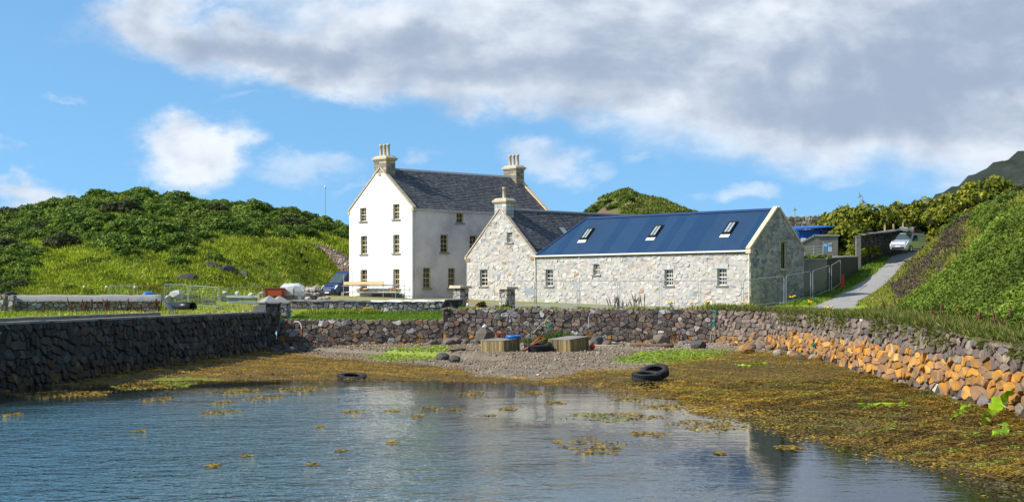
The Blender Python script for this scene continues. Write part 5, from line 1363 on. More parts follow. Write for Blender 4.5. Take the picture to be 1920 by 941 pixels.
def weed_patch(x, y, z, size, cols, flat=.25):
    n = len(x); t = NR.uniform(0, 6.28, n); A = unit(np.stack([np.cos(t), np.sin(t), NR.normal(size=n) * flat], -1)); up = unit(np.stack([NR.normal(size=n) * .3, NR.normal(size=n) * .3, np.ones(n)], -1)); Wd = unit(np.cross(A, up))
    return blades(np.stack([x, y, z], -1), A, Wd, size * NR.uniform(.6, 1.5, n), size * .42 * NR.uniform(.6, 1.3, n), cols)
def build_weed():
    global NR
    NR = np.random.default_rng(23); parts = []
    pal = np.array([[.29, .175, .013], [.22, .135, .012], [.37, .235, .017], [.13, .085, .011], [.41, .29, .025], [.08, .062, .013]])
    n = 620000; y = 34 + 74 * NR.random(n) ** .95; x = NR.uniform(-19, 15.6, n); x[:200000] = NR.uniform(6, 15.6, 200000); y[:200000] = NR.uniform(30, 70, 200000); wd = weedf(x, y); dw, _ = poly_dist(x, y, SHORE); ins = inside(x, y, WATERPOLY)
    k = (NR.random(n) < wd) & (~ins | (dw < 1.2 * NR.random(n) ** 2 + .0)) & (x < np.interp(y, _RY, _RX) - .15); x, y, dw, ins = x[k], y[k], dw[k], ins[k]; n = len(x)
    lump = np.clip(wob(x, y, 7.0) * .5 + .55, 0, 1); pn = np.clip(wob(x + 11, y, 1.9) * .32 + wob(x, y + 5, 5.3) * .25 + .5 + NR.normal(size=n) * .16, 0, .999); c = pal[np.array([5, 3, 1, 0, 2, 4])[(pn * 6).astype(int)]] * np.array([1.0, .94, .9]) * (.95 + .7 * lump[:, None]) * NR.uniform(.88, 1.12, (n, 1))
    right = sm(x, 7, 10) * sm(y, 90, 75); c = c * (1 - .3 * right[:, None]); dk = wob(x, y, 2.6) > .45; c[dk] *= .55
    ol = sm(wob(x + 20, y, 1.4), .0, .6)[:, None] * right[:, None]; c = c * (1 - .6 * ol) + np.array([.15, .145, .03]) * .6 * ol
    st = (np.sin(y * 2.3 + 1.3 * np.sin(x * .9)) > .93) & (wob(x, y, 1.7) > .1) & (x > 4); c[st] = np.array([.27, .31, .03]) * NR.uniform(.7, 1.2, (st.sum(), 1))
    bzv = B(x, y); k = (bzv > WATER + .015) | (NR.random(n) < .30); x, y, dw, ins, lump, c = x[k], y[k], dw[k], ins[k], lump[k], c[k]; n = len(x)
    g = NR.random(n) < .012; c[g] = (.30, .36, .03)
    z = np.maximum(B(x, y), WATER + .005) + .02 + .10 * lump * sm(dw, 0, 2.5) * ~ins + .03 * NR.random(n)
    parts.append(weed_patch(x, y, z, .095, c, .12))
    stuff('seaweed', parts, 'weed', 'golden brown seaweed carpeting the foreshore at the water edge', 'seaweed')
    # green algae films
    n = 9000; x = np.concatenate([NR.uniform(-10, -2, n), NR.uniform(4.5, 14, n * 2)]); y = np.concatenate([NR.uniform(88, 108, n), NR.uniform(80, 102, n * 2)]); a = algaef(x, y); k = NR.random(len(x)) < a * .8; x, y = x[k], y[k]; n = len(x)
    c = np.array([.26, .36, .02]) * NR.uniform(.6, 1.25, (n, 1)); parts = [weed_patch(x, y, B(x, y) + .05 + .04 * NR.random(n), .2, c)]
    stuff('green_algae', parts, 'weed', 'bright yellow green algae patches on the shingle', 'algae')
    # long green weed lying at the foot of the near harbour wall
    rg = random.Random(14)
    for k, (pl, w, lab) in enumerate((([(1897, 735), (1880, 757), (1862, 775), (1840, 803)], .2, 'wide lime green weed streamer hanging at the near harbour wall'), ([(1820, 762), (1808, 772), (1782, 790)], .12, 'thin lime green weed streamer left of the wide one'), ([(1895, 798), (1885, 812), (1866, 820)], .2, 'short lime green weed piece nearest the right edge'), ([(1700, 757), (1690, 760), (1610, 762)], .1, 'pale green weed strand on the brown weed below the wall'), ([(1440, 683), (1410, 687), (1384, 688)], .1, 'pale yellow weed strand in front of the harbour wall bend'))):
        V = []; F = []; C = []; pts = []
        for j, (px, py) in enumerate(pl):
            # rests on the weed bank: follow the sight line down to the foreshore
            Y = 40.0
            while Y < 100:
                p = at(px, py, Y)
                if p.x > float(np.interp(Y, _RY, _RX)) - .25 or p.z < float(B(np.array(p.x), np.array(Y))) + .05: break
                Y += .25
            pts.append(at(px, py, Y - .3) + Vector((0, 0, .04)))
        fine = []
        for j in range(len(pts) - 1):
            for q in range(6): fine.append(pts[j].lerp(pts[j + 1], q / 6))
        fine.append(pts[-1])
        for j, p in enumerate(fine):
            t = (fine[min(j + 1, len(fine) - 1)] - fine[max(j - 1, 0)]).normalized(); s = t.cross(Vector((.2, -.6, .75))).normalized(); ww = w * (.35 + rg.random() * .9) * (1.0 if 0 < j < len(fine) - 1 else .3)
            for e in (-1, -.3, .4, 1): V.append(p + s * (e * ww * rg.uniform(.6, 1.2)) + Vector((rg.uniform(-.05, .05), rg.uniform(-.04, .04), rg.uniform(-.04, .1)))); C.append((.33 * rg.uniform(.75, 1.2), .50, .02))
            if j: a = 4 * (j - 1); F += [(a + q, a + 4 + q, a + 5 + q, a + 1 + q) for q in range(3)]
        tag(wobj('green_weed', V, F, 'weed', None, True, C), lab, 'seaweed')
    # floating mats
    mats = [(20, 777, 16, 3, 0), (410, 773, 38, 5, 0), (300, 748, 30, 4, 0), (420, 755, 26, 4, 0), (660, 772, 20, 4, 0), (740, 770, 14, 2, 0), (805, 766, 20, 4, 0), (850, 768, 14, 2, 0), (890, 737, 22, 5, 0), (955, 767, 18, 3, 0), (920, 778, 17, 2, 0), (1040, 755, 22, 3, 0),
            (260, 808, 9, 2, 0), (600, 800, 8, 2, 0), (400, 874, 12, 4, 0), (735, 830, 10, 3, 0), (785, 780, 12, 3, 0), (1480, 839, 27, 5, 0), (1180, 748, 30, 5, 0), (1045, 828, 5, 2, 0), (460, 855, 8, 2, 0), (585, 870, 7, 2, 0), (640, 845, 7, 2, 0), (1350, 850, 8, 3, 0), (500, 745, 34, 6, 0), (560, 730, 46, 6, 0), (450, 733, 40, 6, 0),
            (1000, 737, 30, 3, 0), (1240, 763, 50, 5, 0),
            (1140, 780, 95, 8, 'long brown and green seaweed raft left of the spit'), (1112, 838, 62, 15, 'thick brown seaweed raft in the open water, nearest of the large ones'), (1215, 813, 34, 5, 'narrow seaweed raft between the spit and the nearest raft'), (1330, 797, 70, 11, 'broad pale green seaweed raft at the tip of the weed spit'), (130, 738, 90, 7, 'long golden seaweed raft beneath the pier wall at far left'), (300, 722, 80, 8, 'bright green and gold seaweed raft beneath the pier wall')]
    for px, py, hw, hh, lab in mats:
        Y = (EYE.z - WATER) * FPX / (py - 555); x0 = (px - 960) / FPX * Y; rx = hw / FPX * Y; ry = hh / (py - 555) * Y
        n = int(90 + 70 * rx * ry * 3.2); t = NR.uniform(0, 6.28, n); q = NR.random(n) ** .5 * (1 + .35 * np.sin(3 * t + px) * np.cos(2 * t)); x = q * np.cos(t) * rx * .95; y = q * np.sin(t) * ry
        k = wob(x * 3 + px, y * 3, 1.4) > -.55; x, y = x[k], y[k]; n = len(x); c = pal[NR.choice(6, n, p=[.3, .2, .25, .08, .15, .02])] * NR.uniform(.8, 1.25, (n, 1))
        if isinstance(lab, str) and ('green' in lab): g = (wob(x * 2 + px, y * 2, 1.0) > .0) & (NR.random(n) < .7); c[g] = np.array([.27, .32, .025]) * NR.uniform(.7, 1.2, (g.sum(), 1))
        V, F, C = weed_patch(x, y, .012 + .015 * NR.random(n) * (1 - q[k]).clip(0, 1), .12, c, .015)
        o = link('seaweed_mat', np_mesh('seaweed_mat', V, F, 'weed', False, C), None, (x0, Y, WATER)); tag(o, lab or 'small golden seaweed mat floating on the open water', 'seaweed', 'floating seaweed mats')
build_weed()
# ---------------------------------------------------------------- things on the land
def gz(x, y): return float(G(np.array(float(x)), np.array(float(y))))
def bz(x, y): return float(B(np.array(float(x)), np.array(float(y))))

def make_van(name, label, loc, heading, st, paint, parts_fn):
    r = root(name, loc, label, 'van', None, heading); m = MB(); n = 10; vs = []; fs = []
    for x, zl, wl, zb, wb, zt, wt in st:
        half = [(wl * .92, zl), (wl, zl + .12), (wb, zb), (wt + (wb - wt) * .12, zt - .16), (wt - .1, zt)]
        vs += [Vector((x, -a, z)) for a, z in half] + [Vector((x, a, z)) for a, z in half[::-1]]
    for i in range(len(st) - 1):
        fs += [(i * n + k, i * n + (k + 1) % n, (i + 1) * n + (k + 1) % n, (i + 1) * n + k) for k in range(n)]
    fs += [tuple(range(n))[::-1], tuple((len(st) - 1) * n + k for k in range(n))]
    body = MB().add(vs, fs).local('body', paint, r, False)
    md = body.modifiers.new('bevel', 'BEVEL'); md.width = .05; md.segments = 2; md.limit_method = 'ANGLE'; md.angle_limit = R(25)
    def quad(nm, pts, matn, par=None, th=.02):
        p = [Vector(q) for q in pts]; nrm = (p[1] - p[0]).cross(p[2] - p[0]).normalized(); c = sum(p, Vector()) / len(p)
        if nrm.dot(c - Vector((0, 0, 1.0))) < 0: nrm = -nrm
        return MB().prism([q - nrm * .02 for q in p], nrm * (th + .02)).local(nm, matn, par or r)
    def wheel(x, y, rad, w=.22):
        s = 1 if y > 0 else -1
        t = MB().lathe((x, y - s * w / 2, rad), [(rad * .62, 0), (rad * .95, .0), (rad, .05), (rad, w - .05), (rad * .95, w), (rad * .62, w)], 18, Vector((0, s, 0)), True).local('wheel', 'rubber', r)
        MB().lathe((x, y - s * w * .3, rad), [(rad * .64, 0), (rad * .64, w * .72), (rad * .3, w * .66), (0.0, w * .7)], 14, Vector((0, s, 0))).local('rim', 'chrome', t)
    parts_fn(r, quad, wheel); return r

def build_vans():
    # (x, z low, half width low, z belt, half width belt, z top, half width top)
    st = [(2.62, .40, .80, .72, .84, .86, .80), (2.5, .34, .92, .80, .95, 1.04, .84), (2.2, .32, .96, .95, .97, 1.18, .88), (1.72, .32, .98, 1.1, .98, 1.32, .92), (1.1, .32, .99, 1.2, .99, 1.98, .88), (.72, .32, .99, 1.25, .99, 2.33, .86), (.3, .32, .99, 1.25, .99, 2.46, .86), (-2.5, .34, .99, 1.25, .99, 2.5, .87), (-2.62, .45, .96, 1.2, .96, 2.42, .85)]
    def parts(r, quad, wheel):
        quad('windscreen', [(1.70, -.82, 1.37), (1.70, .82, 1.37), (.84, .74, 2.22), (.84, -.74, 2.22)], 'windscreen')
        quad('bonnet', [(2.36, -.72, 1.13), (2.36, .72, 1.13), (1.8, .8, 1.30), (1.8, -.8, 1.30)], 'paint_navy', None, .025)
        for s in (-1, 1):
            quad('side_window', [(1.25, s * .99, 1.28), (.35, s * 1.0, 1.28), (.35, s * .93, 1.98), (.92, s * .93, 1.98)], 'glass')
            quad('headlight', [(2.52, s * .9, .82), (2.58, s * .56, .80), (2.36, s * .6, 1.08), (2.2, s * .92, 1.16)], 'lamp_glass', None, .04)
            m = MB().box((1.42, s * 1.12, 1.35), (.1, .2, .34)); m.local('wing_mirror', 'trim_black', r)
            for x in (1.75, -1.6): wheel(x, s * .93, .34)
            quad('door', [(1.5, s * .995, .45), (.25, s * .995, .45), (.25, s * .995, 1.2), (1.5, s * .995, 1.2)], 'paint_navy', None, .012)
        quad('grille', [(2.6, -.5, .62), (2.6, .5, .62), (2.56, .5, .84), (2.56, -.5, .84)], 'trim_black', None, .03)
        for k in range(3): quad('grille_bar', [(2.66, -.48, .64 + .07 * k), (2.66, .48, .64 + .07 * k), (2.655, .48, .67 + .07 * k), (2.655, -.48, .67 + .07 * k)], 'chrome', None, .015)
        MB().box((2.55, 0, .48), (.3, 1.72, .2)).local('bumper', 'trim_black', r)
        quad('number_plate', [(2.71, -.27, .44), (2.71, .27, .44), (2.71, .27, .55), (2.71, -.27, .55)], 'plastic_white', None, .01)
        MB().box((1.45, .2, 1.36), (.3, .35, .08)).local('hi_vis_vest', 'yellow_cloth', r)
        MB().box((.25, 0, 2.5), (.1, 1.2, .07)).local('roof_bar', 'rust', r)
    x, y = at(629, 0, 147.6).x, 147.6; hd = Vector((-.62, -.785, 0))
    c = Vector((x, y, 0)) - hd * 1.6
    make_van('parked_van', 'dark blue high roofed van parked half behind the white house', (c.x, c.y, 4.42), math.atan2(hd.y, hd.x), st, 'paint_navy', parts)
    st2 = [(2.12, .30, .72, .62, .78, .76, .70), (2.02, .24, .84, .70, .87, .92, .76), (1.65, .24, .88, .85, .89, 1.04, .80), (1.15, .24, .9, .98, .9, 1.14, .84), (.62, .24, .9, 1.0, .9, 1.62, .74), (.3, .24, .9, 1.0, .9, 1.78, .72), (-1.95, .26, .9, 1.0, .9, 1.8, .74), (-2.1, .36, .86, .95, .86, 1.7, .72)]
    def parts2(r, quad, wheel):
        quad('windscreen', [(1.14, -.76, 1.18), (1.14, .76, 1.18), (.50, .64, 1.69), (.50, -.64, 1.69)], 'windscreen')
        for s in (-1, 1):
            quad('side_window', [(.85, s * .905, 1.05), (-.05, s * .905, 1.05), (-.05, s * .83, 1.55), (.5, s * .83, 1.55)], 'glass')
            quad('rear_side_window', [(-.25, s * .905, 1.05), (-1.6, s * .905, 1.05), (-1.6, s * .84, 1.52), (-.25, s * .84, 1.52)], 'paint_silver', None, .012)
            quad('headlight', [(2.04, s * .82, .68), (2.10, s * .45, .66), (1.86, s * .5, .90), (1.6, s * .83, .98)], 'lamp_glass', None, .04)
            MB().box((.98, s * 1.0, 1.12), (.12, .2, .2)).local('wing_mirror', 'trim_black', r)
            for x in (1.35, -1.3): wheel(x, s * .85, .31)
            MB().box((-.75, s * .62, 1.84), (1.9, .04, .06)).local('roof_rail', 'trim_black', r)
        quad('grille', [(2.1, -.62, .62), (2.1, .62, .62), (2.06, .62, .74), (2.06, -.62, .74)], 'trim_black', None, .03)
        quad('lower_grille', [(2.12, -.6, .30), (2.12, .6, .30), (2.13, .6, .46), (2.13, -.6, .46)], 'trim_black', None, .03)
        quad('number_plate', [(2.16, -.26, .47), (2.16, .26, .47), (2.16, .26, .57), (2.16, -.26, .57)], 'plastic_white', None, .015)
    y = 148.0; x = at(1692, 0, y).x; hd = Vector((-.62, -.785, 0)); c = Vector((x, y, 0)) - hd * 1.2; z = at(0, 473, y).z
    make_van('parked_van', 'silver small van with a white kayak on its roof parked up the lane', (c.x, c.y, z), math.atan2(hd.y, hd.x), st2, 'paint_silver', parts2)
    # kayak on the roof bars
    r = root('kayak', (c.x, c.y, z + 1.93), 'white kayak strapped to the silver van roof', 'kayak', None, math.atan2(hd.y, hd.x) + .1); vs = []; fs = []; n = 10; L = 3.9; k = 17
    for i in range(k):
        t = i / (k - 1) * 2 - 1; w = .34 * (1 - abs(t) ** 2.4) + .015; lift = .16 * abs(t) ** 3
        for j in range(n): a = 2 * math.pi * j / n; vs.append(Vector((t * L / 2 + .3, math.cos(a) * w, .17 + lift + math.sin(a) * (.17 * (1 - abs(t) ** 3) + .02))))
        if i: fs += [((i - 1) * n + j, (i - 1) * n + (j + 1) % n, i * n + (j + 1) % n, i * n + j) for j in range(n)]
    MB().add(vs, fs).local('hull', 'plastic_white', r, True)
    MB().box((.1, 0, .35), (.9, .42, .06)).local('cockpit', 'trim_black', r); MB().box((-1.9, -.2, .1), (.5, .25, .16)).local('seat_pad', 'plastic_red', r)
    MB().tube([(.9, -.45, .0), (.9, -.36, .3), (.9, .36, .3), (.9, .45, .0)], .02, 5).local('strap', 'trim_black', r)
build_vans()

def fence_panel(p0, p1, h, label, group, matn='galv', mesh=True, feet=True, lean=0.0):
    p0 = Vector(p0); p1 = Vector(p1); r = root('mesh_fence', p0, label, 'fence', group); d = p1 - p0; up = Vector((lean, 0, 1)); c = .14; t = d.normalized(); rr = .024
    MB().tube([p0 + up * .02, p0 + up * (h - c), p0 + up * (h - c * .3) + t * c * .3, p0 + up * h + t * c, p1 + up * h - t * c, p1 + up * (h - c * .3) - t * c * .3, p1 + up * (h - c), p1 + up * .02], rr, 6).obj('frame', matn, r)
    MB().tube([p0 + up * .18, p1 + up * .18], rr * .8, 5).obj('bottom_rail', matn, r)
    if mesh:
        m = MB(); n = int(d.length / .1)
        for i in range(1, n): a = p0 + d * (i / n); m.add([a + up * .2 - t * .002, a + up * .2 + t * .002, a + up * (h - .02) + t * .002, a + up * (h - .02) - t * .002], [(0, 1, 2, 3)])
        for k in range(1, 8): z = .2 + (h - .2) * k / 8; m.add([p0 + up * z - ZV * .002, p1 + up * z - ZV * .002, p1 + up * z + ZV * .002, p0 + up * z + ZV * .002], [(0, 1, 2, 3)])
        m.obj('wire_mesh', matn, r)
    if feet:
        nn = Vector((t.y, -t.x, 0))
        for q in (p0, p1): MB().box(q + t * (.06 if q is p0 else -.06) + ZV * .06, (.22, .62, .13), (t, nn, ZV), taper=.9).obj('foot_block', 'concrete_dark', r)
    return r

def build_fences():
    names = ['leaning end fence panel in front of the cottage gable', 'fence panel carrying the white sign by the cottage corner', 'fence panel left of the narrow first barn window', 'fence panel below the small high barn window', 'fence panel behind the dead stems on the quay', 'fence panel in front of the third barn window', 'fence panel in front of the last barn window', 'fence panel crossing the barn corner to its gable', 'fence panel standing before the shaded barn gable', 'fence panel at the lane beside the grey annex wall', 'farthest fence panel up the lane by the orange marker']
    pts = [(928, 121.4), (957, 120.8), (1004, 120), (1084, 118.6), (1160, 117.2), (1239, 115.9), (1312, 114.7), (1392, 113.4), (1472, 115.2), (1522, 117.3), (1557, 122.0), (1578, 127)]
    for i in range(len(pts) - 1):
        (a, ya), (b, yb) = pts[i], pts[i + 1]; A = at(a + (2 if i else 0), 0, ya); Bp = at(b - 2, 0, yb); A.z = gz(A.x, ya) + .0; Bp.z = gz(Bp.x, yb)
        fence_panel(A, Bp, 2.0, names[i], 'metal mesh fence panels along the quay', lean=-.03 if i == 0 else 0)
    A = at(1000, 0, 119.9); tag(MB().box((A.x - .28, 119.8, gz(A.x, 120) + 1.2), (.72, .02, .5)).obj('sign_board', 'plastic_white'), 'blank white sign board hung on the fence by the cottage corner', 'sign')
    nm = ['grey fence panel above the capped pier wall', 'rust red fence panel behind the pier wall', 'silver fence panel behind the black pipe end', 'silver fence panel above the black pipe', 'widest silver fence panel left of the orange skip']
    q = [(205, 124, 258, 124, 'galv', 538), (260, 124, 307, 122, 'rust', 536), (308, 121.6, 352, 121, 'galv', 533), (354, 121, 409, 119.5, 'galv', 535), (411, 119.5, 492, 124, 'galv', 541)]
    for (a, ya, b, yb, mt, py), lab in zip(q, nm):
        A = at(a, 0, ya); Bp = at(b, 0, yb); h = at(0, py, ya).z - gz(A.x, ya); A.z = gz(A.x, ya); Bp.z = gz(Bp.x, yb); fence_panel(A, Bp, max(1.4, h), lab, 'metal fence panels on the pier', mt)
    for px, Y in ((158, 124.3), (200, 124.2), (253, 123.9)):
        x = at(px, 0, Y).x; z = gz(x, Y); r = root('fence_post', (x, Y, z), 'thin rusty post with a pale insulator behind the pier wall', 'post', 'rusty posts behind the pier wall')
        MB().tube([(x, Y, z - .1), (x, Y, z + 1.35)], .025, 6).obj('shaft', 'rust', r); MB().lathe((x, Y - .04, z + 1.2), [(.02, 0), (.09, .04), (.09, .14), (.03, .18)], 8).obj('insulator', 'plastic_white', r, True)
build_fences()

def build_yard():
    rg = random.Random(5)
    # flat capped pillars at the cottage
    for px, Y, zt, lab in ((864, 121.0, 5.20, 'grey pillar with broad flat stone cap left of the cottage'), (951, 118.6, 5.12, 'rubble pillar with broad flat stone cap in front of the cottage gable')):
        x = at(px, 0, Y).x; z = gz(x, Y) - .05; r = root('gate_pillar', (x, Y, z), lab, 'gate pillar', 'flat capped pillars'); w = .84
        MB().box((x, Y, (z + zt) / 2), (w - .04, w - .04, zt - z), (EV, NV, ZV)).obj('core', 'mortar_brown', r)
        for A, Nn in ((EV, -NV), (NV, EV), (EV, NV), (NV, -EV)):
            o0 = Vector((x, Y, 0)) - A * w / 2 + Nn * (w / 2 - .03)
            lay_stones(r, rubble(0, w, z, zt, .38, .3, rg), .015, .025, .05, lambda a, b, d, o0=o0, A=A, Nn=Nn: o0 + A * a + Nn * d + ZV * b, lambda a, b, g: pick([((.42, .39, .33), 3), ((.33, .31, .27), 2), ((.50, .46, .38), 1)], g, .12), rg)
        v = []; 
        for k in (0, 1):
            for i, j in ((-1, -1), (0, -1.05), (1, -1), (1.05, 0), (1, 1), (0, 1.05), (-1, 1), (-1.05, 0)): q = Vector((x, Y, zt - .02 + k * (.17 + .05 * (i < 0)))) + EV * (i * .66 * (1 - .08 * k) + rg.uniform(-.04, .04)) + NV * (j * .62 * (1 - .08 * k) + rg.uniform(-.04, .04)); v.append(q)
        wobj('cap', v, [tuple(range(8))[::-1], tuple(range(8, 16))] + [(i, (i + 1) % 8, 8 + (i + 1) % 8, 8 + i) for i in range(8)], 'sandstone', r)
    # rubble pillars at the far left of the pier
    for px, Y, w, py, lab in ((3, 88.5, .42, 553, 'dark rubble pillar at the left picture edge on the pier'), (19, 89.8, .4, 554, 'rubble pillar joining the capped pier garden wall')):
        x = at(px, 0, Y).x; z = gz(x, Y) - .1; zt = at(0, py, Y).z; r = root('gate_pillar', (x, Y, z), lab, 'gate pillar', 'rubble pillars on the pier')
        MB().box((x, Y, (z + zt) / 2), (w * 1.3, w * 1.3, zt - z)).obj('core', 'mortar_brown', r)
        for A, Nn in ((Vector((1, 0, 0)), Vector((0, -1, 0))), (Vector((0, 1, 0)), Vector((1, 0, 0))), (Vector((0, 1, 0)), Vector((-1, 0, 0)))):
            o0 = Vector((x, Y, 0)) - A * w * .68 + Nn * (w * .65 - .02); lay_stones(r, rubble(0, w * 1.36, z, zt + .03, .36, .27, rg), .015, .03, .07, lambda a, b, d, o0=o0, A=A, Nn=Nn: o0 + A * a + Nn * d + ZV * b, lambda a, b, g: pick(PAL_PIERGARDEN, g), rg)
    # scaffold at the white gable
    fg = Face(HG, EV, -NV); r = root('scaffold', fg.p(4.5, 4.2, 1), 'low tube scaffold with planks along the white gable', 'scaffold')
    for u in (.95, 3.3, 6.6, 8.3):
        for d in (.35, 1.35): MB().tube([fg.p(u, 4.0, d), fg.p(u, 6.6 + rg.uniform(-.3, .3), d)], .028, 6).obj('pole', 'galv', r)
    for z in (5.5, 4.92):
        for d in (.35, 1.35): MB().tube([fg.p(.7, z, d), fg.p(8.6, z, d)], .026, 6).obj('ledger', 'galv', r)
    for u in (.95, 3.3, 6.6, 8.3): MB().tube([fg.p(u, 5.52, .25), fg.p(u, 5.52, 1.5)], .026, 6).obj('transom', 'galv', r)
    for k in range(4): MB().box(fg.p(3.9, 5.58, .45 + .25 * k), (5.7, .23, .045), (EV, NV, ZV)).obj('plank', 'wood_new', r)
    MB().box(fg.p(3.9, 5.74, 1.42), (5.7, .04, .26), (EV, NV, ZV)).obj('toe_board', 'wood_new', r)
    for k in range(3): MB().box(fg.p(2.1 + 2.3 * k, 4.97 + .03 * (k == 1), .8), (2.5, .5, .05), (EV, NV, ZV)).obj('plank', 'wood_new' if k != 1 else 'driftwood', r)
    # timber offcuts on the lower boards
    for k, (u, lab) in enumerate(((2.9, 'small heap of yellow timber offcuts on the scaffold, left'), (7.2, 'heap of yellow timber offcuts on the scaffold, right'))):
        r = root('timber_heap', fg.p(u, 5.0, .8), lab, 'timber')
        for j in range(6): a = rg.uniform(0, 3); MB().box(fg.p(u + rg.uniform(-.25, .25), 5.03 + .05 * j, .8 + rg.uniform(-.1, .1)), (.6, .12, .07), (Vector((math.cos(a), math.sin(a), 0)), Vector((-math.sin(a), math.cos(a), 0)), ZV)).obj('offcut', 'wood_new', r)
    # traffic cones
    def cone(x, y, z, h, lab):
        r = root('traffic_cone', (x, y, z), lab, 'traffic cone'); k = h / .75
        MB().box((x, y, z + .02 * k), (.42 * k, .42 * k, .045 * k)).obj('base', 'plastic_orange', r)
        def ring(a, b, nm, mt): rr = lambda t: (.15 - .125 * t) * k; MB().lathe((x, y, z + .04 * k), [(rr(a), a * h * .94), (rr(b), b * h * .94)], 14).obj(nm, mt, r, True)
        ring(0, .25, 'lower_body', 'plastic_orange'); ring(.25, .62, 'white_sleeve', 'plastic_white'); ring(.62, 1, 'tip', 'plastic_orange')
    x = at(877, 0, 111.2).x; cone(x, 111.2, gz(x, 111.2), .68, 'orange and white traffic cone on the quay edge beside the cottage')
    x = at(1580, 0, 125.5).x; z = gz(x, 125.5); r = root('marker_post', (x, 125.5, z), 'orange plastic marker on the verge at the end of the lane fence', 'marker post')
    MB().box((x, 125.5, z + .06), (.5, .4, .12), taper=.8).obj('base', 'plastic_orange', r); MB().box((x, 125.5, z + .55), (.26, .12, .9), taper=.75).obj('blade', 'plastic_red', r)
    # skip and wrapped pallet, rubble pile
    x, y = at(515, 0, 124).x, 124.0; z = gz(x, y); r = root('orange_skip', (x, y, z), 'rusty orange steel skip behind the gate pillars', 'skip', None, .15)
    w, d, h = 1.5, 1.1, .72; zt = .6
    for sx in (-1, 1): MB().prism([(sx * w * .42, -d / 2, zt), (sx * w * .5, -d / 2, zt + h), (sx * w * .5, d / 2, zt + h), (sx * w * .42, d / 2, zt)], (sx * .06, 0, 0)).local('side', 'paint_orange', r)
    for sy in (-1, 1): MB().prism([(-w * .42, sy * d / 2, zt), (w * .42, sy * d / 2, zt), (w * .5, sy * d / 2, zt + h), (-w * .5, sy * d / 2, zt + h)], (0, sy * .05, 0)).local('panel', 'rust', r)
    MB().prism([(-w * .34, -d / 2 - .09, zt + .15), (w * .34, -d / 2 - .09, zt + .15), (w * .36, -d / 2 - .09, zt + .56), (-w * .36, -d / 2 - .09, zt + .56)], (0, .02, 0)).local('inset_panel', 'plastic_orange', r)
    MB().tube([(-w * .5, -d / 2, zt + h), (w * .5, -d / 2, zt + h), (w * .5, d / 2, zt + h), (-w * .5, d / 2, zt + h)], .05, 6, True).local('rim', 'rust', r)
    MB().box((0, 0, .3), (w * .8, d * .9, .6)).local('cradle', 'rust', r)
    x, y = at(548, 0, 125).x, 125.0; z = gz(x, y); r = root('wrapped_pallet', (x, y, z), 'pallet load wrapped in clear plastic beside the orange skip', 'pallet', None, -.1)
    MB().box((0, 0, .35), (1.7, 1.1, .7)).local('pallet', 'wood_grey', r); v = []
    for k, (zz, s) in enumerate(((.7, 1.0), (1.1, 1.02), (1.45, .95), (1.68, .6))):
        for j in range(10): a = 2 * math.pi * j / 10; q = max(abs(math.cos(a)), abs(math.sin(a))); v.append(Vector((math.cos(a) / q * .85 * s + rg.uniform(-.05, .05), math.sin(a) / q * .55 * s, zz + rg.uniform(-.06, .06))))
    MB().add(v, [(k * 10 + j, k * 10 + (j + 1) % 10, (k + 1) * 10 + (j + 1) % 10, (k + 1) * 10 + j) for k in range(3) for j in range(10)] + [tuple(range(30, 40))]).local('wrap', 'plastic_sheet', r)
    for k in range(2): MB().box((-.5 + k * .75, -.62, .95), (.07, .06, .7)).local('strap', 'rust', r)
    # heap of building stone: each block lies loose
    cols = ((.46, .38, .28), (.38, .34, .30), (.52, .45, .36), (.33, .26, .19), (.28, .27, .25)); ms = [new_mesh('rubble_block', *rock_arrays(k), 'stone', False, [cols[k % 5]] * len(rock_arrays(k)[0])) for k in range(5)]
    cx, cy = at(586, 0, 133).x, 133.0; i = 0
    for lay in range(3):
        rr = 1.95 - .45 * lay
        for q in range(int(26 - 6 * lay)):
            a = rg.uniform(0, 6.28); d = rr * math.sqrt(rg.random()); x, y = cx + d * math.cos(a), cy + .55 * d * math.sin(a); s = rg.uniform(.16, .38)
            o = link('rubble_block', ms[i % 5], None, (x, y, gz(x, y) + .25 + .36 * lay)); o.scale = (s * rg.uniform(.9, 1.5), s, s * rg.uniform(.6, 1)); o.rotation_euler = (rg.uniform(-.5, .5), rg.uniform(-.5, .5), rg.uniform(0, 6)); i += 1
            tag(o, 'pale building stone in the rubble heap in front of the blue van', 'stone block', 'building stones heaped by the blue van')
    # stacked timber and stone lying on the rough ground left of the skip
    for px, py, Y, w, h, mt, lab in ((455, 553, 127, 2.6, .12, 'plastic_white', 'long pale board on the rough ground left of the skip'), (430, 551, 128, 1.5, .25, 'wood_grey', 'grey pallet lying left of the long pale board'), (392, 560, 124, 1.0, .5, 'wood_grey', 'grey slatted pallet standing upright behind the black pipe'), (345, 553, 127, 2.8, .45, 'driftwood', 'low dark timber stack behind the fence')):
        x = at(px, 0, Y).x; z = gz(x, Y); r = root('timber_stack', (x, Y, z), lab, 'timber', None, rg.uniform(-.15, .15)); n = 3 if h < .3 else 4
        zt = max(.2, at(0, py, Y).z - z)
        for k in range(n): MB().box((rg.uniform(-.06, .06), -.05 * k, zt * (k + .5) / n), (w * rg.uniform(.9, 1), .16, zt / n * .75)).local('board', mt if k != 1 else 'wood_grey', r)
        for sx in (-.4, 0, .4): MB().box((w * sx, .12, zt * .5), (.1, .1, zt)).local('bearer', 'wood_grey', r)
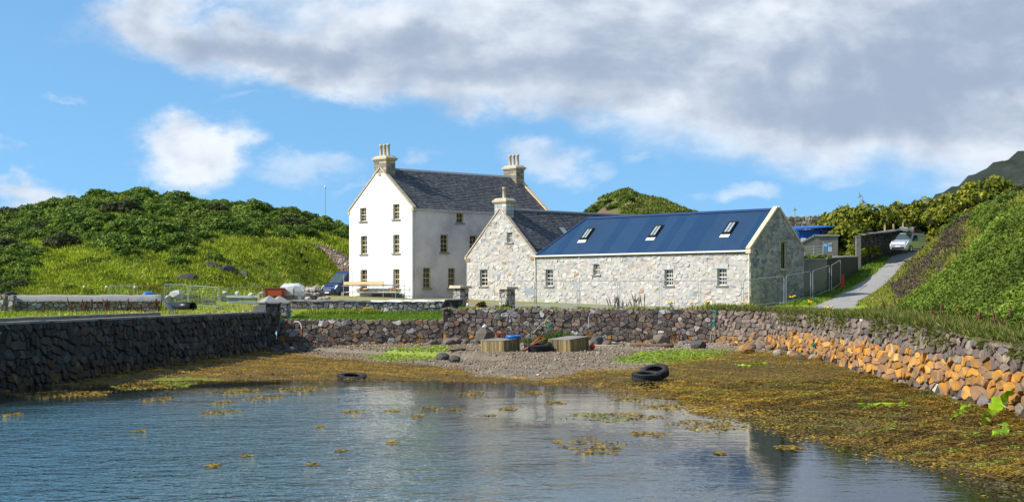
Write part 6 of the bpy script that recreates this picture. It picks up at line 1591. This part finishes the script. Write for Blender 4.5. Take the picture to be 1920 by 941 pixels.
    for k, (px, py, Y, s, lab) in enumerate(((332, 551, 123, .75, 'large pale flat stone leaning behind the black pipe'), (318, 558, 123, .5, 'pale stone at the left end of the black pipe'), (422, 548, 128, .35, 'white stone on the timber left of the skip'), (470, 552, 127, .3, 'pale stone on the long board'), (490, 549, 128, .3, 'pale stone beside the skip'), (445, 549, 128, .4, 'pale stone behind the long board'))):
        p = at(px, py, Y); zg = gz(p.x, Y); o = link('loose_stone', new_mesh('loose_stone', *rock_arrays(k % 5), 'stone', False, [(.48, .45, .39)] * len(rock_arrays(k % 5)[0])), None, (p.x, Y, max(zg + s * .4, p.z - .1 * s))); o.scale = (s, s * .6, s * .65); o.rotation_euler = (.2, .3, k); tag(o, lab, 'stone')
    a = at(318, 571, 116.5); b = at(362, 572, 114.5); r = root('drain_pipe', (a.x, 116, 3.5), 'thick black plastic pipe lying on the pier grass', 'pipe'); zp = gz(b.x, 114.5) + .36
    a.z = b.z = zp; d = (b - a).normalized(); MB().lathe(a, [(.34, 0), (.34, (b - a).length), (.29, (b - a).length), (.29, .02)], 16, d, True).obj('pipe', 'plastic_black', r, True)
    for px in (325, 355): q = at(px, 0, 115); MB().box((q.x, 115.5, zp - .42), (.12, 1.0, .2)).obj('chock', 'wood_grey', r)
    for k, (px, py, Y, s, lab) in enumerate(((280, 551, 95.0, .3, 'blue plastic sheet bundle just behind the capped pier wall'), (327, 562, 119, .2, 'small blue plastic tub at the black pipe'))):
        p = at(px, py, Y); v, f = rock_arrays(110 + k); o = link('blue_bundle', new_mesh('blue_bundle', v, f, 'plastic_blue', True), None, (p.x, Y, gz(p.x, Y) + s * .5 if k else p.z - .05)); o.scale = (s * 1.6, s, s * .7); tag(o, lab, 'plastic')
    # trestle under the sheet bundle
    p = at(280, 554, 95.0); r = root('trestle', (p.x, 95, gz(p.x, 95)), 'low wooden trestle under the blue sheet behind the pier wall', 'trestle'); z0 = gz(p.x, 95)
    for sx in (-.4, .4): MB().box((p.x + sx, 95, (z0 + p.z - .12) / 2), (.07, .3, p.z - .12 - z0)).obj('leg', 'wood_grey', r)
    MB().box((p.x, 95, p.z - .1), (1.1, .35, .06)).obj('top', 'wood_grey', r)
    # rusty gate and green post between the pillars
    x0 = at(531, 0, 112.6).x; z = gz(x0, 112.6); r = root('iron_gate', (x0, 112.6, z), 'rusty iron bar gate standing open beside the right gate pillar', 'gate')
    for k in range(7): MB().tube([(x0 + .09 * k, 112.6 + .1 * k, z + .05), (x0 + .09 * k, 112.6 + .1 * k, z + 1.05)], .016, 5).obj('bar', 'rust', r)
    for h in (.15, .95): MB().tube([(x0, 112.6, z + h), (x0 + .56, 113.2, z + h)], .02, 5).obj('rail', 'rust', r)
    x0 = at(542, 0, 113.5).x; z = gz(x0, 113.5); r = root('green_post', (x0, 113.5, z), 'leaning turquoise post beside the rusty gate', 'post'); MB().box((x0 + .05, 113.5, z + .48), (.16, .1, 1.0), (Vector((1, 0, -.1)).normalized(), Vector((0, 1, 0)), Vector((-.1, 0, 1)).normalized())).obj('board', 'rope_green', r); MB().box((x0 - .02, 113.45, z + .98), (.22, .12, .08)).obj('cap', 'rope_white', r)
    # wall on the slope behind the house, rock faces, mast
    pth = [(at(570, 0, 170).x, 170.0), (at(600, 0, 166).x, 166.0), (at(630, 0, 162).x, 162), (at(668, 0, 157).x, 157.0)]; tz = [at(0, 455, 170).z, at(0, 461, 166).z, at(0, 473, 162).z, at(0, 494, 157).z]; b = [z - 1.7 for z in tz]
    rubble_wall('field_wall', 'pale dry stone field wall climbing the slope left of the white house', pth, tz, b, .5, .3, lambda u, v, g: pick(PAL_BROWN, g, .25), .04, .1, .02, 'mortar_brown', .5, 0, 77)
    mso = [new_mesh('rock_outcrop', *rock_arrays(105 + k), 'stone', False, [(.06, .056, .052)] * len(rock_arrays(105 + k)[0])) for k in range(3)]
    for k, (px, Y, s, lab) in enumerate(((400, 146, .8, 'small dark rock face in the grass slope, left one'), (430, 146, 1.0, 'dark rock face in the grass slope, middle one'), (458, 147, 1.0, 'dark rock face in the grass slope, right one'), (347, 138, 1.0, 'dark rock half hidden below the grey gorse bush'), (15, 128, .9, 'dark rock under the bushes at the left edge'))):
        x = at(px, 0, Y).x; o = link('rock_outcrop', mso[k % 3], None, (x, Y, gz(x, Y) - .1)); o.scale = (s * 1.3, s * .5, s * .8); o.rotation_euler = (0, .1, k); tag(o, lab, 'rock')
    p = at(610, 398, 203); zt = at(0, 352, 203).z; r = root('antenna_mast', (p.x, 203, gz(p.x, 203) - .2), 'thin white antenna mast on the hill skyline left of the house', 'mast')
    MB().tube([(p.x, 203, gz(p.x, 203) - .2), (p.x, 203, zt)], .05, 6).obj('pole', 'galv', r); MB().lathe((p.x, 203, zt), [(.03, -.05), (.14, .0), (.12, .18), (0, .22)], 8).obj('sensor', 'plastic_white', r, True)
build_yard()

def build_lane_side():
    rg = random.Random(15)
    # annex wall between barn and lane
    def rendered_wall(name, lab, pts, tops, th, mt, capm):
        r = root(name, (pts[0][0], pts[0][1], gz(*pts[0]) - .2), lab, 'wall'); vs = []; fs = []; cv = []; cf = []; n = len(pts)
        fr, L = path_frame(pts)
        for i, (p, zt) in enumerate(zip(pts, tops)):
            q, d, nn, _ = fr(L[i]); q = Vector((p[0], p[1], 0)); z0 = gz(*p) - .4
            vs += [q + ZV * z0, q + ZV * zt, q - nn * th + ZV * zt, q - nn * th + ZV * z0]; e = .07
            cv += [q + nn * e + ZV * (zt + .003), q + nn * e + ZV * (zt + .11), q - nn * (th + e) + ZV * (zt + .14), q - nn * (th + e) + ZV * (zt + .003)]
            if i:
                a = 4 * (i - 1)
                for F in (fs, cf): F += [(a + j, a + 4 + j, a + 4 + (j + 1) % 4, a + (j + 1) % 4) for j in range(4)]
        for F in (fs, cf): F += [(0, 1, 2, 3), (4 * n - 1, 4 * n - 2, 4 * n - 3, 4 * n - 4)]
        wobj('body', vs, fs, mt, r); wobj('coping', cv, cf, capm, r); return r
    a, b, c, d = (21.3, 120.0), (24.1, 124.5), (26.9, 131.5), (29.9, 140.5)
    rendered_wall('annex_wall', 'grey rendered wall running from the barn gable up the lane', [a, (22.8, 122.2), b], [7.28, 7.3, 7.35], .5, 'concrete_dark', 'cement')
    rendered_wall('lane_wall', 'dark flat topped wall beside the lane grass verge', [(24.12, 124.7), c, d], [7.45, 7.7, 7.95], .6, 'mortar_dark', 'cement')
    n = 900; t = NR.random(n); x = 21.4 + t * 3 + NR.normal(size=n) * .15; y = 121.2 + t * 4.6 + NR.normal(size=n) * .25; z = 7.42 + .12 * NR.random(n) + .1 * t; 
    V, F, C = cloud(np.stack([x, y, z], -1), unit(np.array([[0, 0, 1.0]]) + np.zeros((n, 3))), .2, vary((.12, .17, .02), n, .4), .8)
    o = link('ivy', np_mesh('ivy', V, F, 'foliage', False, C)); tag(o, 'yellow green creeper growing over the annex wall top', 'creeper', kind='stuff')
    # pillar and long wall up the lane
    x, y = at(1609, 0, 143).x, 143.0; z = gz(x, y) - .1; zt = at(0, 444, y).z; r = root('gate_pillar', (x, y, z), 'narrow cement gate pillar under the hedge beside the lane', 'gate pillar')
    MB().box((x, y, (z + zt) / 2), (.4, .4, zt - z)).obj('shaft', 'concrete_dark', r); MB().box((x, y, zt + .04), (.46, .46, .09), taper=.9).obj('cap', 'concrete_dark', r)
    pts = [at(1614, 0, 146), at(1650, 0, 152), at(1700, 0, 160), at(1765, 0, 170)]; pp = [(p.x, p.y) for p in pts]; tp = [at(0, 441, 146).z, at(0, 437, 152).z, at(0, 430, 160).z, at(0, 412, 170).z]
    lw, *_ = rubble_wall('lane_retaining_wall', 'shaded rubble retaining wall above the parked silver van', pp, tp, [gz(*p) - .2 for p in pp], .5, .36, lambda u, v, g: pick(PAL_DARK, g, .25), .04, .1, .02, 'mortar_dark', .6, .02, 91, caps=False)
    for i in range(3): build_walls.coping(lw, (pp[i][0], pp[i][1] + .3, tp[i]), (pp[i + 1][0], pp[i + 1][1] + .3, tp[i + 1]), .9, .16, 'concrete_dark', 8, i) 
    for px, t in ((1659, .2), (1675, .4), (1693, .75)):
        Y = float(np.interp(px, [1614, 1650, 1700, 1765], [146, 152, 160, 170])) + .3; x = at(px, 0, Y).x; zt = float(np.interp(px, [1614, 1650, 1700, 1765], tp)) + .1
        tag(MB().box((x, Y, zt + .3), (.14, .14, .62), taper=.9).obj('wood_post', 'wood_new'), 'short pale timber post on the lane retaining wall', 'post', 'timber posts on the lane wall')
    # concrete block wall with sloping shoulder, gate and info board
    Y = 146.5; P = [at(1500, 500, Y), at(1500, 459, Y), at(1527, 443, Y), at(1571, 444, Y), at(1571, 500, Y)]
    r = root('concrete_wall', (P[0].x, Y, P[0].z), 'dark concrete wall with sloping shoulder behind the info board', 'wall'); MB().prism(P, (.2, .7, 0)).obj('body', 'concrete_dark', r)
    MB().prism([P[1] + Vector((-.1, -.06, 0)), P[2] + Vector((-.02, -.06, .0)), P[2] + Vector((0, -.06, .16)), P[1] + Vector((-.14, -.06, .14))], (.2, .85, 0)).obj('shoulder_coping', 'cement', r)
    MB().box(((P[2].x + P[3].x) / 2 + .1, Y + .35, P[2].z + .08), (P[3].x - P[2].x + .1, .9, .16)).obj('coping', 'cement', r)
    Y = 144.6; x = at(1552, 0, Y).x; z = gz(x, Y); r = root('info_board', (x, Y, z), 'two panel blue information board beside the lane gate', 'sign board'); zt = at(0, 453, Y).z
    for s in (-1, 1): MB().box((x + s * .38, Y, (z + zt) / 2), (.07, .07, zt - z)).obj('post', 'wood_grey', r)
    for s, mt in ((-1, 'sign_blue'), (1, 'sign_pale')): q = MB().box((x + s * .19, Y - .05, zt - .5), (.34, .03, .78)).obj('panel', mt, r); MB().box((x + s * .19, Y - .07, zt - .32), (.26, .012, .22)).obj('picture', 'sign_pale' if s < 0 else 'sign_blue', q)
    x0, x1 = at(1508, 0, 145.2).x, at(1543, 0, 145.2).x; z = at(0, 481, 145.2).z; r = root('metal_gate', (x0, 145.2, z), 'grey tubular field gate in front of the dark concrete wall', 'gate')
    for k in range(4): MB().tube([(x0, 145.2, z + .1 + .24 * k), (x1, 145.2, z + .25 + .24 * k)], .025, 6).obj('rail', 'galv', r)
    for q in (0, .5, 1): x = x0 + (x1 - x0) * q; MB().tube([(x, 145.2, z + .05 + .15 * q), (x, 145.2, z + .9 + .15 * q)], .03, 6).obj('upright', 'galv', r)
    # blue container and the rough wall behind
    Y = 149.2; a = at(1496, 429, Y); b = at(1538, 429, Y); z0 = a.z - 2.5; r = root('shipping_container', (a.x, Y, z0), 'blue steel container with overhanging roof behind the barn gable', 'container')
    MB().box(((a.x + b.x) / 2, Y + 1.2, z0 + 1.2), (b.x - a.x, 2.3, 2.4)).obj('body', 'paint_container', r)
    k = 0; x = a.x + .1
    while x < b.x - .1: MB().box((x, Y + .03, z0 + 1.2), (.12, .07, 2.3)).obj('rib', 'paint_container', r); x += .36; k += 1
    for q in (.25, .8): MB().box((a.x + (b.x - a.x) * q, Y - .02, z0 + 1.35), (.5, .03, .6)).obj('label_panel', 'plastic_white', r)
    MB().box((a.x - .25, Y + .3, z0 + 1.3), (.28, .3, 2.3)).obj('corner_post', 'rope_green', r)
    e = at(1565, 425, Y - 1); MB().prism([Vector((a.x - .2, Y - .25, z0 + 2.42)), Vector((e.x, Y - .6, z0 + 2.62)), Vector((e.x, Y + 2.2, z0 + 2.85)), Vector((a.x - .2, Y + 2.2, z0 + 2.7))], (0, 0, .1)).obj('roof', 'paint_container', r)
    MB().box(((b.x + e.x) / 2, Y + .6, z0 + 1.3), (e.x - b.x - .2, 1.2, 2.3)).obj('dark_side', 'paint_navy', r)  # right side of the container, coloured a darker blue than its front
    pp = [(at(1468, 0, 172).x, 172.0), (at(1550, 0, 172).x, 172.0)]
    rubble_wall('rough_wall', 'rough pale dry stone wall on the rise above the blue container', pp, [at(0, 407, 172).z, at(0, 405, 172).z], [9.2, 9.2], .6, .42, lambda u, v, g: pick(PAL_PIERGARDEN, g, .25), .05, .16, .03, 'mortar_brown', .7, .05, 66)
    # wind turbines
    def turbine(px, pyb, pyt, Y, lab):
        p = at(px, pyb, Y); t = at(px, pyt, Y); h = t.z - p.z; r = root('wind_turbine', (p.x, Y, p.z - h), lab, 'wind turbine', 'small wind turbines'); rr = .0011 * Y * .35
        MB().tube([(p.x, Y, p.z - h), t], [rr * 1.2, rr * .8], 6).obj('mast', 'galv', r); hub = t + Vector((0, -.1, 0)); MB().box(t, (rr * 2.5, rr * 5, rr * 2.5)).obj('nacelle', 'galv', r)
        for k in range(3): a = R(95 + 120 * k); dd = Vector((math.cos(a), 0, math.sin(a))); s = Vector((-dd.z, 0, dd.x)); L = h * .33; MB().prism([hub, hub + dd * L * .3 + s * rr * 1.3, hub + dd * L, hub + dd * L * .3 - s * rr * .5], (0, -rr * .4, 0)).obj('blade', 'galv', r)
    turbine(1490, 408, 393, 185, 'small wind turbine above the rough wall behind the barn'); turbine(1612, 392, 367, 700, 'tall thin mast turbine on the far hill, left of two'); turbine(1617, 392, 376, 700, 'shorter thin mast turbine on the far hill, right of two')
build_lane_side()

def build_shore_things():
    rg = random.Random(25)
    def tyre(x, y, z, rad, w, rx, ry, lab, rz=0):
        r = root('tyre', (x, y, z), lab, 'tyre', 'old tyres on the foreshore'); r.rotation_euler = (rx, ry, rz); WL[r] = Vector((0, 0, 0))
        pr = [(rad * .58, -w * .30), (rad * .62, -w * .46), (rad * .85, -w * .5), (rad * .97, -w * .40), (rad, -w * .2), (rad, w * .2), (rad * .97, w * .40), (rad * .85, w * .5), (rad * .62, w * .46), (rad * .58, w * .30), (rad * .72, w * .24), (rad * .8, 0), (rad * .72, -w * .24)]
        MB().lathe((0, 0, 0), pr, 30, ZV, True).local('carcass', 'rubber', r, True); m = MB()
        for k in range(40):
            a = 2 * math.pi * k / 40
            for q in (-.28, .28): m.box((math.cos(a) * rad * 1.0, math.sin(a) * rad * 1.0, q * w), (.05, rad * .085, w * .3), (Vector((math.cos(a), math.sin(a), 0)), Vector((-math.sin(a), math.cos(a), 0)), ZV))
        m.local('tread_blocks', 'rubber', r)
    Y = 71.5; x = at(1212, 0, Y).x; z = bz(x, Y); tyre(x, Y, z + .15, .63, .38, .11, -.03, 'upright lying thick black tyre in front on the brown weed')
    x2 = at(1228, 0, Y + 1.1).x; tyre(x2, Y + 1.1, z + .30, .6, .36, .33, -.16, 'second black tyre tilted on the first with its hole showing')
    Y = 75.3; x = at(660, 0, Y).x; tyre(x, Y, bz(x, Y) + .03, .66, .3, .15, .03, 'lone black tyre half sunk at the water edge below the white house')
    Y = 98.0; x = at(1007, 0, Y).x; z = bz(x, Y); tyre(x, Y, z + .24, .78, .46, .12, .0, 'large tyre between the two wooden crates')
    for k in range(2):
        r = root('rusty_bar', (x - .3, Y - .4, z + .4), ('long rusty iron plate leaning across the tyre between the crates', 'shorter rusty iron plate on the tyre between the crates')[k], 'scrap iron'); a = Vector((x - .75 + .45 * k, Y - .85 + .2 * k, z + .12 + .3 * k)); b = Vector((x + .1 + .35 * k, Y + .2, z + .78 - .06 * k)); d = (b - a).normalized(); s = d.cross(ZV).normalized()
        MB().box((a + b) / 2, ((b - a).length, .16, .05), (d, s, d.cross(s))).obj('plate', 'rust', r); MB().box(b, (.12, .22, .1), (d, s, d.cross(s))).obj('lug', 'rust', r)
    # slatted wooden crates
    def crate(px, Y, L, D, H, tilt, lab, topm, th):
        x = at(px, 0, Y).x; z = bz(x, Y) - .06; r = root('wooden_crate', (x, Y, z), lab, 'crate', 'slatted wooden crates'); r.rotation_euler = (tilt, 0, th); WL[r] = Vector((0, 0, 0))
        MB().box((L / 2 - .0, D / 2, H / 2), (L - .1, D - .1, H - .1)).local('lining', 'interior', r)
        for face in range(4):
            A = Vector(((1, 0, 0), (0, 1, 0), (1, 0, 0), (0, 1, 0))[face]); o = Vector(((0, 0, 0), (L, 0, 0), (0, D, 0), (0, 0, 0))[face]); ln = (L, D, L, D)[face]; n = int(ln / .125); nn = Vector(((0, -1, 0), (1, 0, 0), (0, 1, 0), (-1, 0, 0))[face])
            for k in range(n):
                c = o + A * (ln * (k + .5) / n) + nn * rg.uniform(-.012, .012) + ZV * (H / 2 + rg.uniform(-.012, .012)); col = pick([((.27, .20, .085), 5), ((.20, .15, .07), 3), ((.33, .26, .12), 2), ((.09, .075, .045), 1)], rg, .2)
                MB().box(c, (ln / n - .014, .035, H), (A, nn, ZV), col).local('slat', 'wood_weathered', r)
        n = 7
        for k in range(n): MB().box((L * (k + .5) / n, D / 2, H + .02 + rg.uniform(0, .012)), (L / n - .012, D + .06, .04)).local('top_board', topm, r)
    crate(902, 98.6, 1.72, 1.65, .74, .05, 'left slatted wooden crate with the blue ring on it', 'wood_grey', -.62)
    crate(1029, 98.4, 1.55, 2.1, .76, .075, 'right slatted wooden crate with a plain grey top beside the buoy', 'wood_grey', -.62)
    x = at(963, 0, 98.9).x; z = bz(x, 98.9); tr = root('blue_ring', (x, 98.9, z + .86), 'bright blue plastic ring resting on the left crate', 'ring'); tr.rotation_euler = (.05, .02, 0); WL[tr] = Vector((0, 0, 0))
    pr = [(.40 + .1 * math.cos(2 * math.pi * k / 10), .1 * math.sin(2 * math.pi * k / 10)) for k in range(10)]; MB().lathe((0, 0, 0), pr, 24, ZV, True).local('tube', 'plastic_blue', tr, True); MB().box((.0, -.5, .0), (.12, .04, .1)).local('valve', 'plastic_blue', tr)
    x = at(1111, 0, 99.0).x; z = bz(x, 99.5); r = root('buoy', (x, 99.5, z), 'round orange buoy on the shingle beside the right crate', 'buoy'); MB().lathe((x, 99.5, z), [(.0, -.02)] + [(.19 * math.sin(math.pi * k / 10), .18 - .19 * math.cos(math.pi * k / 10)) for k in range(1, 10)] + [(.05, .38), (.04, .44)], 16).obj('float', 'plastic_red', r, True); MB().tube([(x, 99.5, z + .4), (x + .05, 99.45, z + .48), (x + .1, 99.5, z + .4)], .018, 5).obj('eye', 'rubber', r)
    # driftwood
    for k, (a, b, rad, lab) in enumerate((((1182, 104.0), (1262, 102.6), .13, 'long brown driftwood log below the quay wall'), ((1092, 106.8), (1170, 106.4), .06, 'thin dark timber lying at the foot of the quay wall'), ((842, 98.0), (872, 100.0), .08, 'short weathered branch left of the left crate'), ((1110, 104.5), (1165, 104.2), .05, 'thin bleached driftwood stick behind the orange buoy'))):
        A = at(a[0], 0, a[1]); Bp = at(b[0], 0, b[1]); A.z = bz(A.x, A.y) + rad * .9; Bp.z = bz(Bp.x, Bp.y) + rad * .9; r = root('driftwood', (A.x, A.y, A.z - rad), lab, 'log'); mid = [A.lerp(Bp, t) + Vector((0, rg.uniform(-.05, .05), rg.uniform(-.02, .03))) for t in (0, .25, .5, .75, 1)]; MB().tube(mid, [rad, rad * 1.05, rad * .95, rad, rad * .9], 8).obj('log', 'driftwood' if k != 3 else 'rope_pale', r, True)
        st = mid[2]; MB().tube([st, st + Vector((.12, -.1, rad * 2.2))], [rad * .35, rad * .2], 5).obj('stub', 'driftwood', r)
    # ropes: polylines that lie on the wall faces and the shingle
    def rope(name, pts, rad, mt, lab, coil=None):
        fine = []
        for i in range(len(pts) - 1):
            for q in range(5): fine.append(Vector(pts[i]).lerp(Vector(pts[i + 1]), q / 5) + Vector((rg.uniform(-.03, .03), rg.uniform(-.02, .0), rg.uniform(-.03, .03))))
        fine.append(Vector(pts[-1])); r = root(name, tuple(pts[-1]), lab, 'rope'); MB().tube(fine, rad, 5).obj('rope', mt, r)
        if coil:
            m = MB(); c, n, sz = coil
            for k in range(n): m.tube([Vector(c) + Vector((math.cos(t) * sz * rg.uniform(.6, 1.1), rg.uniform(-.06, .06) - .05, math.sin(t) * sz * rg.uniform(.4, .8))) for t in np.linspace(0, 6.28, 10)[:-1]], rad, 5, True)
            m.obj('knot', mt, r)
    yq = 108.55
    def wp(px, py, Y): return tuple(at(px, py, Y))
    rope('mooring_rope', [wp(1332, 581, 108.9), wp(1342, 583, 108.4), wp(1340, 600, 108.5), wp(1336, 616, 108.55)], .035, 'rope_green', 'thick green rope hanging from the quay top right of the ragwort', (wp(1337, 608, 108.4), 5, .2))
    rope('mooring_rope', [wp(1334, 620, 108.45), wp(1331, 640, 108.4), wp(1330, 648, 108.0)], .03, 'rope_pale', 'pale rope end hanging below the green rope on the quay', (wp(1341, 624, 108.3), 3, .15))
    rope('mooring_rope', [wp(1526, 646, 88.5), wp(1525, 664, 88.2), wp(1524, 674, 87.6), wp(1515, 682, 86.6)], .035, 'rope_green', 'turquoise rope hanging low on the harbour wall bend', (wp(1526, 647, 88.3), 3, .12))
    rope('mooring_rope', [wp(1461, 630, 101.2), wp(1450, 643, 100.8), wp(1441, 654, 100.2), wp(1426, 657, 99.5)], .025, 'rope_pale', 'pale rope slanting from the lichen wall to the stones')
    rope('mooring_rope', [wp(1028, 592, 109.3), wp(1022, 602, 109.2), wp(1008, 614, 108.6), wp(1000, 624, 107.8)], .03, 'rope_pale', 'pale frayed rope hanging on the quay behind the crates', (wp(1026, 606, 109.0), 6, .28))
    rope('mooring_rope', [wp(1030, 600, 109.2), wp(1030, 612, 109.0), wp(1024, 624, 108.4)], .03, 'rope_green', 'green net rope hanging behind the crates', (wp(1030, 612, 109.0), 5, .22))
    rope('mooring_rope', [wp(505, 600, 109.0), wp(515, 606, 108.9), wp(528, 604, 109.2), wp(528, 598, 109.6)], .05, 'rope_green', 'coil of dark green rope in the corner at the pier end', (wp(517, 602, 108.8), 5, .3))
    rope('mooring_rope', [wp(12, 607, 66.0), wp(9, 613, 65.4), wp(4, 620, 65.0), wp(-6, 634, 64.5)], .022, 'rope_white', 'white mooring rope tied to the pier edge at far left', (wp(9, 613, 65.2), 2, .07))
    rope('chain', [wp(1556, 682, 84), wp(1545, 697, 80), wp(1530, 710, 76), wp(1521, 720, 73)], .03, 'driftwood', 'rusty chain running from the harbour wall across the weed')
    r = root('mooring_post', wp(566, 645, 109.2), 'rusty iron mooring post with green rope against the low quay wall', 'post'); MB().tube([wp(566, 648, 109.0), wp(566, 612, 109.2)], .075, 8).obj('post', 'rust', r); MB().tube([wp(552, 603, 109.6), wp(560, 603, 109.3), wp(564, 608, 109.2), wp(566, 616, 109.1)], .035, 6).obj('hook', 'rope_white', r)
    m = MB()
    for k in range(4): m.tube([Vector(wp(569, 643, 108.9)) + Vector((math.cos(t) * .2 * rg.uniform(.7, 1.1), -.1, math.sin(t) * .25)) for t in np.linspace(0, 6.28, 10)[:-1]], .03, 5, True)
    m.obj('rope_loop', 'rope_green', r)
    r = root('mooring_hook', wp(1104, 612, 109.2), 'bent grey iron rod standing against the quay wall', 'post'); MB().tube([wp(1104, 614, 109.0), wp(1104, 594, 109.3), wp(1105, 589, 109.35), wp(1108, 586, 109.4), wp(1111, 586, 109.5)], .03, 6).obj('rod', 'lead', r); MB().tube([wp(1100, 612, 108.9), wp(1104, 606, 109.0), wp(1108, 612, 108.9)], .03, 5).obj('foot', 'lead', r)
    # rounded white rubbish at the heap left of the crates
    p = at(908, 613, 106.5); r = root('fish_float', (p.x, p.y, p.z - .2), 'black and white plastic float on the tumbled boulders', 'float'); MB().lathe(p - ZV * .1, [(.0, 0), (.16, .04), (.2, .14), (.12, .26), (0, .28)], 10).obj('float', 'plastic_white', r, True); MB().box(p + Vector((-.12, -.05, .1)), (.2, .16, .14)).obj('cap', 'plastic_black', r)
    b0 = bz(p.x, p.y); o = link('boulder', new_mesh('boulder', *rock_arrays(3), 'stone', False, [(.12, .095, .075)] * len(rock_arrays(3)[0])), None, (p.x, p.y, (b0 + p.z - .2) / 2 + .05)); h = max(.3, (p.z - .15 - b0) / 2 / .75); o.scale = (.8, .6, h); tag(o, 'tall brown boulder under the plastic float in the heap', 'boulder')
build_shore_things()
